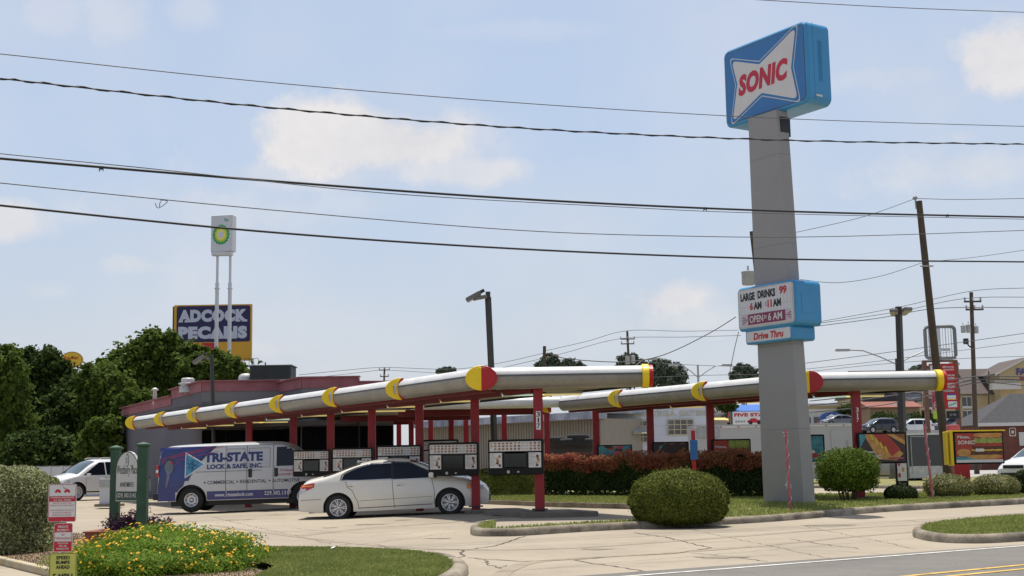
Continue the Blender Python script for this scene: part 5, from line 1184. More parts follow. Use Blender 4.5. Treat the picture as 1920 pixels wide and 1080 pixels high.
def n1(q, w_, h_, F_):
    band(q, w_, h_ * .535, h_ * .68, F_); tl(q, 'TOWING ENFORCED', w_, .5, h_ * .62, .86, h_ * .045, F_, NW); tl(q, 'AT ALL TIMES', w_, .5, h_ * .555, .62, h_ * .04, F_, NW)
    for k, s in enumerate(('PARKING IS ONLY FOR', 'RESIDENTS AND THEIR GUESTS', '', 'UNAUTHORIZED VEHICLES WILL', 'BE TOWED AT OWNERS OR', 'OPERATORS EXPENSE')):
        if s: tl(q, s, w_, .5, h_ * (.48 - .063 * k), .84 if len(s) > 22 else .66, h_ * .03, F_, NR, .0)
    band(q, w_, h_ * .02, h_ * .13, F_)
    for cx in (.34, .67):
        q.prism([(w_ * (cx - .12), h_ * .80), (w_ * (cx + .10), h_ * .78), (w_ * (cx + .10), h_ * .82), (w_ * (cx + .03), h_ * .86), (w_ * (cx - .05), h_ * .86)], .0025, .004, NR, F_)
        for dx in (-.07, .06): q.prism(ell(w_ * (cx + dx), h_ * .785, .010, .010, 10), .0045, .006, NR, F_)
    q.prism([(w_ * .52, h_ * .90), (w_ * .70, h_ * .82), (w_ * .70, h_ * .835), (w_ * .53, h_ * .915)], .0045, .006, NR, F_)
def n2(q, w_, h_, F_):
    band(q, w_, h_ * .68, h_ * .965, F_, x=.008); band(q, w_, h_ * .03, h_ * .36, F_, x=.008)
    tl(q, 'PRIVATE', w_, .5, h_ * .83, .54, h_ * .085, F_, NW); tl(q, 'PROPERTY', w_, .5, h_ * .71, .66, h_ * .085, F_, NW); tl(q, 'NO', w_, .5, h_ * .56, .16, h_ * .07, F_, NR, 0); tl(q, 'TRESPASSING', w_, .5, h_ * .43, .84, h_ * .075, F_, NR, 0)
    tl(q, 'VIOLATORS', w_, .5, h_ * .27, .58, h_ * .06, F_, NW); tl(q, 'WILL BE', w_, .5, h_ * .175, .42, h_ * .06, F_, NW); tl(q, 'PROSECUTED', w_, .5, h_ * .08, .66, h_ * .06, F_, NW)
def n3(q, w_, h_, F_):
    for k, s in enumerate(('SPEED', 'BUMPS', 'AHEAD')): tl(q, s, w_, .5, h_ * (.80 - .145 * k), .50, h_ * .11, F_, NB, .035)
    tl(q, '5 MPH', w_, .5, h_ * .16, .72, h_ * .20, F_, NB, .03)
notice('towing_notice', 'white and red towing notice, topmost on the steel post', 117, 89.5, 144, 907, 979, NW, NR, n1)
notice('trespass_notice', 'small red and white private property notice between two larger notices', 117, 100, 136.5, 980.5, 1035, NW, NR, n2)
notice('speed_bump_notice', 'yellow speed bump notice at the bottom of the post, half behind flowers', 117, 91, 144.5, 1036.5, 1098, NY, NB, n3)
# ================================================================ plants near the camera
LAN = mat('lantana_leaf', (.085, .165, .015), .7, .2, 2, col2=(.21, .32, .04), island=.6, trans=.4, spec=.1)
c = P(318, 1060, 18.0)
lt = thing('flowering_shrub', 'low spreading bush covered in small orange yellow flowers in the near corner', 'bush', (c.x, 18.2, .05))
lb = [(0, 0, .17, 1.18, .95, .32), (-.42, -.5, .16, .75, .8, .26), (.55, -.2, .15, .66, .8, .28), (.1, -.8, .20, 1.05, .8, .28), (-.25, .2, .30, .6, .5, .22), (-.88, -.8, .02, .45, .6, .20), (-.1, -1.4, .1, 1.0, .6, .26), (.8, -.9, .05, .45, .6, .2)]
foliage('foliage', lb, 78000, .042, LAN, lt, 11, shell=.6, lump=.22, aspect=1.9, core=.72, up=.6)
rng = np.random.default_rng(3); C_, d_ = blob_pts(lb, 3600, rng, .08, .16); k = (d_[:, 2] > -.1); C_ = C_[k] + d_[k] * .03; d_ = d_[k]
fl = []
for a, b in zip(C_, d_):
    s_ = rng.uniform(.010, .019)
    if math.sin(a[0] * 6 + 1) * math.sin(a[1] * 5 + a[2] * 3) < rng.uniform(-.9, 1.3): continue
    n0 = b * .6 + np.array([0, -.5, .6]); n0 /= np.linalg.norm(n0); t1 = np.cross(n0, [1, 0, .1]); t1 /= np.linalg.norm(t1); t2 = np.cross(n0, t1)
    for e in range(3):
        off_ = (t1 * rng.uniform(-1, 1) + t2 * rng.uniform(-1, 1)) * s_ * .5 + n0 * s_ * .25 * e
        fl += [a + off_ + t1 * s_, a + off_ + t2 * s_, a + off_ - t1 * s_, a + off_ - t2 * s_]
fo = np_mesh('flowers', np.array(fl), len(fl) // 4, mat('orange_yellow_petals', (.74, .34, .0), .6, .1, 3, col2=(.86, .56, .01), island=.9, trans=.1), lt); fo['kind'] = 'stuff'
HLF = mat('hedge_leaf_pale', (.045, .072, .016), .5, .3, 2, col2=(.42, .43, .20), island=.85, trans=.2, spec=.25)
def boxhedge_pts(rng, n, x0, x1, y0, y1, z0, z1, rnd_=.25, lump=.06):
    L, D, Hh = x1 - x0, y1 - y0, z1 - z0; A_ = [L * Hh, L * D, D * Hh, D * Hh]; pA = np.array(A_) / sum(A_); f = rng.choice(4, n, p=pA)
    u = rng.uniform(0, 1, n); v = rng.uniform(0, 1, n); X = x0 + L * u; Y = np.full(n, y0); Z = z0 + Hh * v; Nn = np.zeros((n, 3)); Nn[:, 1] = -1
    k = f == 1; Y[k] = y0 + D * v[k]; Z[k] = z1; Nn[k] = [0, 0, 1]
    for s_, xx in ((2, x0), (3, x1)): k = f == s_; X[k] = xx; Y[k] = y0 + D * u[k]; Nn[k] = [-1 if s_ == 2 else 1, 0, 0]
    Cc = np.stack([X, Y, Z], 1); cen = np.stack([np.clip(X, x0 + rnd_, x1 - rnd_), np.clip(Y, y0 + rnd_, y1 - rnd_), np.clip(Z, z0, z1 - rnd_)], 1)
    d = Cc - cen; l = np.linalg.norm(d, axis=1, keepdims=True) + 1e-6; Cc = cen + d / l * np.minimum(l, rnd_)
    w_ = lump * (np.sin(X * 3.1 + Z * 2) + np.sin(X * 7.3 + Y * 5 + 1) * .6 + np.sin(Z * 6 + X * 2.2) * .5); Cc += Nn * w_[:, None]
    Cc -= Nn * (rng.uniform(0, 1, n) ** 2 * .14)[:, None]; return Cc, Nn
def boxhedge(name, parent, n, dims, size, m, seed, jit=.8, up=.3, rnd_=.25, lump=.06, core=True, aspect=1.7, M=None, gaps=0.0):
    rng = np.random.default_rng(seed); C, Nn = boxhedge_pts(rng, n, *dims, rnd_=rnd_, lump=lump); Nn = Nn + rng.normal(size=Nn.shape) * jit + [0, 0, up]; Nn /= np.linalg.norm(Nn, axis=1, keepdims=True)
    V = leaf_quads(C, Nn, size, rng, aspect); nq = len(V) // 4
    if core:
        x0, x1, y0, y1, z0, z1 = dims; g_ = .14 + max(0, rnd_ - .15) * .45; x0 += g_; x1 -= g_; y0 += g_; y1 -= g_; z1 -= g_; z0 += gaps
        b = [(x0, y0, z0), (x1, y0, z0), (x1, y1, z0), (x0, y1, z0), (x0, y0, z1), (x1, y0, z1), (x1, y1, z1), (x0, y1, z1)]
        V = np.vstack([V, np.array([b[i] for f in ((0, 3, 2, 1), (4, 5, 6, 7), (0, 1, 5, 4), (1, 2, 6, 5), (2, 3, 7, 6), (3, 0, 4, 7)) for i in f])]); nq += 6
    return np_mesh(name, V, nq, m, parent)
c = P(-40, 900, 21); x1 = P(112, 960, 22.5).x
hl = thing('hedge', 'large rounded hedge with glossy pale leaves at the left edge', 'hedge', (c.x, 21.6, 0))
boxhedge('foliage', hl, 42000, (-1.6, x1 - c.x, -.6, 1.6, .05, P(60, 878, 21).z), .055, HLF, 21, rnd_=.5, lump=.05)
rng = np.random.default_rng(8)
q = MB()
for k in range(46):
    x = rng.uniform(-1.5, x1 - c.x - .4); zt_ = P(60, 878, 21).z; q.tube([(x, rng.uniform(-.2, .9), zt_ - .2), (x + rng.uniform(-.1, .1), rng.uniform(-.1, .8), zt_ + rng.uniform(.03, .10))], .004, HLF, 4)
q.build('twigs', hl)
# red tipped hedge
RL = mat('red_tip_leaves', (.44, .07, .075), .6, .3, 1.2, col2=(.40, .23, .10), island=.55, trans=.4, spec=.12, contrast=1.6); DG = mat('hedge_leaf_dark', (.024, .038, .010), .6, .35, 2, col2=(.045, .072, .016), island=.6, trans=.1, spec=.12)
ha = P(1014, 930, 44.5); hb = P(1432, 930, 38.6); hL = math.hypot(hb.x - ha.x, 5.9); hrz = math.atan2(38.6 - 44.5, hb.x - ha.x)
rh = thing('hedge', 'long clipped hedge with bright red new leaves on top, left of the pylon', 'hedge', (ha.x, 44.5, .13), hrz)
boxhedge('foliage', rh, 46000, (0, hL, 0, 1.2, .08, 1.30), .08, DG, 31, rnd_=.15, lump=.05, gaps=.22)
rng = np.random.default_rng(5); n = 17000; X = rng.uniform(0, hL, n); Y = rng.uniform(-.04, 1.2, n) * 1.0; Z = 1.15 + .12 * np.sin(X * 2.1) * .5 + .06 * np.sin(X * 5.3 + 1) + rng.uniform(-.10, .24, n)
k = rng.random(n) < .45; Y[k] = rng.uniform(-.08, .02, k.sum()); Z[k] -= rng.uniform(0, .20, k.sum()); Z += .05
Cc = np.stack([X, Y, Z], 1); Nn = rng.normal(size=Cc.shape) * .8 + [0, -.3, .8]; Nn /= np.linalg.norm(Nn, axis=1, keepdims=True)
np_mesh('red_shoots', leaf_quads(Cc, Nn, .10, rng, 2.6), n, RL, rh)
q = MB(); rn = random.Random(2)
for i in range(26): x = hL * (i + .5) / 26 + rn.uniform(-.1, .1); q.tube([(x, .5, -.05), (x + rn.uniform(-.15, .15), .5 + rn.uniform(-.2, .2), .45)], .025, mat('stem_bark', (.09, .065, .045), .9, .3, 8), 5)
q.build('stems', rh)
YG = mat('yellow_green_leaf', (.16, .22, .03), .6, .3, 2, col2=(.42, .44, .10), island=.7, trans=.25, spec=.12)
a = P(903, 930, 46.5); b = P(1003, 930, 46.5); hg = thing('hedge', 'low yellow green hedge between the sedan nose and the red tipped hedge', 'hedge', (a.x, 46.5, .13))
boxhedge('foliage', hg, 16000, (-.5, b.x - a.x + .5, 0, 1.4, .05, .98), .075, YG, 33, rnd_=.4, lump=.06)
# dome bush
DM = mat('clipped_bush_leaf', (.020, .036, .006), .65, .3, 3, col2=(.215, .24, .042), island=.9, trans=.2, spec=.1)
c = P(1273, 940, 27.3); dm = thing('clipped_bush', 'broad dome shaped clipped bush on the near kerb', 'bush', (c.x, 27.3, .03))
rng = np.random.default_rng(12); n = 60000; d = rng.normal(size=(n, 3)); d /= np.linalg.norm(d, axis=1, keepdims=True); zc = .42
rr = np.stack([np.full(n, .99), np.full(n, .98), np.where(d[:, 2] > 0, .72, .42)], 1)
w_ = 1 + .018 * np.sin(d[:, 0] * 11 + d[:, 2] * 7) + .015 * np.sin(d[:, 1] * 13 + d[:, 0] * 5) ; sq = 1 + .10 * (1 - d[:, 2] ** 2) * (d[:, 2] > 0)
hz_ = np.sqrt(1 - d[:, 2] ** 2) + 1e-6; fl_ = np.where(d[:, 2] < 0, (1 - np.abs(d[:, 2]) ** 3.2) ** (1 / 3.2) / hz_, (1 - np.abs(d[:, 2]) ** 2.2) ** (1 / 2.2) / hz_); rr[:, :2] *= fl_[:, None]
C_ = d * rr * (w_ * np.minimum(sq, 1.06) / 1.03)[:, None] * (1 - .05 * rng.uniform(0, 1, n) ** 2)[:, None] + [0, 0, zc]
k = C_[:, 2] > .02; C_ = C_[k]; d2 = d[k]; C_ = C_ + d2 * (np.where(rng.random(len(C_)) < .03, rng.uniform(.02, .06, len(C_)), 0))[:, None]; Nn = d2 + rng.normal(size=d2.shape) * .55; Nn /= np.linalg.norm(Nn, axis=1, keepdims=True)
V = leaf_quads(C_, Nn, .038, rng, 1.6); q4 = []
for i in range(28):
    for j in range(14):
        for (a, e) in ((i, j), (i + 1, j), (i + 1, j + 1), (i, j + 1)):
            t = 2 * math.pi * a / 28; q_ = math.pi * e / 14 - math.pi / 2; q4.append((.985 * math.cos(q_) * math.cos(t), .96 * math.cos(q_) * math.sin(t), zc + (.70 if q_ > 0 else .41) * math.sin(q_)))
V = np.vstack([V, np.array(q4) * [.945, .945, 1] - [0, 0, .005]]); np_mesh('foliage', V, len(V) // 4, DM, dm)
q = MB(); q.tube([(0, 0, -.1), (0, 0, .3)], .06, MT['stem_bark'], 7); q.build('stem', dm)
# round multi stemmed shrub
SH = mat('shrub_leaf', (.06, .115, .012), .65, .3, 2, col2=(.17, .24, .03), island=.7, trans=.3, spec=.1)
c = P(1592, 948, 34.2); rs = thing('round_shrub', 'tall round shrub on several bare stems right of the pylon', 'shrub', (c.x, 34.2, .14))
foliage('foliage', [(0, 0, .90, .80, .75, .52), (-.3, .1, 1.0, .5, .5, .42), (.35, 0, .95, .48, .5, .42), (0, 0, .60, .64, .6, .28), (.05, 0, 1.2, .45, .45, .26), (-.42, 0, .62, .36, .4, .26), (.42, -.05, .6, .36, .4, .26)], 30000, .055, SH, rs, 41, shell=.55, lump=.12, core=.62)
q = MB(); rn = random.Random(6)
for k in range(9): t = k * .7; q.tube([(.10 * math.cos(t), .08 * math.sin(t), -.1), (.18 * math.cos(t) + rn.uniform(-.05, .05), .16 * math.sin(t), .3), (.34 * math.cos(t), .3 * math.sin(t), .75)], [.028, .022, .012], MT['stem_bark'], 5)
q.build('stems', rs)
def smallbush(label, x, Z, y0, wpx, m, seed, n=14000, name='clipped_bush', cat='bush', grp=None, gy=948, size=.045):
    c = P(x, 930, Z); w_ = wpx / 2 * Z / 2500; h_ = P(x, y0, Z).z - .14; t_ = thing(name, label, cat, (c.x, Z, .14), 0, grp)
    foliage('foliage', [(0, 0, h_ * .52, w_, w_ * .95, h_ * .50), (-w_ * .25, 0, h_ * .55, w_ * .75, w_ * .7, h_ * .44), (w_ * .25, 0, h_ * .5, w_ * .75, w_ * .7, h_ * .45)], n, size, m, t_, seed, shell=.3, lump=.05, core=.8, clip=lambda C: C[:, 2] > .03)
    q = MB(); q.tube([(0, 0, -.1), (0, 0, .25)], .03, MT['stem_bark'], 6); q.build('stem', t_)
smallbush('smallest clipped bush, dark green, between round shrub and leaning pink pole', 1689, 34.6, 908, 62, DG, 51, 9000)
PL_ = mat('pale_tip_leaf', (.04, .07, .012), .5, .3, 2, col2=(.36, .34, .13), island=.75, trans=.2, spec=.25)
smallbush('pale speckled bush directly behind the leaning pink pole', 1778, 36.2, 889, 90, PL_, 52, 15000, grp=None)
smallbush('pale speckled bush below the large burger poster', 1868, 37.0, 889, 90, PL_, 53, 15000)
smallbush('dark bush cut off by the right edge of the photo', 1925, 37.6, 880, 46, DG, 54, 9000)
# pink and red marker poles wrapped in string
PINK = mat('faded_pink_paint', (.40, .07, .09), .55, .2, 6, col2=(.5, .16, .18)); STR = mat('white_string', (.6, .6, .62), .7, .1, 9)
def marker(label, x0, y0, x1, y1, Z, r=.032):
    a = P(x1, y1, Z); b = P(x0, y0, Z); t_ = thing('marker_pole', label, 'pole', a, 0, 'pink poles wrapped in white string'); d = b - a; rn = random.Random(int(x0))
    q = MB(); q.tube([Vector((0, 0, -.15)), d], r, PINK, 10); q.build('shaft', t_)
    q = MB(); n = 90; pts = []
    for k in range(n + 1):
        s_ = k / n; t = s_ * 26 + 2 * math.sin(s_ * 9); pts.append(d * (s_ * .97) + Vector((math.cos(t), math.sin(t), 0)) * (r + .006))
    q.tube(pts, .0045, STR, 4)
    for s_ in (.34, .96):
        for k in range(14): e = Vector((rn.uniform(-1, 1), rn.uniform(-.5, .5), rn.uniform(-1.4, .5))) * .07; q.tube([d * s_ + e * .2, d * s_ + e * rn.uniform(.7, 1.3), d * s_ + e + Vector((rn.uniform(-.03, .03), 0, rn.uniform(-.07, .02)))], .004, STR, 4)
    q.tube([Vector((0, 0, .06)), Vector((-.12, -.05, .01)), Vector((-.25, -.1, -.03))], .004, STR, 4); q.build('string', t_)
marker('upright pink pole with string in front of the grey pylon', 1473, 806, 1482, 957, 30.6)
marker('leaning pink pole with string in front of the speckled bush', 1733, 795, 1751, 946, 34.0)
# blue panel on a red post
a = P(1301, 862, 36.5); bp_ = thing('blue_sign', 'narrow plain blue panel on a red post behind the dome bush', 'sign', (a.x, 36.5, .14))
q = MB(); q.box((0, 0, 1.0), (.10, .10, 2.0), REDS); q.build('post', bp_)
z0 = a.z - .14; z1 = P(1301, 825, 36.5).z - .14; q = MB(); q.box((0, -.09, (z0 + z1) / 2), (.20, .06, z1 - z0), mat('plain_blue', (.03, .14, .38), .5, .08, 3), bev=.01); q.build('panel', bp_)
# ================================================================ trees
BARK = mat('bark', (.09, .07, .05), .95, .3, 6, bump=.5, uscale=(3, 3, .5))
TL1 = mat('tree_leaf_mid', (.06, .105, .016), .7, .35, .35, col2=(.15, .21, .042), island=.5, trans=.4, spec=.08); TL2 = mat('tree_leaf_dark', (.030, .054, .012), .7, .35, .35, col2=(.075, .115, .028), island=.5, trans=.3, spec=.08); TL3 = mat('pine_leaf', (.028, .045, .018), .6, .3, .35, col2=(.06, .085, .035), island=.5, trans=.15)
def tree(label, x, ybase, Z, blobs, n, size, m, seed, grp=None, shell=.7, name='leafy_tree', core=.5, spread=None, aspect=1.6):
    """blobs in pixels: (x, y, rx, ry) at distance Z"""
    s_ = Z / 2500; c = P(x, ybase, Z); zb_ = 0.0; t_ = thing(name, label, 'tree', (c.x, Z, zb_), 0, grp); rn = random.Random(seed); B = []
    for (bx_, by_, rx, ry) in blobs:
        q_ = P(bx_, by_, Z); B.append((q_.x - c.x, rn.uniform(-1, 1) * rx * s_ * .4, q_.z, rx * s_, rx * s_ * .9, ry * s_))
    big = list(B)
    for b in big:       # smaller leafy sprays breaking the outline
        for k in range(9 if n > 8000 else 4):
            a_ = rn.uniform(-.4, 3.5); f_ = rn.uniform(.82, 1.12); s2 = b[3] * rn.uniform(.16, .30)
            B.append((b[0] + b[3] * f_ * math.cos(a_), b[1] + rn.uniform(-.7, .5) * b[4], b[2] + b[5] * f_ * math.sin(a_), s2, s2, s2 * .75))
    foliage('crown', B, n, size, m, t_, seed, shell=shell, lump=.38, core=core, aspect=aspect, core_blobs=big)
    q = MB(); top_ = max(b[2] for b in big); r0_ = .018 * top_ + .05
    q.tube([(0, 0, -.2), (rn.uniform(-.1, .1), 0, top_ * .35), (rn.uniform(-.3, .3), 0, top_ * .8)], [r0_, r0_ * .7, r0_ * .25], BARK, 8)
    for b in big: zj = min(top_ * .5, b[2] * .6); q.tube([(0, 0, zj), (b[0] * .5, b[1] * .5, (zj + b[2]) / 2), (b[0], b[1], b[2] + b[5] * .3)], [r0_ * .45, r0_ * .3, r0_ * .08], BARK, 5)
    q.build('trunk', t_); return t_
TG = 'trees massed behind the restaurant and fence'
R = [('tall feathery tree at the far left edge', 10, 80, [(8, 690, 34, 36), (0, 730, 45, 55), (25, 720, 28, 40), (5, 800, 55, 70), (20, 660, 14, 14)], 15000, TL1),
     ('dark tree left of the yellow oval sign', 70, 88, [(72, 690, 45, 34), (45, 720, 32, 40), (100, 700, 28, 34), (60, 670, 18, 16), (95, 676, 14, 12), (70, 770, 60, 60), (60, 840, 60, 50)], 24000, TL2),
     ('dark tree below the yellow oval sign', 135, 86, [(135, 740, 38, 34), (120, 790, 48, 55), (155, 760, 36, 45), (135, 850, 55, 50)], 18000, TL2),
     ('broad mid green tree behind the left end of the restaurant', 190, 84, [(185, 720, 36, 34), (215, 740, 34, 40), (170, 760, 30, 40), (200, 800, 42, 55), (195, 860, 45, 40)], 20000, TL1),
     ('largest leafy tree rising before the purple billboard', 320, 96, [(292, 656, 44, 34), (258, 668, 38, 30), (345, 686, 50, 34), (400, 698, 42, 34), (232, 694, 38, 30), (300, 704, 90, 42), (422, 686, 26, 22), (285, 632, 20, 13), (330, 652, 16, 12), (376, 668, 24, 16), (440, 704, 22, 20), (212, 694, 30, 24)], 56000, TL1),
     ('low bushy tree over the restaurant parapet at left', 255, 78, [(255, 745, 26, 12), (235, 752, 20, 12), (270, 742, 18, 10), (250, 775, 30, 25)], 9000, TL1),
     ('small tree with light leaves over the white SUV', 205, 72, [(205, 800, 30, 18), (190, 830, 34, 22), (215, 845, 26, 25), (170, 845, 26, 22)], 9000, TL1),
     ('dark undergrowth tree above the vinyl fence at left', 90, 76, [(90, 840, 50, 34), (50, 850, 45, 34), (130, 850, 40, 30), (90, 870, 70, 22)], 14000, TL2)]
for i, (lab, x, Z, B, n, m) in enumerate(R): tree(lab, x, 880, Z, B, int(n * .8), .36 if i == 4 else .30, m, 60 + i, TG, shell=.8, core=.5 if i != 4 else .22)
# backing wood so that no daylight shows under the crowns
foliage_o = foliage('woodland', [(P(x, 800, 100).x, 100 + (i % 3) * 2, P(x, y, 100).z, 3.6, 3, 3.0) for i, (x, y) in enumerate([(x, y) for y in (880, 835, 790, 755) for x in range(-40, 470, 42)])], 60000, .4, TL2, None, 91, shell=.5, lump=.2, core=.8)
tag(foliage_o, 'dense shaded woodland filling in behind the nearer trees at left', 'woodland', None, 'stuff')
PN = mat('far_pine_leaf', (.05, .075, .045), .7, .25, .1, col2=(.10, .13, .08), island=.4)
for i, (lab, x, yb, Z, B) in enumerate([('far bushy tree right of the distant transformer pole', 1252, 740, 210, [(1238, 692, 22, 18), (1262, 700, 20, 18), (1250, 715, 30, 18), (1280, 703, 10, 14), (1225, 700, 12, 14), (1232, 680, 10, 8)]),
    ('far round pine right of the double street lamp', 1395, 740, 220, [(1392, 694, 16, 10), (1405, 700, 14, 10), (1382, 703, 12, 8), (1395, 708, 20, 10)]), ('far pine crown behind the transformer pole', 1182, 730, 230, [(1178, 675, 18, 10), (1195, 682, 14, 8), (1168, 684, 10, 7), (1182, 688, 22, 7)]),
    ('far pine crown behind the bare pole stub', 1028, 730, 230, [(1030, 674, 14, 9), (1040, 683, 10, 6), (1018, 685, 12, 6)]), ('rounded far tree right of the bare pole stub', 1068, 730, 220, [(1068, 684, 20, 8), (1082, 688, 14, 7), (1055, 690, 14, 6)]),
    ('tiny far tree top left of the canopy corner', 836, 720, 240, [(838, 696, 14, 5), (826, 698, 7, 4)]), ('tiny far tree top left of the red price sign', 1726, 730, 240, [(1726, 693, 16, 6), (1740, 695, 8, 5)])]):
    tree(lab, x, yb, Z, B, 9000, .42, PN, 80 + i, 'far trees beyond the canopies', shell=.8, name='far_tree', core=.45)
for i, (lab, x, Z, B) in enumerate([('evergreen shrub tree before the hotel left of the price sign', 1672, 175, [(1668, 790, 26, 16), (1690, 795, 20, 14), (1650, 785, 14, 12), (1715, 788, 12, 16)]), ('small cypress before the hotel wall', 1738, 172, [(1738, 788, 10, 18), (1750, 796, 8, 10)]), ('leafy tree behind the blue monument sign', 1590, 190, [(1590, 768, 16, 8), (1575, 775, 10, 8)]), ('bare twiggy bush in front of the brick building', 1856, 140, [(1856, 790, 16, 12), (1846, 800, 14, 8)]), ('dark tree beside the yellow shed roof', 1358, 110, [(1352, 752, 18, 12), (1365, 762, 14, 10)])]):
    tree(lab, x, 815, Z, B, 5000 if i != 3 else 900, .30, TL2 if i != 3 else BARK, 120 + i, 'small trees between the far buildings', shell=.8, core=.5 if i != 3 else None, name='small_tree')
# ================================================================ boundary fence, bin
VIN = mat('vinyl_fence', (.52, .53, .56), .5, .05, 1)
a = P(-80, 900, 74); b = P(232, 900, 70); fe = thing('vinyl_fence', 'long pale vinyl privacy fence along the back left boundary', 'fence', (a.x, a.y, 0)); d = b - a; L_ = math.hypot(d.x, d.y); ang = math.atan2(d.y, d.x); zt_ = P(100, 877.5, 72).z
q = MB(); nP = 14
for k in range(nP): c = k / nP; q.box((L_ * (k + .5) / nP, 0, zt_ / 2), (L_ / nP - .12, .04, zt_), VIN, RZ(ang)); q.box((L_ * (k + .5) / nP, 0, zt_ + .03), (L_ / nP - .12, .06, .07), DARKM if False else VIN, RZ(ang))
q.build('panels', fe)
q = MB(); q.box((L_ / 2, 0, zt_ + .09), (L_, .08, .05), mat('fence_rail_grey', (.2, .2, .22), .5, .1, 3), RZ(ang)); q.build('top_rail', fe)
for k in range(nP + 1): q = MB(); q.box((L_ * k / nP, 0, zt_ / 2 + .05), (.12, .12, zt_ + .1), VIN, RZ(ang)); q.build('post', fe)
a = P(193, 932, 50); b = P(209, 888, 50); bn = thing('order_kiosk', 'pale waist high box with a dark top between the white SUV and green post', 'kiosk', ((a.x + b.x) / 2 + .1, 50, 0))
q = MB(); q.box((0, 0, .5), (.62, .5, 1.0), VIN, bev=.02); q.build('body', bn); q = MB(); q.box((0, -.02, .86), (.66, .54, .30), GREYM, bev=.03); q.build('hood', bn); q = MB(); q.box((0, 0, .05), (.9, .8, .1), CONC2, bev=.02); q.build('plinth', bn)
# ================================================================ far signs at left
BPW = mat('far_sign_white', (.62, .63, .66), .5, .04, 1); BPG = mat('far_green', (.02, .30, .10), .5, .05, 2); BPL = mat('far_lime', (.40, .60, .06), .5, .05, 2); BPY = mat('far_yellow', (.85, .75, .15), .5, .05, 2)
Zb = 130; a = P(397, 474, Zb); b = P(440, 405, Zb); g_ = thing('fuel_sign', 'white square fuel sign with green sunburst high on two pale poles', 'sign', ((a.x + b.x) / 2, Zb, 0)); w_ = b.x - a.x; h_ = b.z - a.z
FB = frame((-w_ / 2, -.5, a.z), (1, -.18, 0)); q = MB(); q.prism(rrect(0, 0, w_ * 1.02, h_, .1), -.9, 0, BPW, FB, bev=.05); q.build('cabinet', g_)
q = MB()
for n_, ro, ri, m, z_ in ((18, .84, .64, BPG, .01), (18, .66, .50, BPL, .015), (18, .50, .36, BPY, .02), (18, .30, .22, BPW, .025)):
    pts = []
    for k in range(n_): 
        t = 2 * math.pi * k / n_; t2 = t + math.pi / n_; pts.append((w_ * .48 + ro * w_ * .50 * math.cos(t), h_ * .46 + ro * w_ * .56 * math.sin(t))); pts.append((w_ * .48 + ri * w_ * .56 * math.cos(t2), h_ * .46 + ri * w_ * .64 * math.sin(t2)))
    q.prism(pts, z_ - .005, z_, m, FB)
q.text('bp', w_ * .64, h_ * .80, w_ * .18, h_ * .11, BPG, FB, z=.03); q.build('emblem', g_)
for xx, xb in ((408, 405), (432, 433)):
    t0 = P(xx, 474, Zb); t1 = P(xx - .6, 530, Zb); q = MB(); X = t0.x - g_.location.x; q.tube([(X, 0, 0), (X, 0, t1.z)], .19, BPW, 12); q.tube([(X, 0, t1.z), (X, 0, t0.z)], .13, BPW, 12); q.box((X, 0, P(xx, 541, Zb).z), (.5, .5, .04), BPW); q.build('pole', g_)
q = MB(); q.box((0, -.3, a.z - .18), (w_ * .9, .8, .35), BPW, bev=.05); q.build('crossbeam', g_)
Zp = 150; a = P(323, 678, Zp); b = P(472, 570, Zp); bb_ = thing('billboard', 'purple and orange pecan shop billboard rising behind the big tree', 'billboard', (a.x, Zp, 0)); w_ = b.x - a.x; h_ = b.z - a.z
BORG = mat('billboard_orange', (.62, .33, .03), .6, .06, .5); BPUR = mat('billboard_purple', (.024, .020, .080), .6, .06, .5); BLET = mat('billboard_letter', (.50, .52, .62), .6, .04, .5)
FP_ = frame((0, 0, a.z), (1, 0, 0)); q = MB(); q.prism([(.12, 0), (w_, 0), (w_, h_), (.12, h_)], -.5, 0, BORG, FP_); q.prism([(-.1, 0), (.12, 0), (.12, h_ * .98), (-.1, h_ * .98)], -.7, -.2, mat('billboard_side', (.05, .09, .07), .7, .2, 1), FP_)
q.prism(rrect(.42, h_ * .335, w_ - .15, h_ - .14, .25), .0, .03, BPUR, FP_); q.prism(rrect(w_ * .37, h_ * .14, w_ * .53, h_ * .32, .1), .0, .04, mat('billboard_red', (.5, .02, .04), .6, .06, 1), FP_); q.build('panel', bb_)
q = MB(); ys1, ys2 = h_ * .69, h_ * .39; hh_ = h_ * .225
def slab(s, x, y, w_t, hh_):
    q.text(s, x, y, w_t, hh_, BLET, FP_, z=.06, bold=.075, space=1.12)
    n = len(s)
for s, y_ in (('ADCOCK', ys1), ('PECANS', ys2)):
    slab(s, .62, y_, w_ - 1.1, hh_)
    cw_ = (w_ - 1.1) / 6
    for k, ch in enumerate(s):
        x_ = .62 + cw_ * k; fe_ = {'A': ((.05, .40), (.55, .9)), 'K': ((.0, .4), (.55, 1.0)), 'P': ((-.02, .45),), 'N': ((0, .32), (.6, .92)), 'D': ((-.02, .3),), 'E': ((0, .3),)}.get(ch, ())
        for a_, b_ in fe_: q.prism([(x_ + a_ * cw_, y_), (x_ + b_ * cw_, y_), (x_ + b_ * cw_, y_ + hh_ * .16), (x_ + a_ * cw_, y_ + hh_ * .16)], .03, .065, BLET, FP_)
q.build('lettering', bb_)
q = MB(); q.tube([(w_ / 2, 1, 0), (w_ / 2, 1, a.z + 1)], .45, DARKM, 12)
c = P(487, 690, Zp).x - bb_.location.x
q.box(((w_ + c) / 2 - .3, -.5, P(470, 687, Zp).z), (c - w_ + 2.2, .8, .12), DARKM)
for k in range(4): q.tube([(w_ - .6 + k * (c - w_ + .6) / 3, -.8, P(470, 687, Zp).z), (w_ - .6 + k * (c - w_ + .6) / 3, -.8, P(470, 674, Zp).z)], .03, DARKM, 5)
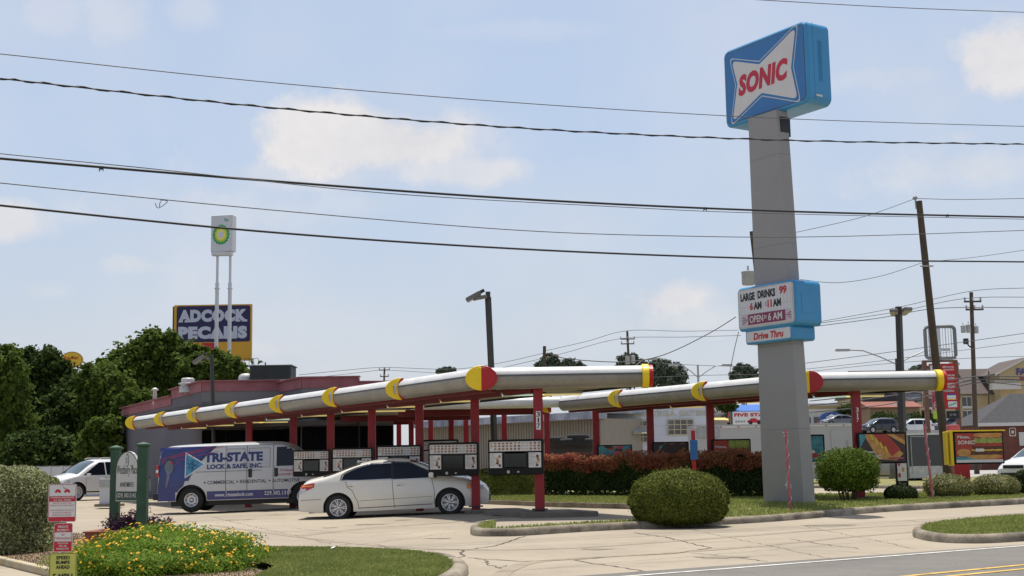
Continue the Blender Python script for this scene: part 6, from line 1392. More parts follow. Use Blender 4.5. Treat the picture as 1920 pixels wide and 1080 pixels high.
q.tube([(w_ - .6, -.8, P(470, 674, Zp).z), (c, -.8, P(470, 673, Zp).z)], .03, DARKM, 5); q.build('catwalk', bb_)
Zj = 160; c = P(134.5, 674.5, Zj); oj = thing('oval_sign', 'yellow oval restaurant sign with red script above the dark trees', 'sign', (c.x, Zj, 0)); FJ = frame((0, 0, c.z), (1, 0, 0)); q = MB(); rx, ry = 19.5 / 2500 * Zj, 14.5 / 2500 * Zj
q.prism(ell(0, 0, rx * 1.04, ry * 1.06, 36), -.3, 0, mat('oval_rim', (.35, .17, .05), .5, .05, 1), FJ); q.prism(ell(0, 0, rx * .97, ry * .96, 36), 0, .03, mat('oval_yellow', (.75, .48, .03), .5, .05, 1), FJ); q.build('panel', oj)
q = MB(); q.text("Bojangles'", -rx * .78, -ry * .12, rx * 1.5, ry * .62, mat('far_red', (.5, .04, .02), .5, .05, 1), FJ, z=.05, bold=.02, shear=.3); q.box((0, -ry * .42, .04), (rx * 1.1, ry * .06, .02), MT['far_red'], FJ); q.build('lettering', oj)
q = MB(); q.tube([(0, .2, 0), (0, .2, c.z - ry)], .16, DARKM, 10); q.build('pole', oj)
# ================================================================ background buildings
def bx_thing(name, label, cat, x0, x1, y0, y1, Z, depth, m, grp=None, zbase=None, Z2=None):
    """front wall from pixel x0 (at Z) to x1 (at Z2); top at y0 (at x0)"""
    Z2 = Z2 or Z; a = P(x0, y0, Z); b = P(x1, y0, Z2); t_ = thing(name, label, cat, (a.x, Z, 0), 0, grp); d = Vector((b.x - a.x, Z2 - Z, 0)); zt = a.z; zb_ = P(x0, y1, Z).z if zbase is None else zbase
    n_ = Vector((-d.y, d.x, 0)).normalized() * depth
    q = MB(); q.prism([(0, 0), (d.x, d.y), (d.x + n_.x, d.y + n_.y), (n_.x, n_.y)], zb_, zt, m); q.build('wall', t_)
    return t_, frame((0, 0, zb_), d), d.length, zt - zb_
TANW = mat('ribbed_tan_metal', (.30, .27, .22), .6, .12, 3, uscale=(8, 8, .3)); WBR = mat('white_painted_brick', (.60, .63, .70), .8, .05, 2, bump=.3, bscale=30); ROOFB = mat('weathered_metal_roof', (.22, .25, .33), .5, .4, 1.2, col2=(.5, .52, .58))
sh, Fs, Ls, Hs = bx_thing('metal_shed', 'low tan ribbed metal workshop seen under the canopies', 'shed', 792, 1126, 802, 900, 82, 10, TANW, zbase=0, Z2=70)
q = MB(); nR = 70
for k in range(nR): q.box((Ls * (k + .5) / nR, Hs / 2, .025), (.05, Hs, .05), TANW, Fs)
q.build('wall_ribs', sh)
q = MB(); q.box((Ls / 2, Hs + .14, .3), (Ls + .4, .34, 1.2), ROOFB, Fs); q.box((Ls / 2, Hs + .32, -4.5), (Ls + .4, .1, 10), ROOFB, Fs); q.build('roof', sh)
wbd, Fw, Lw, Hw = bx_thing('tyre_shop', 'white painted brick tyre shop with faded yellow lettering and steel windows', 'shop', 1126, 1333, 738, 900, 72, 12, WBR, zbase=0)
q = MB()
for k in range(10): q.box((Lw / 2, .25 + k * .5, .002), (Lw - .02, .02, .004), mat('mortar_line', (.5, .52, .58), .9, .05, 4), Fw)
q.build('brick_courses', wbd)
PX = 2500 / 72.0
def wx(x): return (x - 1126) / PX
def wy(y): return P(1200, y, 72).z
OLDY = mat('faded_yellow_letters', (.50, .50, .40), .8, .12, 4); STW = mat('steel_window_frame', (.50, .44, .30), .6, .1, 6); PANE = mat('old_pane', (.05, .055, .065), .15, .5, 1.5, col2=(.20, .20, .20), spec=.6)
q = MB(); q.text('QUALITY TIRES', wx(1168), wy(783), wx(1253) - wx(1168), .35, OLDY, Fw, z=.03, bold=.03)
q.prism([(wx(1248) , wy(783)), (wx(1256), wy(776)), (wx(1259), wy(765)), (wx(1262), wy(776)), (wx(1272), wy(783)), (wx(1263), wy(779)), (wx(1256), wy(781))], .002, .01, OLDY, Fw)
q.text('QUALITY SERVICE', wx(1272), wy(783), wx(1329) - wx(1272), .35, OLDY, Fw, z=.03, bold=.03); q.build('lettering', wbd)
for x0, x1, y0, y1 in ((1172, 1213, 789, 829), (1250, 1297, 788, 816)):
    q = MB(); q.box(((wx(x0) + wx(x1)) / 2, (wy(y0) + wy(y1)) / 2, .02), (wx(x1) - wx(x0), wy(y0) - wy(y1), .06), PANE, Fw); w0 = q.build('window', wbd)
    q = MB(); 
    for k in range(5): q.box((wx(x0) + (wx(x1) - wx(x0)) * k / 4, (wy(y0) + wy(y1)) / 2, .07), (.045, wy(y0) - wy(y1), .05), STW, Fw)
    nr = 4 if y1 > 820 else 3
    for k in range(nr + 1): q.box(((wx(x0) + wx(x1)) / 2, wy(y1) + (wy(y0) - wy(y1)) * k / nr, .075), (wx(x1) - wx(x0) + .04, .045, .05), STW, Fw)
    q.build('window_frame', w0)
    if x0 == 1172:
        q = MB(); A_ = [(wx(1184), wy(800), .1), (wx(1212), wy(800), .1), (wx(1212), wy(813), .65), (wx(1184), wy(813), .65)]; q.add(A_, [(0, 1, 2, 3)], mat('open_pane', (.35, .36, .34), .2, .1, 3), False, Fw)
        for i in range(4): q.tube([Vector(A_[i]), Vector(A_[(i + 1) % 4])], .03, STW, 4, M=Fw)
        q.tube([Vector(A_[0]).lerp(Vector(A_[1]), .5), Vector(A_[3]).lerp(Vector(A_[2]), .5)], .02, STW, 4, M=Fw); q.build('open_vent', w0)
q = MB(); q.box((wx(1128), wy(800), .2), (.3, wy(790) - wy(840), .3), TANW, Fw); q.build('door_jamb', wbd)
# tyres heaped before the shed
TYG = 'old tyres heaped before the tan workshop'
for i, (x, y) in enumerate(((1040, 826), (1052, 830), (1084, 821), (1084, 830), (1068, 829), (1098, 829))):
    Z = 66; c = P(x, y, Z); q = MB(); q.lathe([(.28, -.14), (.40, -.15), (.46, -.08), (.46, .08), (.40, .15), (.28, .14), (.26, 0), (.28, -.14)], 20, RUBBER); o = q.build('old_tyre'); o.location = (c.x, Z, c.z); o.scale = (1.2, 1.2, 1.2)
    tag(o, ('left end tyre of the heap seen over the red hedge', 'second tyre from the left in the heap over the hedge', 'topmost tyre of the heap, lying on another one', 'tyre directly under the topmost one of the heap', 'low tyre left of the tallest stack in the heap', 'right end tyre of the heap over the hedge')[i], 'tyre', TYG)
q = MB(); a = P(1030, 838, 66.6); b = P(1112, 833, 66.6); q.box(((a.x + b.x) / 2, 67, a.z / 2 + .05), (b.x - a.x, 1.6, a.z + .15), DARKM, bev=.05); o = q.build('tyre_rack'); tag(o, 'dark low rack carrying the heap of old tyres', 'rack')
# trailers
TRW = mat('trailer_grey_white', (.34, .34, .36), .45, .05, 1); TRL = mat('trailer_pale', (.42, .42, .43), .45, .05, 1)
tr, Ft, Lt, Ht = bx_thing('storage_trailer', 'long pale grey box trailer passing behind the pylon', 'trailer', 1302, 1598, 800, 885, 60, 2.4, TRL, zbase=.45)
def tx(x): return (x - 1302) * 60 / 2500
def ty(y, x=1450): return P(x, y, 60).z - .45
q = MB(); q.box((Lt / 2, Ht + .03, -1.2), (Lt + .08, .07, 2.5), TRL, Ft); q.box((Lt / 2, Ht - .04, .02), (Lt + .04, .06, .04), WHITEP, Ft); q.build('roof_rail', tr)
q = MB()
for k in range(9): q.box((Lt * (k + .5) / 9, Ht - .04, .05), (.06, .04, .03), REDS, Ft)
q.build('marker_lights', tr)
q = MB(); q.box((tx(1327), ty(808), .03), (1.0, .55, .03), TRW, Ft); q.box((tx(1327), ty(808), .05), (.92, .47, .02), GREYM, Ft); q.build('hatch', tr)
q = MB(); q.box((tx(1572), ty(840), .02), (.78, 1.5, .03), TRL, Ft); q.tube([(tx(1585), ty(828), .06), (tx(1585), ty(850), .06)], .02, GREYM, 5, M=Ft); q.build('side_door', tr)
for k in (.42, .55, .9, .96): wheel(tr, Lt * k, .15, .38, .22, 5, .6, 'steel')
q = MB(); q.box((tx(1590), ty(880), .0), (.5, .3, .1), DARKM, Ft); q.build('step', tr)
dk, Fd, Ld, Hd2 = bx_thing('dark_trailer', 'charcoal enclosed trailer with a narrow door right of the hot dog poster', 'trailer', 1698, 1768, 813, 884, 63, 3, mat('charcoal_panel', (.055, .055, .06), .4, .15, 2, coat=.2), zbase=.35)
q = MB(); q.box((Ld / 2, Hd2 - .03, .02), (Ld + .03, .09, .06), WHITEP, Fd); q.box((.03, Hd2 / 2, .02), (.07, Hd2, .05), GREYM, Fd); q.box((Ld - .03, Hd2 / 2, .02), (.07, Hd2, .05), GREYM, Fd); q.box((Ld / 2, .3, .03), (Ld * .96, .55, .03), mat('tread_plate', (.45, .45, .45), .35, .2, 8, metal=.6), Fd); q.build('trim', dk)
q = MB(); q.box((Ld * .33, Hd2 * .55, .02), (.75, Hd2 * .75, .03), BLK, Fd); q.box((Ld * .33, Hd2 * .93, .04), (.82, .04, .04), GREYM, Fd); q.box((Ld * .12, Hd2 * .5, .04), (.04, Hd2 * .8, .04), GREYM, Fd); q.box((Ld * .55, Hd2 * .5, .04), (.04, Hd2 * .8, .04), GREYM, Fd); q.build('door', dk)
wheel(dk, Ld * .8, .2, .36, .22, 5, .6, 'steel'); wheel(dk, Ld * .2, .2, .36, .22, 5, .6, 'steel')
# low retaining wall and raised lot
rw = MB(); a = P(1690, 813.5, 150); b = P(1900, 815, 150)
zl = P(1700, 812, 152).z
rw.prism([(P(1500, 800, 150).x, 150), (P(2100, 800, 150).x, 150), (P(2100, 800, 150).x, 260), (P(1500, 800, 150).x, 260)], 0, zl, GRAVEL); rw.build('raised_lot', kind='structure')
wl = MB(); q = wl; q.box(((a.x + b.x) / 2, 149.7, zl / 2 + .1), (b.x - a.x, .3, zl + .3), WHITEP if False else mat('retaining_wall', (.42, .43, .44), .7, .08, 1)); o = wl.build('retaining_wall'); recenter(o, ((a.x + b.x) / 2, 149.7, 0)); tag(o, 'pale low retaining wall under the row of parked cars', 'wall')
# five star sign
c0_, c1_ = P(1374, 797, 95), P(1440, 771, 95); fs_ = thing('shop_sign', 'white car shop sign in red capitals with a little red car, left of the pylon', 'sign', (c0_.x, 95, 0)); w_ = c1_.x - c0_.x; h_ = c1_.z - c0_.z; FF = frame((0, 0, c0_.z), (1, 0, 0))
q = MB(); q.prism([(0, 0), (w_, 0), (w_, h_), (0, h_)], -.3, 0, PWH, FF); q.prism([(-.12, 0), (0, 0), (0, h_), (-.12, h_)], -.3, .02, mat('sign_edge_green', (.03, .08, .05), .5, .1, 2), FF); q.build('panel', fs_)
q = MB(); q.text('FIVE STAR', .12, h_ * .62, w_ * .97, h_ * .26, MT['letter_red'], FF, z=.03, bold=.04)
q.prism([(w_ * .42, h_ * .15), (w_ * .80, h_ * .15), (w_ * .82, h_ * .32), (w_ * .70, h_ * .36), (w_ * .64, h_ * .48), (w_ * .52, h_ * .48), (w_ * .46, h_ * .34), (w_ * .40, h_ * .30)], .01, .03, MT['letter_red'], FF)
for k in (.50, .73): q.prism(ell(w_ * k, h_ * .15, .13, .13, 14), .03, .05, TXTB, FF)
for k in range(4): q.prism(ell(w_ * (.10 + .075 * k), h_ * .25, .08, .08, 12), .01, .03, GREYM, FF)
q.build('lettering', fs_)
q = MB()
for k in (.1, .9): q.tube([(w_ * k, .2, 0), (w_ * k, .2, c1_.z)], .08, GREYM, 8)
q.build('post', fs_)
c0_, c1_ = P(1367, 792, 97), P(1381, 772, 97); rs_ = thing('red_sign', 'small square red sign left of the white car shop sign', 'sign', (c0_.x, 97, 0)); w_ = c1_.x - c0_.x; h_ = c1_.z - c0_.z; FF = frame((0, 0, c0_.z), (1, 0, 0)); q = MB(); q.prism([(0, 0), (w_, 0), (w_, h_), (0, h_)], -.2, 0, MT['letter_red'], FF); q.text('CK', .08, h_ * .4, w_ - .16, h_ * .35, PWH, FF, z=.02, bold=.03); q.build('panel', rs_); q = MB(); q.tube([(w_ / 2, .1, 0), (w_ / 2, .1, c0_.z)], .06, GREYM, 6); q.build('post', rs_)
BLUR = mat('blue_metal_roof', (.02, .13, .48), .4, .15, 2, uscale=(3, 3, 3)); YLR = mat('yellow_roof', (.48, .42, .14), .7, .15, 1); BEIG = mat('beige_wall', (.42, .36, .25), .8, .08, 1); HOTEL = mat('hotel_tan_render', (.44, .35, .20), .85, .06, .5); HROOF = mat('brown_shingles', (.10, .08, .075), .9, .2, 3); HWIN = mat('hotel_window', (.04, .05, .06), .1, .3, 1, spec=.7); HTRIM = mat('hotel_trim', (.55, .54, .50), .6, .05, 2)
def gabled(name, label, cat, x0, x1, ywall, yroof, ybase, Z, depth, wm, rm, zbase=None, flat=False):
    t_, F_, L, H_ = bx_thing(name, label, cat, x0, x1, ywall, ybase, Z, depth, wm, zbase=zbase); zt = H_
    r_ = (ywall - yroof) / 2500 * Z
    q = MB(); q.add([(-.4, zt, .5), (L + .4, zt, .5), (L + .4, zt + r_, -depth * .4), (-.4, zt + r_, -depth * .4), (-.4, zt, -depth - .4), (L + .4, zt, -depth - .4), (-.4, zt - .12, .5), (L + .4, zt - .12, .5)], [(0, 1, 2, 3), (3, 2, 5, 4), (0, 3, 4), (1, 5, 2), (6, 7, 1, 0)], rm, False, F_); q.build('roof', t_)
    return t_, F_, L, H_
t_, F_, L, H_ = gabled('blue_roof_shop', 'small beige shop with a bright blue metal roof above the white sign', 'shop', 1384, 1450, 771, 756, 850, 110, 8, BEIG, BLUR, zbase=0)
q = MB(); 
for k in range(5): q.box((L * (k + .5) / 5, H_ - 1.0, .03), (.5, .6, .05), HWIN, F_)
q.build('window', t_)
t_, F_, L, H_ = gabled('yellow_roof_shed', 'low shed with a dull yellow roof left of the red square sign', 'shed', 1332, 1362, 789, 781, 850, 104, 8, BEIG, YLR, zbase=0)
q = MB(); q.box((L * .4, 1.1, .03), (1.0, 2.0, .05), DARKM, F_); q.build('door', t_)
t_, F_, L, H_ = gabled('beige_shop', 'beige shop with a plain sloping roof under the farther canopy', 'shop', 1352, 1400, 776, 757, 850, 114, 8, mat('beige_wall_dark', (.30, .26, .21), .8, .08, 1), HROOF, zbase=0)
q = MB(); q.box((L * .5, H_ - 1.2, .03), (1.6, .9, .05), HWIN, F_); q.build('window', t_)
# white long building behind the canopy right of the pylon
t_, F_, L, H_ = bx_thing('strip_shop', 'long white low shop with a red brick base right of the pylon', 'shop', 1500, 1602, 768, 812, 190, 14, mat('strip_white', (.50, .49, .46), .8, .05, 1), zbase=0)
q = MB(); q.box((L / 2, H_ - 3.0, .03), (L, 1.2, .08), mat('strip_brick', (.22, .08, .06), .8, .2, 2), F_); q.box((L / 2, H_ - .15, .06), (L + .2, .3, .2), HTRIM, F_); q.build('fascia', t_)
q = MB(); 
for k in range(5): q.box((L * (.12 + .19 * k), H_ - 1.6, .06), (1.0, 1.0, .06), HWIN, F_)
q.build('window', t_)
t_, F_, L, H_ = bx_thing('strip_shop', 'tan upper storey block rising behind the long white shop', 'shop', 1500, 1640, 757, 770, 215, 14, HOTEL, zbase=0)
q = MB(); q.box((L / 2, H_ - .2, .06), (L + .3, .4, .3), HTRIM, F_); q.build('cornice', t_)
# monument sign
a = P(1535, 800, 180); b = P(1580, 772, 180); t_ = thing('monument_sign', 'blue arched hotel monument sign above the grey sedan', 'sign', (a.x, 180, 0)); w_ = b.x - a.x; z0 = a.z; h_ = b.z - a.z; F_ = frame((0, 0, z0), (1, 0, 0))
ar = [(w_ * .08, -2), (w_, -2)] + [(w_ * .54 + w_ * .46 * math.cos(math.radians(k)), h_ * .65 + h_ * .35 * math.sin(math.radians(k))) for k in range(0, 181, 15)]
q = MB(); q.prism(ar, -.5, 0, mat('monument_blue', (.035, .09, .26), .5, .06, 1), F_); q.prism([(-.1, -2), (w_ * .3, -2), (w_ * .3, h_ * .38), (-.1, h_ * .38)], -.3, .1, mat('monument_red', (.4, .05, .09), .6, .1, 1), F_); q.build('panel', t_)
q = MB(); q.text('FAIRFIELD', w_ * .27, h_ * .20, w_ * .68, h_ * .28, PWH, F_, z=.15, bold=.03)
for i_, (a_, b_) in enumerate((((.32, .62), (.54, .78)), ((.54, .78), (.76, .62)))): q.tube([(w_ * a_[0], h_ * a_[1], .1), (w_ * b_[0], h_ * b_[1], .1)], .09, PWH, 4, M=F_)
q.build('lettering', t_)
# hotel
t_, F_, L, H_ = gabled('hotel', 'large tan hotel with brown shingle roofs and white window trims at the right', 'hotel', 1618, 1880, 742, 690, 812, 200, 16, HOTEL, HROOF, zbase=0)
def hx_(x): return (x - 1618) * 200 / 2500
def hy_(y, x=1750): return P(x, y, 200).z
for x, y in ((1811, 754), (1870, 752), (1811, 780), (1738, 755), (1700, 757), (1660, 757), (1738, 783), (1870, 780)):
    q = MB(); q.box((hx_(x), hy_(y), .06), (1.25, 1.35, .08), HWIN, F_); w0 = q.build('window', t_); q = MB(); q.box((hx_(x), hy_(y), .12), (.08, 1.35, .06), HTRIM, F_); q.box((hx_(x), hy_(y) - .85, .12), (1.45, .35, .1), HTRIM, F_); q.box((hx_(x), hy_(y) + .72, .12), (1.4, .12, .1), HTRIM, F_); q.build('frame', w0)
q = MB()      # gabled wing on the right
gx0, gx1, gp = hx_(1862), hx_(1960), hx_(1912); q.prism([(gx0, 0), (gx1, 0), (gx1, hy_(702)), (gp, hy_(676)), (gx0, hy_(702))], -6, 3, HOTEL, F_); q.build('gable_wing', t_)
q = MB(); q.add([(gx0 - .8, hy_(705), 3.4), (gp, hy_(675), 3.4), (gp, hy_(678.5), 3.4), (gx0 - .8, hy_(709), 3.4), (gx1, hy_(705), 3.4), (gx1, hy_(709), 3.4)], [(0, 3, 2, 1), (1, 2, 5, 4)], HTRIM, False, F_); q.add([(gx0 - .8, hy_(705), 3.4), (gp, hy_(675), 3.4), (gp, hy_(675), -8), (gx0 - .8, hy_(705), -8)], [(0, 1, 2, 3)], HROOF, False, F_); q.build('gable_roof', t_)
q = MB(); q.box((hx_(1868), hy_(729), 3.6), (hx_(1895) - hx_(1842), .9, 1.4), HTRIM, F_)
for k in range(16): q.box((hx_(1851) + k * (hx_(1888) - hx_(1851)) / 15, hy_(722), 3.6), (.05, .7, .05), HTRIM, F_)
q.build('balcony', t_)
q = MB(); q.box((hx_(1812), hy_(685), -5), (1.1, 1.6, 1.1), HOTEL, F_); q.box((hx_(1812), hy_(683) + .3, -5), (1.4, .3, 1.4), HTRIM, F_); q.build('chimney', t_)
q = MB(); HBL = mat('hotel_sign_blue', (.07, .06, .22), .5, .05, 1); q.text('FAIRFIELD', hx_(1893), hy_(708), 5.6, 1.0, HBL, F_, z=3.1, bold=.05); q.text('by Marriott', hx_(1899), hy_(719), 4.6, .75, mat('hotel_sign_red', (.30, .05, .06), .5, .05, 1), F_, z=3.1, bold=.04); q.build('lettering', t_)
# orange roofed building in front of the hotel
t_, F_, L, H_ = bx_thing('billboard', 'dark wide roadside board on legs over the orange roof', 'billboard', 1618, 1728, 738, 754, 185, .6, mat('dark_board', (.03, .035, .04), .6, .2, .5), zbase=P(1650, 754, 185).z)
q = MB(); q.box((L * .82, H_ * .5, .04), (L * .33, H_ * .8, .05), mat('grey_board', (.17, .18, .22), .6, .1, .5), F_); q.text('CINNAMON', L * .72, H_ * .3, L * .22, H_ * .22, PWH, F_, z=.1); q.build('board_face', t_)
q = MB()
for k in (.1, .5, .9): q.tube([(L * k, .3, 0), (L * k, .3, P(1650, 754, 185).z)], .2, DARKM, 6)
q.build('leg', t_)
t_, F_, L, H_ = gabled('diner', 'small eatery with a rusty orange ribbed roof between the canopy post and price sign', 'restaurant', 1631, 1724, 764, 751, 812, 180, 10, mat('diner_wall', (.25, .17, .10), .8, .1, 1), mat('orange_ribbed_roof', (.22, .065, .04), .6, .15, 3, uscale=(4, 4, 4)), zbase=0)
q = MB(); q.text('CASALS', L * .42, H_ + .12, L * .14, .4, PWH, F_, z=.62, bold=.02); q.build('lettering', t_)
q = MB(); 
for k in range(4): q.box((L * (.15 + .22 * k), H_ - 1.4, .04), (1.3, .9, .06), HWIN, F_)
q.build('window', t_)
def hipped(name, label, cat, x0, x1, ywall, yroof, ybase, Z, depth, wm, rm, zbase=None):
    t_, F_, L, H_ = bx_thing(name, label, cat, x0, x1, ywall, ybase, Z, depth, wm, zbase=zbase); r_ = (ywall - yroof) / 2500 * Z; k = 4.4
    q = MB(); q.add([(-.5, H_, .6), (L + .5, H_, .6), (L + .5, H_, -depth - .5), (-.5, H_, -depth - .5), (k, H_ + r_, -depth / 2), (L - k, H_ + r_, -depth / 2)], [(0, 1, 5, 4), (1, 2, 5), (2, 3, 4, 5), (3, 0, 4), (3, 2, 1, 0)], rm, False, F_); q.build('roof', t_)
    return t_, F_, L, H_
# brick building at far right
BRK = gabled; t_, F_, L, H_ = hipped('brick_building', 'low red brick building with a broad dark grey roof at the right edge', 'building', 1836, 2080, 797, 736, 870, 120, 8, mat('dark_red_brick', (.15, .055, .04), .85, .2, 2, bump=.3), mat('charcoal_shingles', (.055, .055, .06), .9, .2, 3), zbase=0)
q = MB(); q.box((L / 2, H_ + .02, .6), (L + 1, .3, .15), HTRIM, F_); q.build('gutter', t_)
for x in (1910,):
    q = MB(); q.box(((x - 1832) * 120 / 2500, P(x, 823, 120).z, .05), (.55, 1.2, .08), HTRIM, F_); q.build('window', t_)
q = MB(); c = ((1893 - 1832) * 120 / 2500, P(1893, 810, 120).z); 
q.prism(rrect(c[0] - .30, c[1] - .38, c[0] + .30, c[1] + .38, .1), .02, .04, HTRIM, F_); q.prism(rrect(c[0] - .22, c[1] - .30, c[0] + .22, c[1] + .30, .08), .04, .05, MT['dark_red_brick'], F_); q.prism(ell(c[0], c[1], .14, .16, 12), .05, .06, HTRIM, F_); q.build('wall_emblem', t_)
# red fuel price sign and empty frame
Zs_ = 95; a = P(1742, 900, Zs_); b = P(1793, 672, Zs_); ps = thing('price_sign', 'red fuel price and payment sign between brown posts, behind the leaning pole', 'sign', (a.x, Zs_, 0)); w_ = b.x - a.x
def pz(y): return P(1768, y, Zs_).z
BRP = mat('brown_steel', (.16, .075, .05), .6, .2, 2); q = MB()
for xx in (.12, w_ - .1): q.box((xx, 0, pz(676) / 2), (.28, .28, pz(676)), BRP)
q.box((w_ / 2, 0, pz(677)), (w_, .3, .14), BRP); q.build('frame', ps)
FPp = frame((0, -.16, 0), (1, 0, 0)); q = MB(); q.prism([(w_ * .18, pz(732)), (w_ * .95, pz(732)), (w_ * .95, pz(682)), (w_ * .18, pz(682))], -.2, .0, REDS, FPp)
for k, y in enumerate((690, 706, 722)):
    q.prism([(w_ * .20, pz(y + 6)), (w_ * .46, pz(y + 6)), (w_ * .46, pz(y - 5)), (w_ * .20, pz(y - 5))], .0, .02, BPW, FPp)
    q.text(('REGULAR', 'PREMIUM', 'DIESEL')[k], w_ * .56, pz(y), w_ * .33, .13, PWH, FPp, z=.03, bold=.02); q.text('UNLEADED', w_ * .56, pz(y + 5), w_ * .33, .12, PWH, FPp, z=.03, bold=.02)
q.build('price_panel', ps)
q = MB(); q.prism([(w_ * .22, pz(767)), (w_ * .97, pz(767)), (w_ * .97, pz(735)), (w_ * .22, pz(735))], -.2, .0, REDS, FPp); q.prism([(w_ * .28, pz(750)), (w_ * .50, pz(750)), (w_ * .50, pz(738)), (w_ * .28, pz(738))], 0, .02, mat('pay_blue', (.05, .22, .42), .5, .1, 2), FPp); q.prism([(w_ * .64, pz(750)), (w_ * .90, pz(750)), (w_ * .90, pz(738)), (w_ * .64, pz(738))], 0, .02, BPW, FPp); q.prism([(w_ * .64, pz(741.5)), (w_ * .90, pz(741.5)), (w_ * .90, pz(738)), (w_ * .64, pz(738))], .02, .03, HBL, FPp); q.prism([(w_ * .64, pz(750)), (w_ * .90, pz(750)), (w_ * .90, pz(748)), (w_ * .64, pz(748))], .02, .03, PYEL, FPp)
q.prism([(w_ * .66, pz(764)), (w_ * .92, pz(764)), (w_ * .92, pz(753)), (w_ * .66, pz(753))], 0, .02, BPW, FPp); q.prism([(w_ * .68, pz(762)), (w_ * .90, pz(757)), (w_ * .90, pz(755)), (w_ * .68, pz(760))], .02, .03, mat('pump_green', (.1, .35, .12), .5, .1, 2), FPp)
cc = (w_ * .36, pz(760)); q.prism(ell(cc[0], cc[1], .30, .30, 20), 0, .02, BPW, FPp); q.prism(ell(cc[0], cc[1], .26, .26, 20), .02, .025, REDS, FPp); q.text('FREE', cc[0] - .18, cc[1] - .06, .36, .12, PWH, FPp, z=.03, bold=.02); q.build('payment_panel', ps)
q = MB(); q.prism([(w_ * .22, pz(785)), (w_ * .58, pz(785)), (w_ * .58, pz(771)), (w_ * .22, pz(771))], -.1, .0, mat('lime_panel', (.38, .55, .05), .5, .1, 2), FPp); q.prism([(w_ * .60, pz(785)), (w_ * .97, pz(785)), (w_ * .97, pz(771)), (w_ * .60, pz(771))], -.1, .0, BLACK, FPp); q.text('24 HR', w_ * .68, pz(780), w_ * .2, .16, GREYM, FPp, z=.02); q.build('lower_panel', ps)
a = P(1737, 672, Zs_ - 1); b = P(1789, 612, Zs_ - 1); ef = thing('empty_sign_frame', 'empty rounded sign frame with bare tubes, directly above the red price sign', 'sign frame', (a.x, Zs_ - 1, pz(676))); w_ = b.x - a.x; zz0 = a.z - ef.location.z; h_ = b.z - a.z
q = MB(); rr0 = rrect(0, zz0, w_, zz0 + h_, .25, 5)
q.tube([(x, 0, z) for x, z in rr0] + [(rr0[0][0], 0, rr0[0][1])], .13, mat('frame_grey', (.18, .19, .19), .5, .15, 3), 6); q.build('frame', ef)
q = MB()
for k in range(9): X = w_ * (.12 + .095 * k); q.tube([(X, 0, zz0 + .12), (X, 0, zz0 + h_ - .12)], .022 if k % 2 else .04, BPW, 5)
q.box((w_ * .30, .02, zz0 + h_ * .5), (w_ * .38, .02, h_ * .9), mat('milky_sheet', (.60, .64, .66), .3, .1, 1)); q.build('lamp_tube', ef)
# ================================================================ lamps, poles
def flood(q, c, yaw, pitch, s=1.0):
    M_ = T(*c) @ RZ(yaw) @ Matrix.Rotation(pitch, 4, 'Y'); q.box((0, 0, 0), (.62 * s, .42 * s, .16 * s), mat('flood_head', (.16, .145, .13), .4, .2, 5, metal=.2), M_, bev=.05 * s); q.box((0, 0, -.085 * s), (.54 * s, .36 * s, .02), mat('flood_lens', (.28, .27, .25), .2, .1, 5), M_); q.box((.38 * s, 0, .02), (.2 * s, .14 * s, .12 * s), DARKM, M_, bev=.02)
def lamp(label, xt, yt, xb, yb, Z, r, heads, nm='parking_lot_lamp', grp='parking lot lamps'):
    a = P(xb, yb, Z); b = P(xt, yt, Z); d = (b - a) / (b.z - a.z); base = a - d * a.z; t_ = thing(nm, label, 'lamp post', (base.x, base.y, 0), 0, grp); top_ = b - base
    q = MB(); q.tube([(0, 0, 0), tuple(top_)], r, DARKM, 4 if r > .09 else 8, smooth=False); q.box(tuple(top_ + Vector((0, 0, .05))), (r * 1.5, r * 1.5, .3), DARKM); q.build('pole', t_)
    for (dx, dz, yaw, pitch, s) in heads:
        q = MB(); e = top_ + Vector((dx, -.05, dz)); q.tube([tuple(top_ + Vector((0, 0, dz * .8))), tuple(e)], .035, DARKM, 6); flood(q, e, yaw, pitch, s); q.build('flood_head', t_)
    return t_
lamp('dark lamp post with a drooping floodlight above the nearer canopy', 915, 557, 921, 690, 50, .12, [(-.55, .02, 0, math.radians(-28), 1.0), (-.30, -.02, .4, math.radians(-12), .8)])
lamp('lamp post with twin pale heads right of the tall sign pylon', 1685, 585, 1689, 700, 50, .135, [(-.18, -.02, 1.2, .3, .75), (.22, .02, 1.9, .3, .85)])
lamp('smaller lamp post before the restaurant parapet', 397, 674, 399, 756, 52, .075, [(-.50, .0, 0, math.radians(-35), .8)])
SLG = 'curved arm street lamps far behind'
def streetlamp(label, xp, yt, yb, Z, arms):
    a = P(xp, yb, Z); b = P(xp, yt, Z); t_ = thing('street_lamp', label, 'street lamp', (a.x, Z, 0), 0, SLG); q = MB(); q.tube([(0, 0, 0), (0, 0, b.z)], [.16, .11], DARKM if Z < 140 else GREYM, 8); q.build('pole', t_)
    for (x1, y1, yj) in arms:
        e = P(x1, y1, Z) - Vector((a.x, Z, 0)); e.y = 0; j = P(xp, yj, Z).z; s_ = 1 if e.x > 0 else -1; q = MB(); q.tube([(0, 0, j), (e.x * .3, 0, j + (e.z - j) * .50), (e.x * .62, 0, j + (e.z - j) * .93), (e.x, 0, e.z)], .06, GREYM, 6); q.build('arm', t_)
        q = MB(); q.box((e.x, 0, e.z - .02), (1.2, .35, .22), GREYM, bev=.08); q.build('lamp_head', t_)
streetlamp('double armed street lamp left of the pylon over the farther canopy', 1314, 684, 850, 150, [(1263, 684, 708), (1363, 684, 708)])
streetlamp('double armed street lamp whose pole hides behind the twin headed lamp post', 1690, 672, 850, 110, [(1580, 656, 683), (1768, 655, 683)])
streetlamp('single armed street lamp beside the distant transformer pole', 1180, 690, 850, 160, [(1223, 673, 700)])
